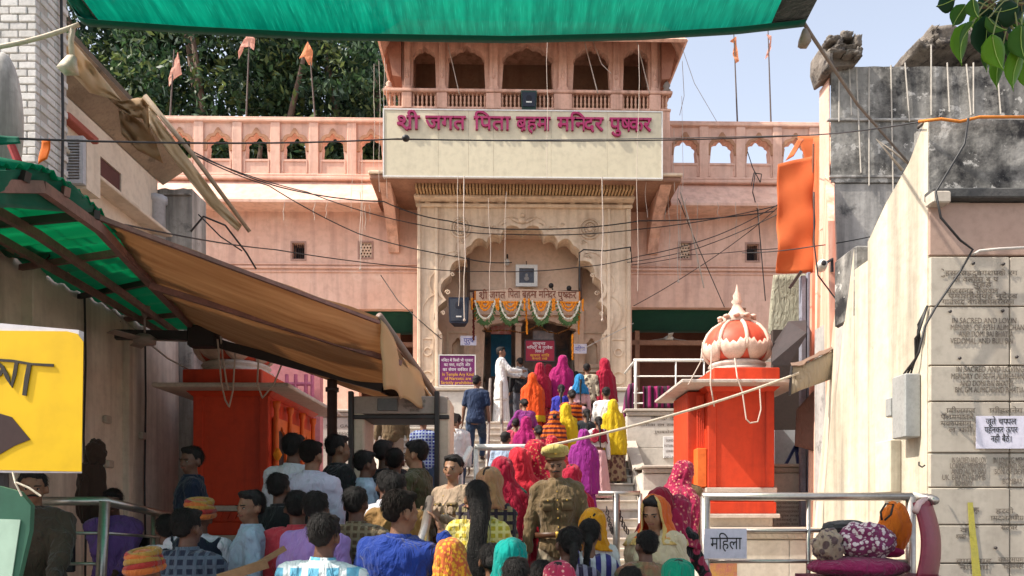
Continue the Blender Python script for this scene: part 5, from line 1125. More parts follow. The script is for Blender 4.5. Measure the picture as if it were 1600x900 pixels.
# ================================================================== right side
# weathered big building behind
BSTAIN = mat('black_mould_wall', (.36,.34,.31), (.20,.19,.17), 2.2, .92, .6, 14, streak=((.012,.012,.014), .7, 3), stain=((.018,.017,.018), .47, 1.5), patch=((.40,.38,.35), .575, 4.5))
GREYW = mat('grey_cement_wall', (.42,.40,.37), (.32,.30,.28), 2, .9, .4, 12, streak=((.06,.06,.06), .6, 5), stain=((.06,.06,.06), .54, 2.4), patch=((.55,.53,.50), .65, 9))
Yw = 9.6; t = thing('weathered_house', 'grey cement house black with mould, broken parapet stones on top, right of the temple', 'house', (PX(1450,Yw),Yw,0))
zt0 = PZ(104,Yw); x0 = PX(1298,Yw); x1 = PX(1760,Yw)
def wavyprism(x0, x1, z0, zt, y0, y1, amp=.02, n=40, seed=0, px=None):
    m = MB().prism([(x0,z0),(x1,z0)]+[(lerp(x1,x0,i/n), zt+amp*nz3(i*.6,seed,2)) for i in range(n+1)], y0, y1)
    if px: m.v = [((lerp(PX(px,v[1]),x1,(v[0]-x0)/(x1-x0)) if v[1] > y0+.01 else v[0]), v[1], v[2]) for v in m.v]
    return m
    return MB().prism([(x0,z0),(x1,z0)]+[(lerp(x1,x0,i/n), zt+amp*nz3(i*.6,seed,2)) for i in range(n+1)], y0, y1)
wavyprism(x0,x1,PZ(285,Yw),zt0,Yw,Yw+4,.025,px=1302).build('parapet_wall', BSTAIN, t)
m = wavyprism(x0+.004,x1,0,PZ(286,Yw),Yw+.02,Yw+4,0,2,0,1303); m.build('lower_wall', GREYW, t)
m = MB(); m.bbox(x0-.05,x1,Yw-.03,Yw+.018,PZ(190,Yw),PZ(186,Yw),.01); m.bbox(x0-.02,x1,Yw-.015,Yw+.018,PZ(278,Yw),PZ(274,Yw),.006); m.build('plaster_ledge', GREYW, t)
PKE = mat('pink_edge_plaster', (.66,.42,.33), (.58,.34,.26), 3, .9, .15, 12, streak=((.72,.24,.14),.6,3))
m = MB(); m.box(PX(1284,Yw+.3),x0-.002,Yw+.05,Yw+.35,PZ(345,Yw),zt0-.12); m.build('pink_return', PKE, t)
# vertical cords over the parapet
for k, (px, y0_, y1_) in enumerate(((1311,120,190),(1327,108,180),(1338,105,270),(1358,106,290),(1392,102,300),(1414,98,190),(1455,70,180),(1480,98,175),(1510,100,180),(1521,98,178),(1560,130,178))):
    m = MB(); yy = Yw-.03; n = 6; m.tube([(PX(px,yy)+.012*nz3(k,i,0)+(i/n)*.03*(k%3), yy-.01*abs(nz3(i,k,1)), lerp(PZ(y0_,yy),PZ(y1_,yy),i/n)) for i in range(n+1)], .010, 5); m.build('hanging_cord', mat('cord_grey', (.42,.38,.33)), t)
STONE = mat('broken_carved_stone', (.22,.19,.16), (.12,.10,.085), 7, .95, .8, 22, stain=((.035,.03,.03),.5,6))
def rockmesh(c, r, seed, cuts=0):
    mb = MB(); mb.ell((0,0,0),(1,1,1),22,15); out = []
    for v in mb.v:
        V = Vector(v); k = max(abs(V.x),abs(V.y),abs(V.z)); V2 = V.lerp(V/k, .8); n_ = 1+.18*nz3(V.x*1.7+seed,V.y*1.7,V.z*1.7)+.22*nz3(V.x*5+seed,V.y*5,V.z*5); out.append((c[0]+V2.x*r[0]*n_, c[1]+V2.y*r[1]*n_, c[2]+V2.z*r[2]*n_))
    mb.v = out; return mb
def pl(pts, Y): return [(PX(a,Y),PZ(b,Y)) for a, b in pts][::-1]
m = MB(); m.prism(pl([(1282,72),(1308,62),(1318,72),(1328,70),(1337,84),(1333,108),(1300,112),(1288,120),(1281,96)],Yw), Yw-.1, Yw+.35)
crest = m.build('carved_stone', STONE, t); bv = crest.modifiers.new('b','BEVEL'); bv.width=.03; bv.segments=2
for (a, b, c, d) in ((1291,78,10,5),(1312,71,9,6),(1328,80,7,9),(1296,96,12,4),(1284,112,6,14),(1308,90,20,3),(1300,84,5,10),(1318,98,10,4),(1330,98,5,8)):
    rockmesh((PX(a,Yw),Yw-.12,PZ(b,Yw)),(c/F*Yw,.13,d/F*Yw),a).build('carved_stone', STONE, t, True)
for (a, b, c, d) in ((1465,84,30,17),(1424,96,16,9),(1437,78,7,12),(1500,82,16,16),(1540,94,34,12)):
    rockmesh((PX(a,Yw+.5),Yw+.5,PZ(b,Yw+.5)),(c/F*Yw,.4,d/F*Yw),a).build('parapet_stone', STONE, t, True)
# pink striped pier with its recessed faces (faces the street)
PST = mat('pink_striped_pier_paint', (.70,.42,.31), (.74,.50,.38), 1.5, .85, .15, 12, streak=((.62,.16,.09), .75, 6))
Yp_ = 8.9; t = thing('striped_pier', 'tall pink and cream pier with orange vertical runs beside the orange cloth', 'pier', (PX(1290,Yp_),Yp_,0))
m = MB(); m.add([(PX(1262,10.6),10.6,0),(PX(1302,8.9),8.9,0),(PX(1330,8.9),8.9,0),(PX(1330,10.6),10.6,0),(PX(1284,10.6),10.6,PZ(215,10.6)),(PX(1294,8.9),8.9,PZ(345,8.9)),(PX(1304,8.9),8.9,PZ(345,8.9)),(PX(1303,10.6),10.6,PZ(215,10.6))],[(0,3,2,1),(4,5,6,7),(0,1,5,4),(1,2,6,5),(2,3,7,6),(3,0,4,7)]); m.build('shaft', PST, t)
for k in range(4):
    yq = 10.3-.38*k; xb = lerp(PX(1262,10.6),PX(1302,8.9),(10.6-yq)/1.7); m = MB(); m.obox((xb-.01,yq,.5),(xb+.03,yq,PZ(400,9.6)),.07,.07,(0,1,0)); m.build('fillet', PST, t)
CT = mat('cctv_white', (.6,.56,.5), None, 5, .4, .02); t2 = thing('security_camera', 'pale dome security camera fixed on the striped pier', 'camera', P(1287,415,8.85))
m = MB(); c = P(1285,413,8.7); m.capsule(c+Vector((.04,.12,0)),c,.055,.06,16); m.build('housing', CT, t2, True); m = MB(); m.ell((c.x-.004,c.y-.05,c.z),(.032,.012,.032),16,6); m.build('lens', BLACKM, t2, True); m = MB(); m.tube([c+Vector((.04,.1,.02)),P(1300,405,8.85),P(1300,425,8.88)],.02); m.build('bracket', BLACKM, t2)
# cream near wall (receding sunlit face) with the plaque front
SUNW = mat('sunlit_cream_wall', (.60,.54,.43), (.54,.46,.34), 1.4, .9, .3, 12, streak=((.13,.11,.09), .66, 3.2), stain=((.56,.44,.30),.60,1.6), patch=((.36,.31,.25), .66, 3))
GREYPL = mat('plaque_marble_grey', (.50,.435,.355), (.43,.37,.30), 2, .6, .08, 10, streak=((.30,.25,.20),.5,3), stain=((.32,.26,.2),.64,3), patch=((.28,.23,.18), .71, 7))
BRNP = mat('brown_plaster_band', (.42,.29,.23), (.36,.24,.19), 2, .85, .15, 12, stain=((.25,.16,.12),.64,3))
Yn = 6.2; xn = PX(1450,Yn); t = thing('plaque_wall', 'near house front faced with rows of inscribed grey marble plaques under a mouldy parapet, far right', 'wall', (xn+1.5,Yn,0)); PW = t
xe = xn+3.4
profile = [(1450,188,6.2),(1442,190,6.25),(1418,255,6.5),(1392,318,6.9),(1374,362,7.15),(1366,378,7.25)]
# side face as a prism extruded in x
prof = [(p[2], PZ(p[1],p[2])) for p in profile]
m = MB(); poly = [(Yn+.03,0)]+[(y, z) for y, z in prof]+[(7.25,0)]
ml = MB().prism([(a,b) for a,b in [(-q[0],q[1]) for q in poly]], 0, .35); ml.v = [(xn+v[1], -v[0], v[2]) for v in ml.v]; ml.build('sunlit_side', SUNW, t)
m = MB(); m.box(xn+.35,xe,Yn+.03,7.6,0,PZ(305,Yn)); m.build('core', GREYPL, t)
m = MB(); m.bbox(xn+.003,xe,Yn-.02,Yn+.029,PZ(400,Yn),PZ(318,Yn),.006); m.build('plaster_band', BRNP, t)
wavyprism(xn+.003,xe,PZ(300,Yn),PZ(188,Yn),Yn-.014,Yn+.22,.012).build('mouldy_parapet', BSTAIN, t)
m = MB(); m.bbox(xn-.02,xe,Yn-.10,Yn+.029,PZ(316,Yn),PZ(301,Yn),.01); m.build('dark_ledge', mat('ledge_black', (.10,.095,.09), (.05,.05,.05), 5, .9, .3), t)
m = MB(); m.bbox(xn-.03,xn+.12,Yn-.13,Yn-.005,PZ(326,Yn),PZ(308,Yn),.01); m.build('ledge_stub', MARBLE2, t)
prow = [402,480,572,628,708,762,820,880,945]
xcols = [1462,1575,1700,1830,1990]
for j, (a, b) in enumerate(zip(prow, prow[1:])):
    for i, (c, d) in enumerate(zip(xcols, xcols[1:])):
        if j % 2 == 0 and i == 0: pass
        m = MB(); dp = rnd.uniform(0,.006); x0_, x1_ = (xn+.008 if i == 0 else PX(c,Yn)+.004), PX(d,Yn)-.004; m.bbox(x0_,x1_,Yn-.02-dp,Yn+.026,PZ(b,Yn)+.005,PZ(a,Yn)-.005,.006); m.build('plaque', GREYPL, t)
def wl(lines, h=.062, x_=None, mt=INK, Y=Yn-.0295):
    for tx_, a, b, y in lines:
        V, Fc, wd = text_line(tx_)
        if V: letters('inscription', V, Fc, wd, (PX(a,Y),Y,PZ(y,Y)), (1,0,0),(0,0,1), mt, PW, width=PX(b,Y)-PX(a,Y), height=h, depth=.002)
wl([('IN SACRED AND LOVIN',1487,1588,505),('MEMORY OF SETH ALIMCHAN',1485,1600,515.5),('AND DOMI BAI BHATIA',1498,1583,526),('VEDOMAL AND BULI BAI',1485,1583,536.5),
    ('IN SACRED AND LOVING',1494,1600,581),('MEMORY OF SETH ALIMCHAND',1486,1606,592),('AND DOMI BAI BHATIA',1500,1584,603),('BM. GM ALIMCHAND BHATIA',1492,1600,613),
    ('IN SACRED AND LOV',1487,1541,723),('LOVING MEMORY',1484,1541,732),('AND ALIM BAI',1486,1540,741),('UK. BHATIA BOMB',1472,1540,750),('BOMBAY',1492,1520,759),('IN LOVING MEM',1552,1600,723),('GOVIND RAM',1560,1606,732),('SON OF DEVI',1554,1600,741),('BOMBAY',1566,1598,756)], .066, Y=Yn-.0295)
for (a, b, y) in ((1470,1590,430),(1488,1560,440),(1520,1550,448),(1478,1560,458),(1482,1590,466),(1472,1585,475),(1472,1524,645),(1546,1598,645),(1470,1522,655),(1470,1518,665),(1482,1520,675),(1520,1530,800),(1556,1584,802),(1548,1600,813),(1564,1590,828),(1500,1528,832),(1494,1510,842),(1494,1550,880),(1560,1600,878),(1500,1545,890),(1568,1600,888)):
    wl([(garble(max(4,int((b-a)/6.5)),prg),a,b,y)], .06)
for (px, py) in ((1484,487),(1566,486),(1499,560),(1588,558),(1520,412),(1567,413),(1555,856)):
    m = MB(); m.lathe(0,0,[(.012,0),(.014,.01),(.008,.02)],8); m.xf(Matrix.Translation(P(px,py,Yn-.03)) @ Matrix.Rotation(R(90),4,'X')); m.build('fixing_bolt', BLACKM, t)
m = MB(); p0 = P(1519,790,Yn-.034); m.grid([[P(a-3-k*.6,y,Yn-.034),P(a+5+k*.5,y,Yn-.034)] for k,(a,y) in enumerate(((1515,785),(1517,810),(1519,835),(1522,860),(1524,885),(1526,905)))]); m.build('yellow_paint_run', mat('yellow_run', (.50,.42,.05), (.4,.35,.08), 6), t, False, .002)
board('paper_notice', 'white paper with three lines of black Devanagari pasted on the plaque wall', 'notice', 1525, 1608, 650, 701, Yn-.05, PAPER, [(['ज','ू','त','े',' ','च','प^','प','ल'],BLKP,1540,1588,663,.075),(['प','ह','न','क','र',' ','ऊ','प','र'],BLKP,1538,1590,676,.075),(['न','ह','ी',' ','ब','ै','ठ','े','।'],BLKP,1548,1580,690,.075)], temple=False, th=.003)
# cream pillar and dark-topped pier behind the sunlit wall
Y2 = 7.7; t = thing('grey_pier', 'short grey pier with black mouldy top between the sunlit wall and the striped pier', 'pier', (PX(1347,Y2),Y2,0))
m = MB(); m.bbox(PX(1336,Y2),PX(1364,Y2),Y2,Y2+.5,PZ(495,Y2),PZ(383,Y2),.02); m.build('mouldy_top', BSTAIN, t)
m = MB(); m.bbox(PX(1338,Y2),PX(1366,Y2),Y2+.01,Y2+.5,0,PZ(496,Y2),.01); m.build('shaft', mat('pier_lilac_grey', (.44,.37,.34), (.38,.31,.28), 2, .9, .15), t)
m = MB(); m.add([(PX(1326,Y2),8.8,0),(PX(1337,Y2),Y2+.02,0),(PX(1337,Y2)+.01,Y2+.3,0),(PX(1326,Y2),8.9,0),(PX(1302,8.8),8.8,PZ(505,8.8)),(PX(1336,Y2),Y2+.02,PZ(386,Y2)),(PX(1336,Y2)+.02,Y2+.3,PZ(386,Y2)),(PX(1312,8.9),8.9,PZ(505,8.9))],[(0,3,2,1),(4,5,6,7),(0,1,5,4),(1,2,6,5),(2,3,7,6),(3,0,4,7)]); m.build('sloping_buttress', SUNW, t)
m = MB(); m.box(PX(1366,7.3),PX(1390,7.3),7.26,7.9,0,PZ(400,7.3)); m.build('back_fill', SUNW, t)
m = MB(); m.box(PX(1302,8.95),PX(1345,8.95),8.92,9.5,0,PZ(500,9)); one(m,'grey_infill_wall', GREYW, 'grey patchy infill wall between the striped pier and the grey pier','wall')
# recessed panel and meter box on sunlit side (X slightly left of xn)
m = MB(); m.bbox(xn-.10,xn-.003,6.62,6.9,PZ(770,6.8),PZ(690,6.8),.006); m.build('wall_pilaster', SUNW, PW)
t = thing('meter_box', 'grey metal electric meter box with cables on the sunlit cream wall', 'meter box', (xn-.1,6.4,PZ(683,6.3)))
m = MB(); m.bbox(xn-.14,xn-.003,6.3,6.52,PZ(683,6.3),PZ(583,6.3),.01); m.build('box', mat('meter_grey', (.33,.33,.32), (.26,.26,.25), 5, .5, .06), t)
m = MB(); m.bbox(xn-.15,xn-.06,6.53,6.62,PZ(650,6.5),PZ(620,6.5),.01); m.build('switch', mat('meter_grey', (.33,.33,.32)), t)
for k in range(3): m = MB(); m.tube([(xn-.12+.03*k,6.36,PZ(583,6.3)),(xn-.05,6.3,PZ(560,6.3)),(xn-.03-.02*k,6.27,PZ(530,6.3)),(xn-.06,6.24,PZ(505+8*k,6.2)),(xn-.01,6.19,PZ(478,6.2))],.009,6); m.build('lead', GREYC, t, True)
m = MB(); m.tube([P(1436,722,6.1),P(1436,727,6.08),P(1441,730,6.05),P(1445,727,6.08)],.007,5); one(m,'wall_hook',BLACKM,'small black hook on the sunlit cream wall','hook')
# thick cables on the plaque wall
rope('thick pale cable clipped across the plaque wall to the right edge', [P(1640,385,6.1),P(1560,389,6.1),P(1530,392,6.1),P(1520,398,6.1)], .016, 'cables on the plaque wall', mat('cable_pale_thick',(.55,.5,.45)), 'cable')
rope('thick black cable running down from the parapet of the plaque wall', [P(1513,185,6.05),P(1507,225,6.05),P(1480,270,6.05),P(1462,300,6.02),P(1470,340,6.02),P(1500,375,6.05),P(1520,390,6.08),P(1500,425,6.08),P(1462,480,6.08),P(1445,510,6.05),P(1436,550,6.0),P(1424,575,6.1)], .013, 'cables on the plaque wall', GREYC, 'cable')
rope('orange cord tied along the top of the near mouldy parapet', [P(1435,190,6.15),P(1470,186,6.1),P(1500,190,6.1),P(1530,183,6.1),P(1640,183,6.1)], .012, mt=mat('orange_cord',(.6,.2,.03)))
m = MB(); m.bbox(PX(1445,6.25),PX(1500,6.25),6.25,6.38,PZ(190,6.25)+.0,PZ(184,6.25),.008); one(m,'slate', STONE, 'dark broken slate lying on top of the near mouldy parapet','slate')
# orange cloth hoarding
Yo = 11.8; OR = cloth('orange_hoarding_cloth', (.62,.15,.045), (.52,.11,.03), .2, bumpd=.01)
t = thing('orange_hoarding', 'bright orange cloth wrapped around a tall frame between temple wing and pier', 'hoarding', (PX(1250,Yo),Yo,PZ(428,Yo)))
sheetobj('front_cloth', sheetgrid(P(1216,256,Yo),P(1271,243,Yo),P(1271,428,Yo),P(1214,425,Yo),16,30,0,.09,2.2), OR, t)
sheetobj('side_cloth', sheetgrid(P(1271,215,Yo+.02),P(1292,212,Yo-.5),P(1284,432,Yo-.5),P(1271,428,Yo+.02),8,24,0,.04,2.5), OR, t)
sheetobj('back_cloth', sheetgrid(P(1246,212,Yo+.5),P(1290,212,Yo+.4),P(1290,260,Yo+.4),P(1262,262,Yo+.5),8,8,0,.04,2.5), OR, t)
sheetobj('flap', sheetgrid(P(1248,216,Yo+.3),P(1256,218,Yo+.3),P(1240,244,Yo+.1),P(1228,250,Yo+.1),4,6,0,.03,3), OR, t)
m = MB(); m.tube([P(1271,225,Yo-.03),P(1270,270,Yo-.03),P(1272,330,Yo-.03),P(1271,428,Yo-.03)],.014,6); m.build('edge_cord', mat('cord_brown',(.18,.08,.05)), t)
# blue grey posts, greenish sheet, dark canopies
Yg_ = 12.6
m = MB(); m.grid(sheetgrid(P(1208,430,Yg_),P(1262,428,Yg_),P(1262,560,Yg_),P(1200,520,Yg_),10,12,0,.08,1.2)); one(m,'tarpaulin', cloth('greenish_grey_sheet',(.36,.34,.25),(.30,.29,.22),.1),'greenish grey sheet hung behind the right kiosk dome','tarpaulin',smooth=True,solid=.01)
t = thing('post', 'peeling blue grey metal post between the dark canopy and the striped pier', 'post', P(1258,560,10.8)); m = MB(); bm_ = mat('blue_grey_paint',(.24,.25,.30),(.17,.17,.2),5,.6,.1); m.bbox(PX(1252,10.8),PX(1260,10.8),10.8,10.9,.5,PZ(430,10.8),.01); m.build('upright', bm_, t); m = MB(); m.bbox(PX(1262,10.8),PX(1267,10.8),10.8,10.86,.5,PZ(425,10.8),.005); m.build('upright', bm_, t); m = MB(); m.obox(P(1234,450,10.8),P(1252,424,10.8),.04,.04); m.build('brace', BLACKM, t)
m = MB(); q = [P(1206,540,10.6),P(1232,502,10.6),P(1260,500,10.6),P(1260,520,9.6),P(1232,566,9.6),P(1206,566,9.6)]; m.add(q+[p+Vector((0,.0,-.04)) for p in q],[(0,1,2,3,4,5),(11,10,9,8,7,6),(0,6,7,1),(1,7,8,2),(2,8,9,3),(3,9,10,4),(4,10,11,5),(5,11,6,0)]); one(m,'dark_canopy', mat('canopy_dark',(.045,.035,.035),(.03,.025,.025),3,.8,.1),'dark folded metal canopy behind the right kiosk dome','canopy')
m = MB(); m.box(PX(1208,11.9),PX(1262,11.9),11.9,12.0,PZ(690,11.9),PZ(515,11.9)); one(m,'shop_shade', mat('shop_dark',(.05,.035,.03)),'dark shaded stall opening right of the kiosk','stall')
# brown flap
m = MB(); m.grid(sheetgrid(P(1244,640,10.4),P(1276,606,10.2),P(1276,706,10.2),P(1242,697,10.4),8,10,0,.04,3)); one(m,'brown_flap', cloth('brown_flap_cloth',(.19,.10,.075),(.13,.07,.05),.1),'hanging brown cloth flap between the right kiosk and the pink pier','cloth',smooth=True,solid=.008)
m = MB(); m.box(PX(1210,11.8),PX(1262,11.8),11.78,11.83,PZ(726,11.8),PZ(672,11.8)); one(m,'pale_shutter', mat('pale_blue_wall',(.42,.44,.46),(.36,.38,.4),3),'pale blue grey panel with smudges behind the right kiosk','panel')
t = thing('trestle', 'blue folding trestle standing on the marble wall right of the kiosk', 'trestle', P(1255,725,11.3)); blu = mat('trestle_blue',(.03,.05,.16),None,5,.5,.05)
for a, b in (((1228,725),(1243,697)),((1243,697),(1266,725)),((1247,725),(1243,697)),((1262,725),(1271,700)),((1243,697),(1275,703))): m = MB(); m.obox(P(*a,11.3),P(*b,11.3),.04,.04); m.build('bar', blu, t)
# torn beige canvas at right with the rope
t = thing('torn_canvas', 'stiff beige canvas awning with a ragged top edge at the right kiosk corner', 'awning', P(1285,600,8.6)); CAN = cloth('beige_canvas',(.42,.35,.27),(.36,.29,.21),.15)
strip2 = [(1237,574,8.3),(1255,570,8.4),(1275,560,8.5),(1295,551,8.6),(1312,543,8.7),(1331,530,8.8)]; low = [(1234,617,8.3),(1252,609,8.4),(1275,601,8.5),(1295,594,8.6),(1312,588,8.7),(1331,590,8.8)]
G = [[P(lerp(a[0],b[0],v/5),lerp(a[1],b[1],v/5),lerp(a[2],b[2],v/5)+.02*math.sin(v+i)) for i,(a,b) in enumerate(zip(strip2,low))] for v in range(6)]; sheetobj('canvas', G, CAN, t, .012)
G = [[P(a[0]+rnd.uniform(-2,2),a[1]-1+v*-3+rnd.uniform(-1.5,1.5),a[2]-.03+v*.1) for a in [(lerp(strip2[i][0],strip2[i+1][0],f),lerp(strip2[i][1],strip2[i+1][1],f),lerp(strip2[i][2],strip2[i+1][2],f)) for i in range(5) for f in (0,.33,.66)]] for v in range(3)]; sheetobj('ragged_edge', G, cloth('frayed_brown',(.22,.13,.08),(.12,.07,.05),.1), t, .01, False)
m = MB(); m.tube([P(1237,572,8.28),P(1234,618,8.28)],.015,6); m.build('edge_bar', BLACKM, t)
# cushion, bundles, chair at lower right
def blob(name, mt, parent, c, r, seed, amp=.12, fr=2.2, n=48, m_=32, flat=0):
    mb = MB(); mb.ell((0,0,0),(1,1,1),n,m_); out = []
    for v in mb.v:
        V = Vector(v); k = 1+amp*nz3(V.x*fr+seed,V.y*fr,V.z*fr)+amp*.9*(.5-abs(nz3(V.x*fr*2.2,V.y*fr*2.2+seed,V.z*fr*2.2))); z = V.z*r[2]*k
        if flat: z = max(z, -r[2]*flat)
        out.append((c[0]+V.x*r[0]*k, c[1]+V.y*r[1]*k, c[2]+z))
    mb.v = out; return mb.build(name, mt, parent, True)
m = MB(); m.box(PX(1262,5.6),PX(1470,5.6),5.0,5.85,.45,PZ(900,5.6)); one(m,'bench', mat('bench_maroon',(.10,.015,.04),(.08,.01,.03),3,.7,.05), 'low maroon bench behind the right steel railing','bench')
t = thing('cushion', 'magenta maroon cushion lying under the cloth bundles behind the right railing', 'cushion', P(1345,898,5.5)); blob('cover', cloth('fabric_cushion',(.25,.012,.08),(.17,.01,.05),.05), t, P(1340,886,5.5), (.36,.25,.085), 3, .06)
t = thing('cloth_bundle', 'maroon cloth bundle printed with white and yellow flowers', 'bundle', P(1352,872,5.5)); blob('cloth', cloth('fabric_bundle_print',(.22,.03,.10),(.12,.02,.07),.05,('print',(.60,.50,.50),30)), t, P(1352,846,5.5), (.185,.16,.135), 7, .25)
t = thing('cloth_bundle', 'small beige and dark printed bundle left of the maroon one', 'bundle', P(1292,872,5.5)); blob('cloth', cloth('fabric_bundle_beige',(.38,.30,.22),(.22,.14,.1),.05,('print',(.10,.06,.06),18)), t, P(1293,854,5.5), (.10,.12,.12), 11, .25); blob('knot', cloth('fabric_bundle_beige',(.38,.30,.22)), t, P(1288,838,5.5),(.04,.04,.035),2)
t = thing('dark_sack', 'dark grey cloth sack leaning behind the printed bundles', 'sack', P(1330,840,5.75)); blob('cloth', cloth('sack_dark',(.05,.045,.045),(.03,.03,.03),.0), t, P(1325,826,5.75), (.20,.1,.06), 5, .2)
t = thing('orange_bag', 'orange and magenta cloth bag with a handle hanging on the right railing post', 'bag', P(1395,865,5.7)); 
blob('bag', cloth('fabric_bag',(.75,.22,.02),(.7,.15,.02),.15), t, P(1398,825,5.7), (.125,.06,.19), 9, .14); blob('lower_trim', cloth('bag_magenta',(.4,.02,.12),None,.1), t, P(1390,862,5.7), (.11,.06,.045), 4, .1)
m = MB(); m.tube([P(1378,813,5.62),P(1376,800,5.62),P(1384,787,5.62),P(1396,788,5.62),P(1392,804,5.62),P(1382,813,5.62)],.008,6); m.build('handle', GREYC, t, True)
t = thing('maroon_chair', 'maroon plastic chair with a pale rounded back at the end of the right railing', 'chair', P(1440,900,5.4)); cm_ = mat('chair_maroon',(.22,.03,.05),(.18,.02,.04),3,.4,.03)
G = sheetgrid(P(1428,785,5.3),P(1452,782,5.6),P(1462,905,5.5),P(1432,905,5.2),10,12,0,0,1,lambda p,u,v: p+Vector((.05*math.sin(math.pi*v),-.06*math.sin(math.pi*u),0))); sheetobj('backrest', G, cm_, t, .025)
m = MB(); m.tube([P(1430,800,5.2),P(1436,786,5.25),P(1446,780,5.45),P(1453,790,5.6),P(1462,905,5.5)],.022,8); m.build('back_rim', mat('chair_rim_pink',(.62,.42,.40),None,4,.4,0), t, True)
for dx, dy in ((0,0),(.35,0),(.35,.35),(0,.35)): m = MB(); m.tube([(PX(1432,5.3)+dx,5.25+dy,.45),(PX(1432,5.3)+dx,5.25+dy,1.0)],.02,8); m.build('leg', cm_, t)
m = MB(); m.bbox(PX(1432,5.3)-.02,PX(1432,5.3)+.4,5.2,5.65,.98,1.02,.01); m.build('seat', cm_, t)
t = thing('poster', 'yellow and pink printed poster standing against the railing below the paper notice', 'poster', P(1130,905,6.1)); m = MB(); m.bbox(PX(1108,6.1),PX(1152,6.1),6.1,6.12,PZ(925,6.1),PZ(878,6.1),.004); m.build('sheet', mat('poster_print',(.75,.45,.05),(.6,.12,.2),9,.5,0,stain=((.8,.6,.1),.55,12)), t)
# ================================================================== left foreground boards
Yl = 2.6; t = thing('yellow_board', 'bright yellow hand painted board in a white frame with black brush strokes, near left', 'board', P(40,740,Yl))
yb = mat('yellow_flex', (.72,.45,.0), (.70,.40,.0), .8, .5, .02)
out_ = [P(-90,500,Yl),P(0,505,Yl),P(136,521,Yl+.05),P(133,740,Yl+.05),P(-90,738,Yl)]; m = MB(); 
poly = [(p.x,p.z) for p in out_][::-1]; m.prism(poly, Yl, Yl+.03); m.build('frame', mat('board_white_frame', (.62,.58,.62), None, 3, .6, .02), t)
inn = [P(-90,517,Yl),P(0,517,Yl),P(105,518,Yl),P(122,522,Yl),P(131,534,Yl),P(128,737,Yl),P(-90,733,Yl)]; m = MB(); m.prism([(p.x,p.z) for p in inn][::-1], Yl-.004, Yl-.0005); m.build('painted_face', yb, t)
bs = mat('brush_black', (.02,.015,.012), (.04,.03,.02), 12, .6, .1)
def stroke(pts, w_, parent, Y, mt=bs):
    m = MB(); L2 = []; 
    ps = [P(a,b,Y) for a,b in pts]
    for i,p in enumerate(ps):
        d = (ps[min(i+1,len(ps)-1)]-ps[max(i-1,0)]).normalized(); n_ = Vector((-d.z,0,d.x)); k = w_*(1+.25*nz3(i*2.1,w_*90,0)); L2.append([p+n_*k,p-n_*k])
    m.grid(L2); return m.build('brush_stroke', mt, parent, False, .003)
stroke([(-10,562),(20,564),(50,569),(84,571)],.0045,t,Yl-.007); stroke([(46,569),(42,590),(38,618)],.008,t,Yl-.0075); stroke([(26,566),(23,584),(18,604),(12,590),(4,574),(-6,566)],.0065,t,Yl-.0072); stroke([(5,575),(0,585),(-8,590)],.006,t,Yl-.007)
m = MB(); m.prism([(p.x,p.z) for p in [P(-90,660,Yl),P(0,646,Yl),P(20,652,Yl),P(49,687,Yl),P(24,697,Yl),P(0,711,Yl),P(-90,770,Yl)][::-1]], Yl-.007, Yl-.0045); m.build('dark_shape', mat('board_dark_shape',(.045,.02,.018),None,3,.6,.05), t)
m = MB(); m.tube([P(4,738,Yl+.04),P(4,900,Yl+.04),(PX(4,Yl),Yl+.04,0)],.02,8); m.tube([P(-60,740,Yl+.04),(PX(-60,Yl),Yl+.04,0)],.02,8); m.build('leg', BLACKM, t)
Yl2 = 2.3; t = thing('green_board', 'dark green board with a pale mint paper at the bottom left corner', 'board', P(5,905,Yl2)); m = MB(); m.prism([(p.x,p.z) for p in [P(-90,745,Yl2),P(0,760,Yl2),P(30,768,Yl2),P(48,790,Yl2),P(46,830,Yl2),P(20,940,Yl2),P(-90,940,Yl2)][::-1]], Yl2, Yl2+.02); m.build('board', mat('board_green',(.03,.11,.07),(.025,.09,.055),2,.6,.03), t)
m = MB(); m.prism([(p.x,p.z) for p in [P(-90,808,Yl2),P(33,812,Yl2),P(14,940,Yl2),P(-90,940,Yl2)][::-1]], Yl2-.004, Yl2-.001); m.build('pale_paper', mat('mint_paper',(.40,.55,.44),None,2,.7,.02), t)
m = MB(); m.tube([P(20,738,Yl2),P(24,755,Yl2-.02),P(34,775,Yl2-.02)],.003,5); m.tube([P(26,754,Yl2-.02),P(45,762,Yl2-.02),P(64,775,Yl2-.02)],.0035,5); m.build('string', ROPE, t)
m = MB(); m.tube([(PX(5,Yl2),Yl2+.03,0),(PX(5,Yl2),Yl2+.03,1.5)],.02,8); m.build('prop', BLACKM, t)
t = thing('brown_jacket', 'dark brown jacket hanging on the left wall behind the yellow board', 'jacket', P(145,815,6.9)); JK = cloth('jacket_brown',(.05,.025,.018),(.03,.017,.012),.0)
blob('body', JK, t, P(143,770,6.85), (.14,.06,.30), 2, .2); blob('collar', JK, t, P(150,708,6.85), (.09,.06,.12), 6, .25); blob('sleeve', JK, t, P(133,780,6.8), (.05,.05,.22), 9, .2)
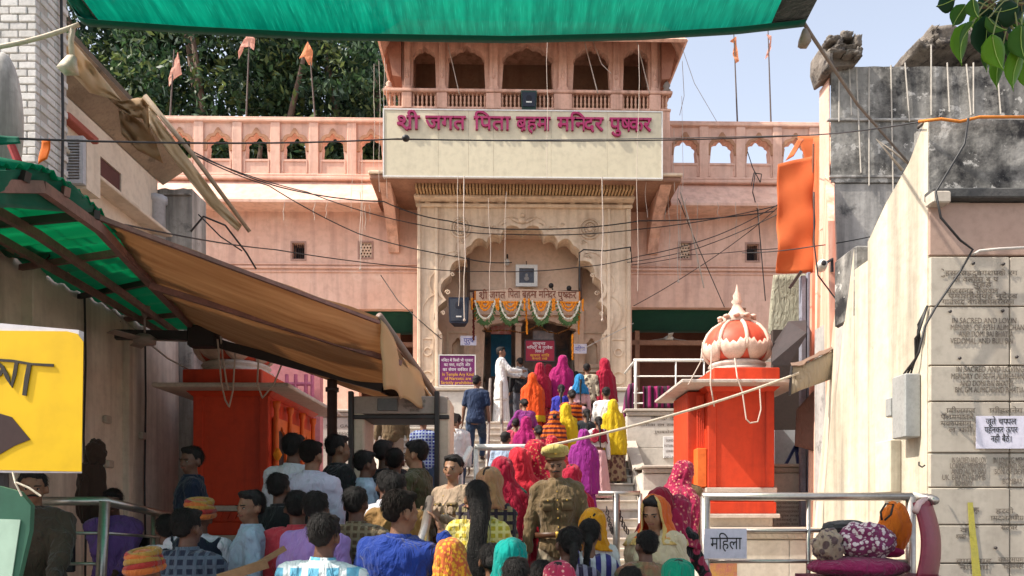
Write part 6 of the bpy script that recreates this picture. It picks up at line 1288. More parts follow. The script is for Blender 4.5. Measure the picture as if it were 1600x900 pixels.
# ================================================================== peepal leaves (top right, near)
t = thing('peepal_branch', 'drooping peepal branch with heart shaped green leaves at the top right corner', 'branch', P(1560,-20,2.6))
LG = [cloth('peepal_%s' % n_, c, c2, .5, rough=.45, scale=20, weave=60) for n_, c, c2 in (('bright',(.16,.34,.02),(.12,.27,.015)),('mid',(.07,.19,.02),(.05,.14,.015)),('dark',(.015,.06,.02),(.01,.045,.015)))]
wood = mat('twig_brown', (.16,.10,.07), (.1,.06,.04), 8, .8, .2)
def leaf(cx_, cy_, w_, h_, ang, Y, mt, tilt=0, curl=.3):
    """heart leaf: base at top, long drip tip; px size w_ x h_"""
    prof = [(0,.02),(.06,.22),(.16,.42),(.30,.50),(.45,.46),(.60,.34),(.74,.18),(.84,.07),(.92,.03),(1,.004)]; s = Y/F; rows = []
    for t_, hw in prof:
        row = []
        for j in range(-3, 4):
            u = j/3; x = u*hw*w_*s; z = -(t_-.5)*h_*s + (abs(u)*.10*h_*s*(1 if t_ < .2 else 0)); y = curl*abs(u)**1.5*hw*w_*s + .12*h_*s*math.sin(t_*3)
            row.append(Vector((x, y, z)))
        rows.append(row)
    M_ = Matrix.Translation(P(cx_,cy_,Y)) @ Matrix.Rotation(R(ang),4,'Y') @ Matrix.Rotation(R(tilt),4,'Z'); m = MB(); m.grid([[M_ @ v for v in r_] for r_ in rows]); o = m.build('leaf', mt, t, True, .0012)
    mr = MB(); mr.tube([M_ @ Vector((0,.12*h_*s*math.sin(q*3)-.002,-(q-.5)*h_*s)) for q in (0,.25,.5,.75,.9)],.0012,4); mr.build('midrib', mat('leaf_vein',(.3,.42,.1)), t)
    return M_ @ Vector((0,0,.5*h_*s))
lv = [(1476,5,26,26,70,2,2),(1498,26,26,34,30,1,10),(1507,72,34,56,5,0,20),(1545,62,40,62,0,2,0),(1560,85,34,50,-20,0,-10),(1590,110,30,60,10,0,10),(1562,110,22,56,5,0,0),(1575,45,40,50,-40,2,5),(1600,70,34,50,-10,1,0),(1530,35,26,34,15,0,15),(1570,15,44,36,80,2,0),(1598,30,30,36,-30,1,10),(1538,8,34,26,75,2,0),(1510,58,20,40,25,1,50),(1585,70,30,44,30,1,-20),(1605,100,28,50,-15,0,10),(1548,92,26,40,15,1,25),(1590,15,34,40,10,2,0),(1608,120,26,40,0,0,0),(1560,38,24,34,-60,1,15),(1525,15,22,28,-20,1,0),(1618,50,30,44,0,0,0)]
for (a,b,w_,h_,an,ci,ti) in lv:
    Y = 2.5+rnd.uniform(-.12,.12); base = leaf(a,b,w_*1.05,h_*1.1,an,Y,LG[ci],ti); m = MB(); tgt = P(1545+rnd.uniform(0,60),-6+rnd.uniform(-10,25),2.5); mid_ = base.lerp(tgt,.5)+Vector((0,0,.02)); m.tube([base,mid_,tgt],.0022,5); m.build('leaf_stalk', mat('stalk_green',(.25,.25,.1)), t)
for pts in ([(1500,-30),(1540,-2),(1570,20),(1600,45),(1640,60)],[(1640,-20),(1600,5),(1560,10),(1530,12)],[(1640,90),(1600,80),(1575,60),(1560,20)]): m = MB(); m.tube([P(a,b,2.52) for a,b in pts],[.006,.006,.005,.004,.003][:len(pts)],6); m.build('twig', wood, t, True)
# ================================================================== big tree behind the temple, left
def tree(label, cx_, Y, ztrunk, blobs, nleaf, cols, seed):
    rg = np.random.RandomState(seed); t = thing('tree', label, 'tree', (cx_,Y,0), 'trees behind the temple')
    m = MB(); m.tube([(cx_,Y,0),(cx_+.2,Y,ztrunk*.5),(cx_-.1,Y+.1,ztrunk)],[.5,.42,.32],12)
    m.build('trunk', wood, t, True)
    for b in blobs:
        m = MB(); e = Vector(b[:3]); s0 = Vector((cx_-.1,Y+.1,ztrunk)); m.tube([s0,s0.lerp(e,.5)+Vector((0,-1.2,.3)),e+Vector((0,-2.2,.8))],[.24,.16,.06],7); m.build('limb', wood, t, True)
    for ci, (mt, fr) in enumerate(cols):
        n = int(nleaf*fr); vs, fs = [], []
        cl = []   # leaf clumps
        for b in blobs:
            for _ in range(int(26*b[3]*b[4])):
                d = rg.normal(size=3); d /= np.linalg.norm(d); r = rg.uniform(.35,1.0)**.6; cl.append((b[0]+d[0]*b[3]*r, b[1]+d[1]*b[3]*.8*r, b[2]+d[2]*b[4]*r, rg.uniform(.22,.62)))
        cl = np.array(cl); idx = rg.randint(0,len(cl),n); c = cl[idx,:3]+rg.normal(size=(n,3))*cl[idx,3:4]*.50
        a = rg.normal(size=(n,3)); a[:,2] -= .6; a /= np.linalg.norm(a,axis=1)[:,None]; b_ = np.cross(a, rg.normal(size=(n,3))); b_ /= np.linalg.norm(b_,axis=1)[:,None]
        L_ = rg.uniform(.17,.32,(n,1)); W = L_*.42
        V = np.stack([c-a*L_*.5, c+b_*W*.5, c+a*L_*.5, c-b_*W*.5],1).reshape(-1,3); base = BASE[t.name]; V -= np.array(base)
        me = bpy.data.meshes.new('crown'); me.vertices.add(4*n); me.vertices.foreach_set('co', V.ravel()); me.loops.add(4*n); me.loops.foreach_set('vertex_index', np.arange(4*n)); me.polygons.add(n); me.polygons.foreach_set('loop_start', np.arange(0,4*n,4)); me.update(calc_edges=True); me.materials.append(mt)
        o = bpy.data.objects.new('crown', me); COL.objects.link(o); o.parent = t; stuff(o)
    return t
TL = [(cloth('tree_leaf_dark',(.022,.058,.028),(.015,.040,.020),.35,rough=.5),.42),(cloth('tree_leaf_mid',(.06,.12,.045),(.04,.085,.032),.4,rough=.5),.40),(cloth('tree_leaf_yellow',(.13,.17,.05),(.09,.13,.04),.4,rough=.5),.18)]
tree('big dark leafy tree filling the sky behind the left parapet of the temple', -9.0, 24.5, 7.0, [(-13,24.5,14,3.6,3.2),(-9.5,24,15.5,3.8,3.4),(-6.2,24.3,14.5,3.2,3.4),(-11,23.8,11.3,3.6,2.6),(-7.4,24,11.6,3.2,2.6),(-4.6,25,12.2,2.4,3),(-14.6,25,17.8,3.6,3.4),(-10.5,25,18.8,4,3.2)], 82000, TL, 5)
tree('second leafy tree with sky gaps close to the balcony of the temple', -4.5, 26, 7.5, [(-4.4,26.3,15.6,2.3,2.6),(-4.0,26,12.6,2.0,2.3),(-6.4,26,17.6,2.6,2.6),(-12.6,26.5,12.6,3,3),(-16.5,26,13.5,3,4)], 30000, TL, 9)
# ================================================================== wires
def wire(label, pts, s=0, r=.012, g='overhead wires', mt=GREYC, name='cable', temple=False):
    pp = []
    for a, b in zip(pts, pts[1:]): pp += sag(P(*a), P(*b), s, 10)[:-1]
    pp.append(P(*pts[-1])); rope(label, pp, r, g, mt, name)
wire('thin dark wire crossing the whole view just below the sign letters', [(-40,214,5.6),(620,217,9),(1250,212,11.6)], .05, .012)
m = MB(); p = P(634,216,9); m.ell(p,(.05,.05,.04),8,6); one(m,'cable_joint', GREYC,'small black joint on the wire in front of the sign','cable joint',smooth=True)
wire('black cable sagging from the left edge across the awning to the gateway', [(-30,297,4.6),(200,352,7.5),(430,390,12),(650,418,16),(760,424,16.2)], .03, .014)
wire('dark cable from the upper left roof down to the picture above the door', [(296,238,14),(420,290,15.6),(560,365,16.2),(720,402,16.3),(800,410,16.4)], .05, .016)
wire('dark cable from the left parapet to the left rosette of the gateway', [(300,236,14),(440,293,15.6),(600,315,15.9),(700,345,16.1),(820,358,16.2),(1000,345,16.2),(1210,330,16.5)], .06, .018)
wire('second cable from the left parapet crossing above the cusped arch', [(300,240,14),(480,300,15.5),(650,350,16),(800,366,16.2),(1000,358,16.2),(1220,320,16.5)], .06, .014)
wire('cable hanging in front of the gateway, rising to the right wing window', [(760,424,16.2),(900,418,16.2),(1000,400,16.3),(1120,368,16.4),(1218,318,16.6)], .04, .014)
wire('thin cable rising from the gateway to the orange hoarding', [(980,410,16.2),(1090,388,16.5),(1215,335,14)], .03, .012)
wire('cable rising steeply from the veranda corner to the right', [(990,478,16.8),(1080,425,16.9),(1160,370,16.9),(1222,318,15)], .02, .013)
wire('black cable clipped along the right side of the cusped arch', [(906,455,16.2),(905,395,16.2),(912,390,16.2),(945,392,16.2),(985,386,16.25),(987,410,16.8)], 0, .02)
wire('cable looping over the string course of the right wing', [(987,414,17.1),(1080,398,17.1),(1180,390,17.1),(1240,385,17.1)], .02, .011)
wire('loose wire falling from the ledge to the right veranda', [(1060,310,16.5),(1084,370,16.8),(1132,480,16.9)], .0, .014)
wire('dark cable dropping down the right wing to the kiosk dome', [(1180,270,16.9),(1176,300,16.5),(1184,330,16.9),(1190,400,16.9),(1196,470,16.9)], 0, .016)
wire('coiled wire at the top of the right wing ledge', [(1168,237,17.0),(1176,262,17.0),(1188,285,16.9),(1190,272,16.9),(1178,270,16.9),(1174,290,16.7)], 0, .014)
wire('black cable hanging beside the security camera on the striped pier', [(1272,300,8.6),(1272,380,8.6),(1278,430,8.6),(1308,470,8.6)], .0, .012)
wire('dark horizontal wire over the mouldy wall towards the orange hoarding', [(1160,395,11),(1270,385,9.2),(1400,360,9.3)], .02, .01)
wire('thin wire in front of the sign running to the right wall', [(600,218,14),(1230,212,10),(1440,190,6.2)], .03, .009)
wire('curly black wires in the corner left of the awning', [(60,220,8),(92,332,6),(70,360,6),(78,400,6.4),(62,415,6.4)], .0, .009)
wire('thin wire across the brown wall beneath the green roof', [(72,370,6.5),(110,430,7),(150,462,7.6),(215,518,8.4)], .01, .012, mt=GREYL)
wire('pale cord from the fan to the corner pier', [(232,536,8),(262,560,8.8),(296,578,9.4)], .0, .014, mt=GREYL)
wire('dark cable loop beside the torn tarpaulin pole', [(298,362,10),(318,338,10),(352,352,10),(385,395,10.4),(400,420,10.6)], .0, .018)
wire('thin branch like wire behind the torn tarpaulin', [(310,335,10.2),(345,370,10.3),(378,392,10.6)], .0, .014)
wire('sagging thin line from balcony top to the right parapet', [(1066,75,15.3),(1085,130,16),(1120,190,17)], .0, .008, mt=GREYL)
wire('second thin line from balcony roof to right parapet', [(1066,95,15.3),(1069,150,16),(1062,180,16.6)], .0, .008, mt=GREYL)
wire('thin line dropping from the ledge to left doorway side', [(595,430,16.9),(622,470,16.6),(655,500,16.3),(690,530,16.3)], .0, .014)
wire('faint line rising from the right jamb to the veranda', [(905,548,16.2),(960,520,16.3),(990,505,16.5)], .0, .012, mt=GREYL)
# hanging light strings
gl = 'hanging light strings'
strs = [(725,275,500,15.3,.018),(717,275,478,15.35,.010),(941,276,500,15.3,.018),(855,66,278,15.0,.008),(997,70,455,15.0,.009),(563,300,420,16.4,.014),(566,240,395,16.4,.010),(571,320,360,16.5,.012),(578,320,345,16.5,.01),(444,312,344,16.5,.014),(491,314,344,16.5,.012),(510,312,340,16.5,.010),(550,200,330,16.4,.008),(584,100,280,15.6,.008),(593,95,300,15.5,.008),(601,90,280,15.5,.008),(604,100,310,15.5,.006),(656,300,330,16.2,.010),(765,310,470,15.5,.009),(790,300,450,15.5,.010),(1040,300,345,16.5,.012),(1046,300,420,16.4,.010),(1060,290,440,16.4,.014),(1063,290,430,16.4,.010),(1072,310,350,16.5,.010),(1090,316,420,16.5,.009),(1122,316,345,16.5,.010),(1150,316,370,16.5,.009),(1185,318,350,16.5,.010),(1010,250,340,15.7,.008),(1053,200,300,15.7,.008),(1066,150,300,15.7,.008)]
SLAB = ['thick white string hanging down to the black loudspeaker','thin string just left of the thick one above the black loudspeaker','thick white string crossing the right pilaster of the gateway','thin string hanging over the sign from the middle balcony arch','long pale string beside the right edge of the gateway pilaster','bright double string falling from the left ledge end near the gateway','thin string beside the bright pair left of the gateway, starting at the sign','right-hand thin string of the cluster left of the gateway','shortest string of the cluster left of the gateway','short string under the left ledge above the small barred window','short string under the left ledge left of the lattice window','very short string under the left ledge beside the lattice window','thin string crossing the parapet arch next to the sign','string falling past the balcony eave, leftmost at the sign edge','string beside the left edge of the sign, second in the cluster','string left of the sign reaching its lower corner','dark tinted string closest to the left edge of the sign','short stub of string at the top of the left gateway pilaster','string hanging inside the gateway left of the framed picture','string inside the gateway close to the white lamp globe','short string right of the gateway under the slab corner','string right of the gateway ending above the veranda','thicker string of the tangled group on the right wing','thin string of the tangled group on the right wing','short string above the right lattice window','long thin string left of the right lattice window','short string under the right ledge','thin string under the right ledge left of the barred window','short string above the right barred window','string beside the right edge of the sign','string falling at the right balcony corner bracket','outermost string hanging from the right balcony corner']
for k, (px, a, b, Y, r) in enumerate(strs):
    n = 7; m = MB(); q = [(PX(px,Y)+.05*nz3(k*1.3,i*.4,0), Y, lerp(PZ(a,Y),PZ(b,Y),i/n)) for i in range(n+1)]; m.tube(q, r*.6, 5)
    if b-a > 60 and r > .012: m.ell(q[-1],(.03,.03,.03),6,4)
    where = 'left wing' if px < 600 else ('gateway' if px < 990 else 'right wing')
    one(m,'light_string', LSTR, SLAB[k], 'light string', group=gl)
wire('pair of pale light strings running diagonally across the right wing', [(1063,300,16.4),(1078,350,16.5),(1085,380,16.6),(1100,450,16.8)], 0, .016, gl, LSTR, 'light_string')
wire('diagonal light string crossing the balcony arch second from the left', [(700,70,15.6),(718,148,15.6)], 0, .010, gl, LSTR, 'light_string')
wire('long diagonal light string crossing the balcony arch second from the right', [(912,60,15.6),(934,146,15.6)], 0, .012, gl, LSTR, 'light_string')
wire('diagonal light string crossing the rightmost balcony arch', [(994,60,15.6),(1015,146,15.6)], 0, .010, gl, LSTR, 'light_string')
wire('thin diagonal line across the balcony arch right of centre', [(925,60,15.5),(940,100,15.5),(955,115,15.5)], 0, .008, gl, LSTR, 'light_string')
wire('light strings draped over the right kiosk dome to its slab', [(1098,535,10.1),(1095,565,9.9),(1075,602,9.8)], 0, .008, gl, LSTR, 'light_string')
for pts, lb in (([(1148,560,10.0),(1152,590,9.8),(1160,612,9.8),(1166,655,9.75),(1172,661,9.75),(1184,659,9.75),(1189,640,9.78),(1187,605,9.8)],'u-shaped pale string looped down the front of the right kiosk'),([(1112,540,10.0),(1110,600,9.8),(1113,618,9.8),(1116,635,9.9)],'short pale string hanging at the left corner of the right kiosk'),
    ([(340,530,8.2),(346,600,8.5),(352,625,8.6),(358,636,8.6),(364,610,8.6),(368,540,8.3)],'v-shaped pale string hanging on the left kiosk slab'),([(404,560,8.2),(402,600,8.5),(410,622,8.6),(428,600,8.6),(440,570,8.5)],'pale string draped over the right corner of the left kiosk slab'),([(345,525,8.2),(348,560,8.4),(356,610,8.55)],'thin pale string falling past the left kiosk dome ring')): wire(lb, pts, 0, .010, gl, LSTR, 'light_string')
# ================================================================== people
SKIN = {k: mat('skin_'+k, c, tuple(q*.8 for q in c), 5, .55, .06, 60, spec=.35) for k, c in (('a',(.30,.15,.085)),('b',(.20,.095,.055)),('c',(.12,.055,.035)))}
HAIR = mat('black_hair', (.008,.006,.006), (.014,.011,.010), 30, .6, .6, 140, spec=.22); HAIRG = mat('cropped_black_hair', (.018,.013,.011), (.010,.008,.007), 40, .85, .5, 150, spec=.1)
EYEW = mat('eye_white', (.30,.26,.23), None, 3, .5, 0, spec=.1); EYEB = mat('eye_iris', (.01,.008,.006), None, 3, .2, 0); LIP = mat('lip', (.22,.07,.05), None, 5, .5, 0)
SHOE = mat('dark_shoe', (.03,.02,.018), None, 8, .5, .1)
wtex = bpy.data.textures.new('wrinkles', 'CLOUDS'); wtex.noise_scale = .11; wtex.noise_depth = 2
wtex2 = bpy.data.textures.new('wrinkles_fine', 'CLOUDS'); wtex2.noise_scale = .045
htex = bpy.data.textures.new('hair_lumps', 'CLOUDS'); htex.noise_scale = .02
def remesh(o, vox, wr=0, wr2=0, smooth=3, tex=None):
    md = o.modifiers.new('skin_over', 'REMESH'); md.mode = 'VOXEL'; md.voxel_size = vox; md.use_smooth_shade = True
    if smooth: s = o.modifiers.new('soften', 'SMOOTH'); s.iterations = smooth; s.factor = .5
    if wr: d = o.modifiers.new('folds', 'DISPLACE'); d.texture = tex or wtex; d.strength = wr; d.mid_level = .5; d.texture_coords = 'LOCAL'
    if wr2: d = o.modifiers.new('folds_fine', 'DISPLACE'); d.texture = wtex2; d.strength = wr2; d.mid_level = .5
    return o
def ellring(z, rx, ry, yc=0, n=24, xc=0): return [(xc+rx*math.cos(t), yc+ry*math.sin(t), z) for t in [2*math.pi*k/n for k in range(n)]]
def ik(a, b, l1, l2, pole):
    a, b = Vector(a), Vector(b); d = b-a; L_ = min(d.length, (l1+l2)*.995); dn_ = d.normalized(); b = a+dn_*L_
    x = (l1*l1-l2*l2+L_*L_)/(2*L_); h = math.sqrt(max(l1*l1-x*x, 0)); p = Vector(pole)-dn_*Vector(pole).dot(dn_); p = p.normalized() if p.length > 1e-4 else Vector((0,-1,0))
    return a+dn_*x+p*h, b
used_lab = set()
def person(label, px, top, Y, H=1.66, face=0, skin='b', sex='m', top_c=None, sleeves='long', bottom=None, bot='trousers', hair='short', hairm=None, veil=None, veil_z=.8, veil_open=0, veil_trim=None,
           lean=0, nod=0, turn=0, lh=None, rh=None, facec=False, step=0, seat=False, hat=None, extra=None, slim=1.0, dupatta=None, floor=None, group='people crowding to the temple', tilt=0, hem=.80, uniform=False, build=1.0):
    """px, top: where the head top stands in the view; Y: distance guess, settled so that the feet meet the floor"""
    if floor is None:
        best = None
        for k in range(-120, 121):
            y = Y+k*.02; err = abs(PZ(top, y)-H*math.cos(R(lean)*.6)-floorz(y))+abs(k)*.0035
            if best is None or err < best[0]: best = (err, y)
        Y = best[1]; z0 = floorz(Y); s = (PZ(top, Y)-z0)/(1.70*math.cos(R(lean)*.6)); s = max(H/1.7*.93, min(H/1.7*1.07, s))
    else: s = H/1.7; z0 = floor if not seat else floor
    if seat: s = H/1.7; z0 = PZ(top, Y)-1.70*s
    t = thing('person', label, 'person', (0,0,0), group); BASE[t.name] = Vector((0,0,0))
    near = Y < 6.8; vox = (.0105 if Y < 4.6 else .0125) if near else .018; fem = sex == 'f'
    kb = build*(.90 if fem else 1.0)*(1.17 if veil is not None and veil_z < 1.1 else 1)*1.04; rq = random.Random(int(px*7+top)); tilt = tilt or rq.uniform(-4,4); face = face+(rq.uniform(-12,12) if Y > 8 else 0); turn = turn or rq.uniform(-14,14)*(not facec); sw = .172 if not fem else .150
    # joints (local, facing +Y)
    Rt = Matrix.Translation((0,0,.92)) @ Matrix.Rotation(R(-lean),4,'X') @ Matrix.Rotation(R(tilt),4,'Y') @ Matrix.Translation((0,0,-.92))
    def U(p): return Rt @ Vector(p)
    Hd = Matrix.Translation((0,.0,1.48)) @ Matrix.Rotation(R(turn),4,'Z') @ Matrix.Rotation(R(-nod),4,'X') @ Matrix.Translation((0,0,-1.48))
    def HU(p): return Rt @ (Hd @ Vector(p))
    body = MB()
    tr = [(.80,.13,.10,-.005),(.88,.165,.12,-.01),(.98,.150 if not fem else .152,.11,0),(1.08,.140 if not fem else .122,.10,0),(1.2,.155,.11,.005),(1.30,.168,.112,.005),(1.38,.160,.092,-.003),(1.425,.105,.075,-.006),(1.46,.062,.062,-.004)]
    def torso(mb, e=0, z_lo=0, z_hi=9, flare=0):
        rr = [[U(p) for p in ellring(z, (rx+e)*kb+flare*max(0,1.05-z), (ry+e)*kb+flare*.6*max(0,1.05-z), yc)] for z, rx, ry, yc in tr if z_lo <= z <= z_hi]; mb.loft(rr)
        if fem and z_hi > 1.2:
            for sx in (-1,1): mb.ell(U((sx*.065,.075,1.25)), (.062+e,.06+e,.062+e), 12, 8)
        for sx in (-1,1): mb.capsule(U((sx*.08,-.005,1.405)), U((sx*sw,-.005,1.375)), .056+e*.8, .058+e, 12)
    torso(body, -.014 if top_c is not None else 0)
    body.capsule(U((0,-.005,1.42)), HU((0,.008,1.53)), .058 if not fem else .05, .052 if not fem else .045)
    # head
    HC = (0,.0,1.612)
    def hb(c, r): 
        mm = MB(); mm.ell(c, r, 20, 14); mm.v = [tuple(HU(v)) for v in mm.v]; body.add(mm.v, mm.f)
    hb((0,-.006,1.618),(.074,.092,.086)); hb((0,.022,1.565),(.060,.070,.070)); hb((0,.050,1.520),(.038,.040,.030)); hb((0,.080,1.597),(.052,.020,.014)); hb((0,.092,1.572),(.011,.016,.024)); hb((0,.098,1.558),(.016,.014,.010)); hb((0,.082,1.533),(.024,.012,.012))
    for sx in (-1,1): hb((sx*.081,-.002,1.578),(.011,.019,.032)); hb((sx*.036,.058,1.56),(.022,.026,.022))
    # arms
    hands = []
    for sx, hd in ((-1,lh),(1,rh)):
        sh = U((sx*sw,-.005,1.375)); 
        if hd is None: hd = (sx*.255,.04,.80)
        pole = (sx*.35,-1,-.1) if hd[2] < 1.25 else (sx*.45,-.15,-1)
        el, wr_ = ik(sh, U(hd) if hd[2] > .95 else Vector(U((hd[0],hd[1],hd[2]))), .285, .25, pole)
        cl = .012 if (top_c is not None and sleeves == 'long') else 0; body.capsule(sh, el, .048*kb-cl, .038*kb-cl); body.capsule(el, el.lerp(wr_,.85), .037*kb-cl, .026*kb-cl*.5); body.capsule(el.lerp(wr_,.8), wr_, .024*kb, .024*kb)
        d = (wr_-el).normalized(); side = d.cross(Vector((sx,0.15,0))).normalized(); nn = side.cross(d).normalized()
        palm = wr_+d*.045; mm = Matrix((side, nn, d)).transposed()
        body.ell(palm, (.036,.016,.052), 12, 8, mm)
        for fi, (off, ln) in enumerate(((-.029,.060),(-.010,.072),(.010,.068),(.028,.052))):
            a = palm+d*.042+side*off; b = a+d*ln*.5-nn*.010*sx; c_ = b+d*ln*.42-nn*.024*sx; body.capsule(a,b,.0088,.0084,8); body.capsule(b,c_,.0084,.007,8)
        a = wr_+d*.02+side*.028; body.capsule(a, a+side*.026+d*.03-nn*.008*sx, .0115, .010, 8); body.capsule(a+side*.026+d*.03-nn*.008*sx, a+side*.034+d*.062-nn*.014*sx, .010, .008, 8)
        hands.append((sh, el, wr_))
    # legs
    legs = []
    for sx in (-1,1):
        hp = Vector((sx*.088,0,.87)); up = step if sx > 0 else 0
        if seat: kn = Vector((sx*.12,.42,.90-.05)); an = Vector((sx*.12,.44,.46)); hp.z = .86
        elif up: kn = Vector((sx*.1,.24,.60)); an = Vector((sx*.1,.16,.08+.17))
        else: kn = Vector((sx*.098,.03,.475)); an = Vector((sx*.1,-.01,.085))
        body.capsule(hp, kn, .085*kb, .055*kb); body.capsule(kn, an, .052*kb, .036*kb); ft = an+Vector((0,.03,-.045)); body.capsule(an+Vector((0,-.02,-.045)), an+Vector((sx*.01,.13,-.06)), .036, .026)
        legs.append((hp, kn, an))
    M_ = Matrix.Translation((PX(px, Y), Y, z0)) @ Matrix.Rotation(R(face),4,'Z') @ Matrix.Scale(s,4)
    # centre the head (not the feet) on the traced position
    hw = M_ @ HU((0,0,1.6)); M_ = Matrix.Translation((PX(px,Y)-hw.x, Y-hw.y, 0)) @ M_
    root = M_.translation; t.location = root; BASE[t.name] = Vector(root)
    if near or True: t.location = root
    def B(mb, name, mt, **k): mb.xf(M_); return mb.build(name, mt, t, True, **k)
    remesh(B(body, 'body', SKIN[skin]), vox*s, smooth=2)
    # clothing
    if top_c is not None:
        m = MB(); e = .016
        torso(m, e, .80 if bot != 'sari' else 1.05, 1.43 if fem else 1.47, .10 if hem < .8 else 0.03)
        if hem < .8:
            rr = [ellring(z, r*kb, r*.72*kb) for z, r in ((hem,.22),(.70,.205) if hem < .7 else (hem+.05,.20),(.86,.19),(.95,.175))]; m.loft([[U(p) if p[2] > .84 else Vector(p) for p in q] for q in rr])
        for (sh, el, wr_) in hands:
            if sleeves == 'long': m.capsule(sh, el, .048*kb+e, .040*kb+e); m.capsule(el, el.lerp(wr_,.92), .040*kb+e, .027*kb+.012)
            elif sleeves == 'short': m.capsule(sh, sh.lerp(el,.66), .048*kb+e, .044*kb+e+.008)
        o = B(m, 'shirt' if not fem else 'blouse', top_c); remesh(o, max(vox,.013)*s, .042 if near else .03, .016 if near else 0, 2)
        if not fem and near:
            m = MB(); rr = [[HU(p) if 0 else U(p) for p in ellring(z, r, r*1.03, -.004)] for z, r in ((1.435,.083),(1.455,.074),(1.478,.067),(1.480,.062),(1.45,.066))]; m.loft(rr, cap=False); B(m, 'collar', top_c)
    bm = bottom
    if bm is not None:
        m = MB()
        if bot == 'trousers' or seat:
            rr = [ellring(z, r, r*.76, -.005) for z, r in ((.84,.165),(.90,.180),(1.0,.165))]; m.loft([[Vector(p) if p[2] < .9 else U(p) for p in q] for q in rr])
            for hp, kn, an in legs: m.capsule(hp, kn, .098*kb, .070*kb); m.capsule(kn, an+Vector((0,0,.03)), .070*kb, .058*kb)
            remesh(B(m, 'trousers', bm), max(vox,.015)*s, .03, 0, 2)
        else:      # long pleated skirt
            rows = []; nn_ = 72
            for i in range(15):
                v = i/14; z = lerp(1.02,.045,v); r = lerp(.15,.27,v**.8)*(1 if bot != 'dhoti' else .85); rows.append([Vector((r*(1+.07*v*math.sin(k*2*math.pi/nn_*17+.8*math.sin(k*.4)))*math.cos(a), (r*.82*(1+.07*v*math.sin(k*2*math.pi/nn_*17+.8*math.sin(k*.4))))*math.sin(a), z)) for k in range(nn_) for a in [2*math.pi*k/nn_]])
            m.loft(rows, cap=False); B(m, 'skirt', bm, solid=.008)
    if uniform:
        um = mat('uniform_flap', (.17,.115,.06), (.13,.09,.045), 12, .85, .1); ub = mat('brown_leather_belt', (.09,.035,.018), (.06,.025,.012), 6, .4, .05)
        fy = lambda x, z: lerp(.145,.128,abs(x)/.12)*(1.0 if z > 1.1 else .93)*(build**.5)+.004
        for sx in (-1,1):
            for (z_a, z_b, nm) in ((1.20,1.30,'pocket'),(1.275,1.305,'pocket_flap')):
                e_ = .0 if nm == 'pocket' else .006; x_a, x_b = sx*.035, sx*.125; rr = []
                for xx in [lerp(min(x_a,x_b),max(x_a,x_b),q/5) for q in range(6)]: rr.append([U((xx,fy(xx,1.25)+e_,z_a)),U((xx,fy(xx,1.25)+e_,z_b)),U((xx,fy(xx,1.25)+e_-.02,z_b)),U((xx,fy(xx,1.25)+e_-.02,z_a))])
                B(MB().loft(rr), nm, um)
            m = MB(); m.ell(U((sx*.08,fy(.08,1.28)+.010,1.285)),(.006,.004,.006),8,5); B(m,'button',GOLDISH)
            m = MB(); m.loft([[U((sx*(.09+.10*q),-.025+yy,1.452-.045*q+zz_)) for yy,zz_ in ((-.02,0),(.02,0),(.02,.010),(-.02,.010))] for q in (0,.5,1)]); B(m,'epaulette',mat('epaulette_gold',(.38,.30,.15)))
        rr = [[U(p) for p in ellring(z, .196*kb+e_, .156*kb+e_)] for z, e_ in ((.975,.0),(.978,.006),(1.018,.006),(1.021,0))]; B(MB().loft(rr, cap=False), 'belt', ub)
        m = MB(); m.bbox(-.028,.028,.162*kb,.172*kb,.972,1.024,.004); m.v = [tuple(U(v)) for v in m.v]; B(m,'buckle',GOLDISH)
        for q in range(5): m = MB(); z_ = 1.06+.075*q; m.ell(U((0,.133*build**.5+.012*math.sin((z_-1.0)*4),z_)),(.006,.005,.006),8,5); B(m,'button',GOLDISH)
    for k, (hp, kn, an) in enumerate(legs):
        m = MB(); m.capsule(an+Vector((0,-.03,-.055)), an+Vector((.0,.15,-.06)), .036, .032, 10); m.v = [(v[0],v[1],max(v[2],an.z-.083)) for v in m.v]; B(m, 'shoe' if not fem else 'sandal', SHOE)
    # hair
    hm = hairm or HAIR
    if hair and hat is None or hair in ('bun','braid','loose','pony'):
        m = MB(); 
        def he(c, r, rot=None):
            mm = MB(); mm.ell(c, r, 20, 14); mm.v = [tuple(HU(v)) for v in mm.v]; m.add(mm.v, mm.f)
        if hair == 'thin': he((0,-.020,1.622),(.078,.090,.080))
        else:
            he((0,-.020,1.640),(.081,.092,.080)); he((0,-.052,1.598),(.067,.050,.062)); he((.01,.038,1.684),(.056,.050,.028)); he((-.02,.055,1.676),(.04,.03,.022))
            for sx in (-1,1): he((sx*.070,.012,1.628),(.012,.022,.035))
        if hair in ('braid','pony'):
            pts = [HU((0,-.09,1.60)),HU((0,-.13,1.53))]+[U((0.01*math.sin(q*3),-.15-.02*q,1.45-q*.13)) for q in range(4 if hair == 'braid' else 3)]
            for q in range(len(pts)-1): m.capsule(pts[q], pts[q+1], .034-.004*q, .030-.004*q, 10)
        if hair == 'bun': he((0,-.115,1.585),(.045,.04,.045))
        if hair == 'loose':
            rr = [(1.64,.078,.07,-.045),(1.56,.080,.060,-.058),(1.48,.066,.048,-.080),(1.38,.062,.038,-.108),(1.25,.068,.034,-.125),(1.1,.064,.030,-.13),(.98,.050,.026,-.13),(.88,.022,.014,-.125)]
            m.loft([[U((p[0]+.03*nz3(p[2]*3,5,1),p[1]+.008*math.sin(k*2.6),p[2])) for k, p in enumerate(ellring(*q))] for q in rr])
        remesh(B(m, 'hair', hm), min(vox,.012)*s, 0.006 if hair == 'loose' else (0 if veil is not None else .015), 0, 2, htex)
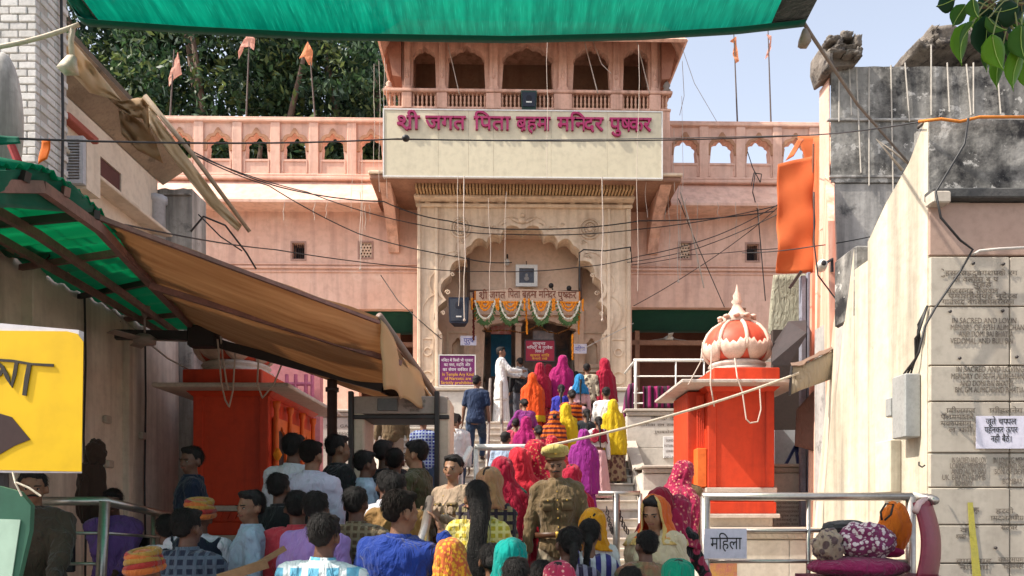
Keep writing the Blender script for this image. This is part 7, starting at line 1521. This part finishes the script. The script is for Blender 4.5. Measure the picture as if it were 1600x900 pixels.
    if near and hat is None and hair and veil is None:
        m = MB(); rs = random.Random(int(px)); lo = hair == 'loose'
        for q in range(420):
            th = rs.uniform(math.pi*1.02 if rs.random() < .75 else 0, math.pi*1.98 if rs.random() < .75 else 2*math.pi); ph = rs.uniform(-.35,1.4); cx_, cy_, cz_ = 0,-.018,1.632
            d = Vector((math.cos(th)*math.cos(ph)*.085, math.sin(th)*math.cos(ph)*.098, math.sin(ph)*.088)); p0 = Vector((cx_,cy_,cz_))+d*.99
            if d.y > .05 and d.z < .04: continue
            tg = Vector((rs.uniform(-.6,.6),rs.uniform(-.4,.4),-1)); nn2 = d.normalized(); tg = (tg-nn2*tg.dot(nn2)).normalized(); ln = rs.uniform(.02,.055); p1 = p0+tg*ln+nn2*rs.uniform(.002,.014); sd2 = nn2.cross(tg)*.0026
            m.add([HU(p0-sd2),HU(p0+sd2),HU(p1)],[(0,1,2)])
        if lo:
            for q in range(260):
                x_ = rs.uniform(-.085,.085); z_ = rs.uniform(.95,1.6); p0 = Vector((x_,-.15-.015*rs.random(),z_)); m.add([U(p0),U(p0+Vector((.003,0,0))),U(p0+Vector((rs.uniform(-.015,.015),-.004,-.12)))],[(0,1,2)])
        stuff(B(m, 'hair_strands', hm))
    if facec:
        for sx in (-1,1):
            m = MB(); m.ell(HU((sx*.031,.082,1.585)),(.0115,.0075,.0055),12,8); B(m,'eye',EYEW)
            m = MB(); m.ell(HU((sx*.031+.001,.0885,1.585)),(.0058,.004,.0056),10,6); B(m,'iris',EYEB)
            m = MB(); m.capsule(HU((sx*.016,.098,1.604)),HU((sx*.050,.088,1.606)),.0048,.0032,6); B(m,'eyebrow',HAIR)
            m = MB(); m.capsule(HU((sx*.021,.092,1.592)),HU((sx*.042,.086,1.591)),.0028,.0022,6); B(m,'eyelid',HAIR)
        m = MB(); m.capsule(HU((-.020,.091,1.534)),HU((.020,.091,1.534)),.0062,.0062,8); B(m,'lips',LIP)
        if facec == 'moustache': m = MB(); m.capsule(HU((-.003,.100,1.546)),HU((-.032,.090,1.539)),.007,.004,8); m.capsule(HU((.003,.100,1.546)),HU((.032,.090,1.539)),.007,.004,8); B(m,'moustache',HAIR)
    if hat == 'turban':
        col = extra; 
        for k in range(6):
            a = k*.62; m = MB(); pts = []
            for q in range(25):
                th = 2*math.pi*q/24; rx, ry = .098-.004*k, .112-.004*k; tz_ = 1.615+.019*k+.016*math.sin(th+a*2)
                pts.append(HU((rx*math.cos(th),-.012+ry*math.sin(th),tz_)))
            m.tube(pts, .023, 8); B(m, 'turban_coil', col[k % len(col)])
        m = MB(); mm = MB(); mm.ell((0,-.01,1.69),(.075,.088,.045)); mm.v = [tuple(HU(v)) for v in mm.v]; m.add(mm.v, mm.f); B(m, 'turban_crown', col[0])
    if hat == 'police':
        m = MB(); rr = [(1.638,.083,.100,0),(1.668,.086,.103,0),(1.672,.108,.125,.0),(1.70,.122,.138,.005),(1.735,.112,.125,.01),(1.752,.07,.08,.015)]
        m.loft([[HU((p[0], p[1], p[2]+.25*max(0,p[1])*(p[2] > 1.66))) for p in ellring(*q)] for q in rr]); B(m, 'cap', extra)
        m = MB(); m.loft([[HU(p) for p in ellring(z, .086, .104, 0)] for z in (1.636,1.663)]); B(m, 'cap_band', mat('cap_band_brown',(.12,.05,.02)))
        m = MB(); m.ell(HU((0,.118,1.70)),(.014,.008,.016),10,6); B(m,'cap_badge',GOLDISH)
    if hat == 'beret':
        m = MB(); mm = MB(); mm.ell((.01,-.01,1.672),(.112,.120,.042),20,10); mm.v = [tuple(HU(v)) for v in mm.v]; m.add(mm.v, mm.f); B(m, 'beret', extra)
    if veil is not None:
        zz = [(1.722,.012,.012,-.006),(1.712,.045,.05,-.008),(1.690,.075,.085,-.01),(1.65,.093,.106,-.012),(1.60,.099,.112,-.016),(1.55,.100,.108,-.022),(1.50,.108,.105,-.026),(1.455,.130,.108,-.026),(1.41,.178,.118,-.020),(1.36,.212,.130,-.012),(1.28,.232,.142,-.008),(1.15,.240,.150,-.010),(1.0,.245,.155,-.016),(.88,.25,.165,-.02),(.72,.26,.18,-.02),(.58,.26,.18,-.02)]
        zz = [q for q in zz if q[0] >= veil_z]; nu = 64; rows = []; sd_ = rnd.random()*50
        for i, (z, rx, ry, yc) in enumerate(zz):
            row = []; op = veil_open if z > 1.44 else veil_open*.55
            amp = .0 if z > 1.70 else (.034 if z > 1.45 else .060)
            for k in range(nu+1):
                a = math.radians(90+op)+ (2*math.pi-2*math.radians(op))*k/nu
                f = 1+amp*(1-abs(math.sin(a*5.5+sd_+z*3+1.5*nz3(a,z*2,sd_)))*1.6+.5*math.sin(a*15+sd_*2-z*4))+(.16 if z < 1.5 else .07)*nz3(math.cos(a)*1.5+sd_,math.sin(a)*1.5,z*2.0)
                r_ = kb if z < 1.4 else 1.0
                p = (rx*r_*f*math.cos(a), yc+ry*r_*f*math.sin(a), z+(.16*math.sin(a+sd_)+.03*math.sin(a*5+sd_))*max(0,min(1,(1.25-z)/.5)))
                row.append(HU(p) if z > 1.5 else U(p) if z > .9 else U((p[0],p[1],.9))+Vector((0,0,z-.9)))
            rows.append(row)
        m = MB().grid(rows); m.mi = []
        for i in range(len(rows)-1):
            for k in range(nu): m.mi.append(1 if (veil_trim is not None and (k < 2 or k >= nu-2 or i == len(rows)-2)) else 0)
        o = B(m, 'veil', veil, solid=.005, mats=[veil_trim or veil]); sb = o.modifiers.new('fine','SUBSURF'); sb.levels = 1; sb.render_levels = 1; o.modifiers.move(1, 0)
        d = o.modifiers.new('folds','DISPLACE'); d.texture = wtex; d.strength = .045; d.mid_level = .5; d.texture_coords = 'LOCAL'
    if dupatta is not None:      # cloth band over the shoulders / back
        rows = []
        for i in range(9):
            v = i/8; row = []
            for k in range(31):
                a = math.radians(180+180*k/30) ; z = lerp(1.44,1.18,v)+.02*math.sin(k*.8+v*3); rx, ry = lerp(.17,.215,v), lerp(.10,.14,v); row.append(U((rx*math.cos(a)*1.02*kb, ry*math.sin(a)*1.05*kb-.01+.006*math.sin(v*30), z)))
            rows.append(row)
        B(MB().grid(rows), 'shawl', dupatta, solid=.008)
    return t, M_, U, HU, s
# fabrics
def fab(n_, c, c2=None, **k): return cloth('fabric_'+n_, c, c2, trans=k.pop('trans',.08), **k)
WHT_S = fab('white_shirt',(.56,.54,.58),(.48,.46,.52)); LIL = fab('pale_lilac_shirt',(.50,.46,.56),(.42,.38,.5)); NAVY = fab('dark_navy',(.012,.02,.045),(.008,.014,.03)); BLK = fab('black_cotton',(.012,.012,.014),(.02,.018,.02))
KHA = fab('khaki_uniform',(.155,.10,.05),(.115,.075,.035)); KHAB = fab('beige_uniform',(.38,.27,.19),(.31,.22,.15)); OLV = fab('olive_uniform',(.07,.065,.03),(.05,.045,.02)); JEAN = fab('blue_denim',(.035,.06,.11),(.02,.035,.07))
RED = fab('red_sari',(.50,.012,.035),(.38,.008,.03),trans=.25,pattern=('dots',(.6,.25,.1),34)); RED2 = fab('crimson_sari',(.42,.01,.04),(.3,.008,.03),trans=.25); DRED = fab('dark_red_sari',(.28,.008,.03),(.2,.006,.02),trans=.2); ORG = fab('orange_sari',(.85,.12,.015),(.7,.07,.01),trans=.3); YELS = fab('yellow_sari',(.72,.52,.02),(.62,.42,.01),trans=.3)
MAGS = fab('magenta_sari',(.42,.012,.14),(.32,.01,.12),trans=.25); PURP = fab('purple_skirt',(.28,.02,.22),(.2,.015,.17),trans=.2); BLUD = fab('blue_dress',(.03,.03,.32),(.02,.02,.22)); TEAL = fab('teal_veil',(.0,.35,.30),(.0,.26,.23),trans=.25); GRN = fab('green_veil',(.0,.28,.17),(.0,.2,.12),trans=.25)
GOLD = fab('gold_trim',(.6,.42,.15),(.5,.3,.1)); WTR = fab('white_trim',(.6,.56,.5)); PNK = fab('pink_tunic',(.62,.38,.38),(.55,.3,.32)); SKYB = fab('sky_blue_scarf',(.02,.22,.45),(.02,.15,.35),trans=.2)
CAPM = fab('police_cap',(.52,.42,.14),(.42,.33,.1)); TUR = [fab('turban_orange',(.50,.13,.03)),fab('turban_red',(.34,.03,.025)),fab('turban_yellow',(.38,.20,.04))]
BEI = fab('beige_trousers',(.34,.27,.19)); GRYT = fab('grey_trousers',(.10,.10,.12)); CRM = fab('cream_shawl',(.66,.55,.38),(.58,.46,.3),trans=.2); FLO = fab('black_floral',(.012,.012,.014),None,pattern=('print',(.32,.03,.07),14)); PLY = fab('yellow_plaid',(.52,.40,.03),(.42,.30,.03),pattern=('check',(.68,.56,.2),7)); 
PLB = fab('aqua_plaid',(.14,.42,.60),(.12,.36,.52),pattern=('check',(.66,.72,.74),3.4)); PLD = fab('navy_plaid',(.02,.025,.05),None,pattern=('check',(.08,.10,.14),6)); PLU = fab('royal_plaid',(.02,.03,.22),None,pattern=('check',(.25,.3,.4),6)); PAT = fab('red_yellow_print',(.5,.03,.05),(.6,.25,.02),trans=.2,pattern=('print',(.70,.35,.03),45)); ORP = fab('orange_zigzag',(.75,.15,.01),None,pattern=('stripe',(.12,.02,.02),4,'Z'),trans=.15)
ROY = fab('royal_blue',(.008,.035,.24),(.006,.025,.17)); LAV = fab('lavender_shirt',(.36,.22,.52),(.3,.17,.44)); CORAL = fab('coral_shirt',(.50,.05,.07),(.42,.035,.05)); TAN = fab('tan_jacket',(.30,.17,.06),(.23,.12,.04)); PURS = fab('violet_shirt',(.17,.09,.30),(.12,.06,.22)); LBL = fab('pale_blue_shirt',(.38,.46,.58),(.3,.38,.5)); TAUPE = fab('dark_khaki_jacket',(.06,.045,.03),(.045,.03,.02))
PLM = fab('multicolour_plaid',(.30,.24,.12),(.2,.16,.08),pattern=('check',(.03,.02,.03),5),trans=.15); VSC = fab('mustard_scarf',(.35,.27,.08),(.4,.1,.12),trans=.2); SFD = fab('navy_vest',(.01,.015,.03)); GRS = fab('grey_scarf',(.30,.28,.28)); MUST = fab('amber_veil',(.78,.36,.02),(.7,.28,.01),trans=.3); MRN = fab('maroon_print_sari',(.34,.012,.06),(.24,.01,.045),trans=.15,pattern=('dots',(.55,.2,.15),30)); VIO = fab('violet_blouse',(.20,.02,.16),(.14,.015,.12)); WSH = fab('bright_white_shirt',(.68,.66,.64),(.6,.58,.56))
# ---- far: top of stairs and doorway
person('man in white kurta and dhoti standing side-on at the top of the stairs', 783, 543, 15.5, 1.72, face=-75, top_c=WSH, bottom=WSH, bot='dhoti', hem=.55, hair='short', rh=(.12,.42,1.18), lh=(-.12,.42,1.10))
person('man in dark clothes with a pale grey scarf leaning by the door rail', 812, 560, 15.7, 1.6, face=20, top_c=BLK, bottom=GRYT, veil=None, dupatta=GRS, lean=12)
person('woman under a bright red veil just below the notice board', 843, 568, 15.4, 1.55, face=5, sex='f', top_c=RED, bottom=RED, bot='sari', veil=RED2, veil_z=.72)
person('woman in an orange sari with yellow edge climbing near the door', 832, 584, 14.7, 1.5, face=0, sex='f', top_c=ORG, bottom=ORG, bot='sari', veil=ORG, veil_z=.58, veil_trim=YELS)
person('dark red veiled woman between the red and the magenta sari', 857, 570, 15.9, 1.5, face=0, sex='f', top_c=DRED, bottom=DRED, bot='sari', veil=DRED, veil_z=.58)
person('tall woman in a magenta sari near the top of the stairs', 879, 556, 15.2, 1.66, face=0, sex='f', top_c=MAGS, bottom=MAGS, bot='sari', veil=MAGS, veil_z=.58)
person('short-haired boy in a cream printed shirt close to the doorway', 917, 569, 15.6, 1.5, face=-15, top_c=fab('cream_print',(.5,.42,.3),None,pattern=('print',(.1,.07,.05),12)), bottom=BLK)
person('child with only black hair showing beside the cream shirted boy', 900, 581, 15.9, 1.35, face=0, top_c=BLK, bottom=BLK)
person('woman in a deep red sari with gold edge at the right of the doorway', 944, 561, 15.2, 1.62, face=30, sex='f', top_c=RED2, bottom=RED2, bot='sari', veil=RED2, veil_z=.58, veil_open=38, veil_trim=GOLD)
person('girl in a royal blue dress between the orange and the pink figures', 877, 602, 14.5, 1.4, face=0, sex='f', top_c=BLUD, bottom=BLUD, bot='sari', hair='braid')
person('woman in pale pink tunic with a sky blue head scarf on the stairs', 905, 586, 14.3, 1.55, face=8, sex='f', top_c=PNK, bottom=PNK, bot='sari', veil=SKYB, veil_z=1.2, hair='braid')
person('man in dark blue t-shirt and jeans climbing alone on the left of the stairs', 745, 588, 13.9, 1.68, face=0, top_c=fab('navy_tee',(.015,.03,.075),(.01,.02,.05)), sleeves='short', bottom=JEAN, step=1, skin='b', lean=4)
person('woman in a violet blouse bending over the left stair rail', 818, 624, 13.3, 1.5, face=10, sex='f', top_c=VIO, bottom=PURP, bot='sari', hair='bun', lean=22, lh=(-.28,.3,1.2))
person('white-shirted person just behind the flowing yellow sari', 947, 606, 14.0, 1.6, face=0, top_c=WSH, bottom=BEI)
person('woman in a long bright yellow sari on the right side of the stairs', 957, 626, 13.6, 1.55, face=-8, sex='f', top_c=YELS, bottom=fab('printed_skirt',(.35,.25,.15),None,pattern=('print',(.12,.05,.04),12)), bot='sari', veil=YELS, veil_z=.58)
person('girl in a black jacket and jeans on the stairs', 916, 640, 13.0, 1.5, face=5, sex='f', top_c=fab('charcoal_jacket',(.03,.035,.04)), bottom=LBL, bot='trousers', hair='braid')
person('woman in an orange zigzag printed shawl, yellow cloth over her head', 866, 643, 12.9, 1.5, face=-5, sex='f', top_c=ORP, bottom=ORP, bot='sari', veil=ORP, veil_z=.72, hair='bun')
person('woman in a yellow veil beside the orange zigzag shawl', 884, 632, 13.3, 1.55, face=0, sex='f', top_c=YELS, bottom=fab('brown_skirt',(.3,.12,.05)), bot='sari', veil=YELS, veil_z=.72)
person('woman in a purple sari below the girl in the black jacket', 912, 672, 11.9, 1.5, face=5, sex='f', top_c=PURP, bottom=PURP, bot='sari', veil=PURP, veil_z=.58)
person('woman with black hair and red sari beside the yellow veil, low on the stairs', 841, 666, 11.9, 1.5, face=0, sex='f', top_c=RED2, bottom=RED2, bot='sari', hair='bun')
person('child in pinkish red clothes holding the pale queue rail', 806, 655, 12.3, 1.3, face=10, sex='f', top_c=fab('rose_dress',(.5,.06,.10)), bottom=RED2, bot='sari')
# ---- middle
person('large woman in a crimson sari walking up behind the policeman', 838, 683, 6.9, 1.68, face=-10, sex='f', top_c=RED2, bottom=RED2, bot='sari', veil=RED, veil_z=.58, veil_trim=GOLD, build=1.12)
person('woman in a plain scarlet sari left of the crimson one', 812, 703, 6.7, 1.6, face=10, sex='f', top_c=fab('scarlet_sari',(.62,.02,.04),(.5,.015,.03),trans=.25), bottom=RED2, bot='sari', veil=fab('scarlet_sari',(.62,.02,.04)), veil_z=.58, build=1.1)
person('woman in a red sari half hidden right behind the policeman shoulder', 893, 716, 7.3, 1.5, face=5, sex='f', top_c=RED2, bottom=RED2, bot='sari', veil=RED2, veil_z=.72)
person('policeman seen through the detector gate, standing on the lower stairs', 611, 606, 12.8, 1.80, face=180, skin='b', top_c=KHA, bottom=KHAB, hat='police', extra=CAPM, lh=(-.27,.06,.82), rh=(.27,.06,.82), facec=True)
person('man in a blue plaid shirt seen through the detector gate', 661, 650, 12.0, 1.6, face=0, top_c=PLU, bottom=JEAN)
person('man in a white shirt and dark cap right of the detector gate', 713, 648, 12.2, 1.65, face=10, top_c=WSH, bottom=JEAN)
person('black shirted man with short hair looking right in front of the gate', 528, 682, 6.5, 1.72, face=-55, top_c=BLK, bottom=JEAN, build=1.12, skin='b', facec=True)
person('boy carried high in a pale blue vest shirt by the gate', 571, 698, 6.3, 1.55, face=-70, top_c=LBL, sleeves='short', bottom=NAVY, skin='c', build=.8)
person('man with thick black hair directly under the gate header', 600, 690, 6.9, 1.7, face=-20, top_c=BLK, bottom=JEAN, skin='c', rh=(.18,.3,1.55))
person('dark haired man in black between the gate posts', 617, 703, 6.6, 1.66, face=-10, top_c=NAVY, bottom=JEAN, skin='c')
person('young guard in olive uniform with short hair facing left by the gate', 650, 690, 6.4, 1.72, face=75, top_c=OLV, bottom=OLV, skin='a', facec=True, lh=(-.16,.3,1.2))
person('man in a white shirt with dark hair at the left of the queue', 459, 680, 6.1, 1.74, face=-15, top_c=WHT_S, bottom=GRYT, skin='c')
person('broad man in a pale lilac shirt seen from behind in the queue', 487, 691, 5.7, 1.72, face=-12, top_c=LIL, bottom=GRYT, skin='b', build=1.2, hairm=HAIRG)
person('man in a dark navy shirt standing before the left kiosk, looking back', 299, 700, 6.2, 1.70, face=115, turn=45, top_c=NAVY, bottom=GRYT, skin='c', facec=True, floor=None)
person('stooping man in a white shirt, arm stretched, in the middle of the queue', 606, 738, 5.4, 1.66, face=-10, lean=16, top_c=WHT_S, bottom=GRYT, skin='c', build=1.1, lh=(-.42,.25,1.0))
person('man in a tan jacket right behind the one in royal blue', 618, 742, 5.0, 1.62, face=-8, top_c=TAN, bottom=JEAN, skin='c')
person('policewoman in beige uniform with tied hair watching the queue', 708, 713, 5.9, 1.62, face=150, turn=12, sex='f', skin='a', top_c=KHAB, bottom=KHAB, bot='trousers', hair='bun', facec=True, rh=(.10,.30,1.20), lh=(-.08,.30,1.18), uniform=True)
person('policeman in khaki uniform and yellowish cap looking down at the crowd', 868, 706, 6.1, 1.74, face=178, nod=9, skin='b', top_c=KHA, bottom=BEI, hat='police', extra=CAPM, facec='moustache', lh=(-.27,.10,.82), rh=(.28,.05,.80), build=1.0, uniform=True)
person('woman in a mustard and red scarf with a checked shawl', 764, 733, 5.5, 1.58, face=-8, sex='f', top_c=PLM, bottom=RED2, bot='sari', veil=VSC, veil_z=1.4, dupatta=PLM, build=1.1)
person('woman wearing a maroon printed sari bending by the right kiosk', 1068, 703, 7.3, 1.55, face=-60, sex='f', top_c=MRN, bottom=MRN, bot='sari', veil=MRN, veil_z=.72, veil_open=30, lean=14, build=1.1, lh=(-.1,.4,1.0))
person('person in a dark blue beret beside the right kiosk', 1067, 689, 8.9, 1.62, face=0, top_c=KHA, bottom=BEI, hat='beret', extra=fab('beret_navy',(.012,.016,.04)))
person('woman with a dark crimson veil edged white behind the orange veiled one', 1030, 766, 5.9, 1.5, face=30, sex='f', top_c=DRED, bottom=DRED, bot='sari', veil=DRED, veil_z=.88, veil_open=20, veil_trim=WTR)
person('woman in a black floral blouse leaning towards the right railing', 1062, 778, 5.5, 1.45, face=-50, sex='f', top_c=FLO, bottom=FLO, bot='sari', hair=None, veil=MRN, veil_z=1.2, lean=14, lh=(-.05,.42,1.05), rh=(.15,.42,1.0), build=1.1)
person('woman with an orange veil and cream shawl looking down to the left', 1022, 777, 4.9, 1.52, face=150, turn=0, nod=14, sex='f', skin='a', top_c=CRM, bottom=CRM, bot='sari', veil=fab('orange_veil',(.75,.16,.03),(.65,.11,.02),trans=.25), veil_z=1.36, veil_open=42, veil_trim=GOLD, facec=True, dupatta=CRM, build=1.08)
# ---- near
person('seated man with moustache in a dark olive jacket at the far left', 51, 737, 5.9, 1.70, face=-150, seat=True, skin='b', top_c=TAUPE, bottom=KHA, facec='moustache', lh=(-.12,.38,1.0), rh=(.12,.36,.98), build=1.12)
person('seated man in a violet shirt, hand at his chin, behind the left railing', 176, 766, 6.3, 1.64, face=-165, seat=True, skin='c', top_c=PURS, bottom=BLK, facec=True, rh=(.04,.14,1.42), lh=(-.10,.34,1.0), nod=10)
person('man with an orange and red turban and navy vest over white sleeves', 312, 786, 4.9, 1.6, face=5, skin='c', top_c=WHT_S, bottom=WHT_S, hat='turban', extra=TUR, dupatta=SFD)
person('man in a dark plaid shirt seen from behind below the turbaned man', 293, 798, 4.3, 1.6, face=-5, skin='c', top_c=PLD, bottom=JEAN)
person('man whose orange turban alone shows at the bottom edge', 228, 866, 3.7, 1.48, face=0, skin='c', top_c=WHT_S, bottom=WHT_S, hat='turban', extra=TUR)
person('young man in a pale blue shirt turning towards the camera', 392, 769, 5.3, 1.55, face=110, turn=38, skin='b', top_c=LBL, bottom=JEAN, facec=True)
person('man in a coral red shirt with black hair in the queue', 464, 770, 4.9, 1.55, face=8, skin='c', top_c=CORAL, bottom=JEAN)
person('man in a lavender shirt seen from behind', 494, 771, 4.5, 1.56, face=-14, skin='c', top_c=LAV, bottom=JEAN, build=1.1)
person('boy in an aqua and white plaid shirt at the bottom edge', 507, 806, 3.7, 1.50, face=0, skin='c', top_c=PLB, bottom=JEAN, sleeves='short', build=.95)
person('broad balding man in a royal blue shirt, hand near his mouth, back turned', 626, 769, 4.0, 1.66, face=-18, turn=-32, skin='b', top_c=ROY, bottom=JEAN, build=1.25, hair='short', hairm=HAIRG, rh=(.14,.26,1.48))
person('girl with long loose black hair in a yellow plaid tunic', 746, 754, 4.7, 1.56, face=0, sex='f', skin='a', top_c=PLY, bottom=PLY, bot='sari', hair='loose', hem=.62, build=1.08)
person('person under a red and yellow printed veil at the bottom edge', 704, 846, 3.9, 1.42, face=0, sex='f', top_c=PAT, bottom=PAT, bot='sari', veil=PAT, veil_z=1.0, build=1.15)
person('woman in a teal veil edged with gold at the bottom', 800, 846, 4.0, 1.42, face=-40, sex='f', top_c=TEAL, bottom=TEAL, bot='sari', veil=TEAL, veil_z=1.0, veil_open=34, veil_trim=GOLD)
person('child with black hair just below the teal veil', 806, 874, 3.5, 1.35, face=0, skin='c', top_c=BLK, bottom=BLK)
person('woman with an amber yellow veil and white shawl beyond the ponytail girls', 926, 799, 5.0, 1.5, face=-10, sex='f', top_c=WSH, bottom=WSH, bot='sari', veil=MUST, veil_z=1.4, dupatta=WSH)
person('girl with a high ponytail in a dark striped top', 889, 826, 4.3, 1.42, face=8, sex='f', skin='c', top_c=fab('dark_stripe_top',(.03,.02,.05),None,pattern=('stripe',(.25,.22,.3),6,'X')), bottom=BLK, bot='sari', hair='pony', sleeves='short')
person('girl with a braid and bare upper back in a white and blue edged blouse', 921, 814, 4.5, 1.46, face=-12, sex='f', skin='b', top_c=fab('blue_white_blouse',(.05,.04,.2),None,pattern=('stripe',(.55,.55,.58),5,'X')), bottom=BLUD, bot='sari', hair='braid', sleeves='short')
person('child with short hair in a red and green collar at the bottom', 1010, 832, 4.2, 1.38, face=10, skin='c', top_c=fab('red_green_shirt',(.45,.03,.05),(.03,.2,.08),scale=14), bottom=JEAN)
person('woman whose green veil shows at the bottom edge below the kiosk', 1058, 877, 3.8, 1.34, face=0, sex='f', top_c=GRN, bottom=GRN, bot='sari', veil=GRN, veil_z=1.0)
person('child in a pink red patterned veil at the bottom below the policeman', 874, 881, 3.7, 1.36, face=0, sex='f', top_c=RED, bottom=RED, bot='sari', veil=fab('rose_red_veil',(.5,.02,.08),(.4,.05,.1),trans=.2,pattern=('dots',(.7,.4,.35),40)), veil_z=1.2)
person('dark haired person half cut off between the green veil and the child', 985, 888, 3.8, 1.32, face=0, skin='c', top_c=BLK, bottom=BLK)
# ---- more of the stream on the stairs and at its foot
person('woman in a rust orange sari among the women at the middle of the stairs', 893, 610, 13.9, 1.55, face=0, sex='f', top_c=ORP, bottom=ORG, bot='sari', hair='bun')
person('girl in white with a maroon shawl right behind the yellow sari', 935, 652, 12.8, 1.45, face=6, sex='f', top_c=WSH, bottom=PNK, bot='sari', hair='braid', dupatta=DRED)
person('woman in a magenta veil near the left rail, low on the stairs', 822, 652, 12.4, 1.5, face=0, sex='f', top_c=MAGS, bottom=MAGS, bot='sari', veil=MAGS, veil_z=.72, veil_trim=GOLD)
person('woman under a red dotted veil beside the black haired one in red', 862, 682, 11.3, 1.5, face=0, sex='f', top_c=RED, bottom=RED, bot='sari', veil=RED, veil_z=.58, veil_trim=GOLD)
person('man in a pale shirt passing behind the crimson sari', 790, 676, 11.4, 1.6, face=0, top_c=LBL, bottom=GRYT)
person('woman in a dark green sari between the red saris and the long haired girl', 785, 716, 6.3, 1.5, face=0, sex='f', top_c=fab('bottle_green',(.01,.12,.07),(.01,.08,.05)), bottom=DRED, bot='sari', veil=RED2, veil_z=.72)
person('man in a black t-shirt standing behind the coral shirt', 436, 742, 5.6, 1.62, face=-10, skin='c', top_c=BLK, bottom=JEAN)
person('man in a checked brown shirt left of the royal blue shirt', 556, 764, 4.9, 1.58, face=-5, skin='c', top_c=fab('brown_check',(.12,.07,.04),None,pattern=('check',(.22,.16,.1),7)), bottom=JEAN)
person('man with black hair in navy at the left of the turbaned man', 262, 806, 4.8, 1.5, face=0, skin='c', top_c=WHT_S, bottom=JEAN, dupatta=SFD)
person('woman in a floral cream veil between the teal veil and the long haired girl', 768, 852, 4.2, 1.45, face=-4, sex='f', top_c=PLM, bottom=DRED, bot='sari', hair='bun')
person('child in bright pink with black hair beside the pink red veil', 846, 878, 3.9, 1.36, face=0, skin='c', top_c=MAGS, bottom=BLK)
# plastic chairs of the seated men
for px, Y, lb in ((51,5.9,'dark chair under the seated man with the moustache'),(176,6.3,'dark chair under the seated man in violet')):
    t = thing('chair', lb, 'chair', (PX(px,Y), Y+.1, .62), 'chairs of the seated men'); x, y = PX(px,Y), Y+.02; zs = PZ(737 if px == 51 else 766, Y)-(1.70 if px == 51 else 1.64)*(1-.77/1.7)-.04; cmm = mat('chair_black',(.02,.02,.022),None,5,.5,.03)
    m = MB(); m.bbox(x-.22,x+.22,y-.22,y+.22,zs,zs+.04,.015); m.build('seat', cmm, t); m = MB(); m.bbox(x-.2,x+.2,y+.19,y+.23,zs+.15,zs+.55,.015); m.build('backrest', cmm, t)
    for a in (-1,1):
        for b in (-1,1): m = MB(); m.tube([(x+a*.19,y+b*.19,.45 if px < 0 else .62),(x+a*.19,y+b*.19,zs)],.016,8); m.build('leg', cmm, t)
# brown hand-held board, lower left
t = thing('wooden_plank', 'pair of worn wooden plank ends held up at the bottom left', 'plank', P(405,905,4.1)); wm = mat('plank_wood',(.30,.17,.09),(.22,.12,.06),8,.7,.2)
m = MB(); m.obox(P(352,912,4.0),P(446,856,4.1),.05,.03); m.build('plank', wm, t); m = MB(); m.obox(P(340,905,3.9),P(418,880,4.0),.05,.05); m.build('plank', wm, t)
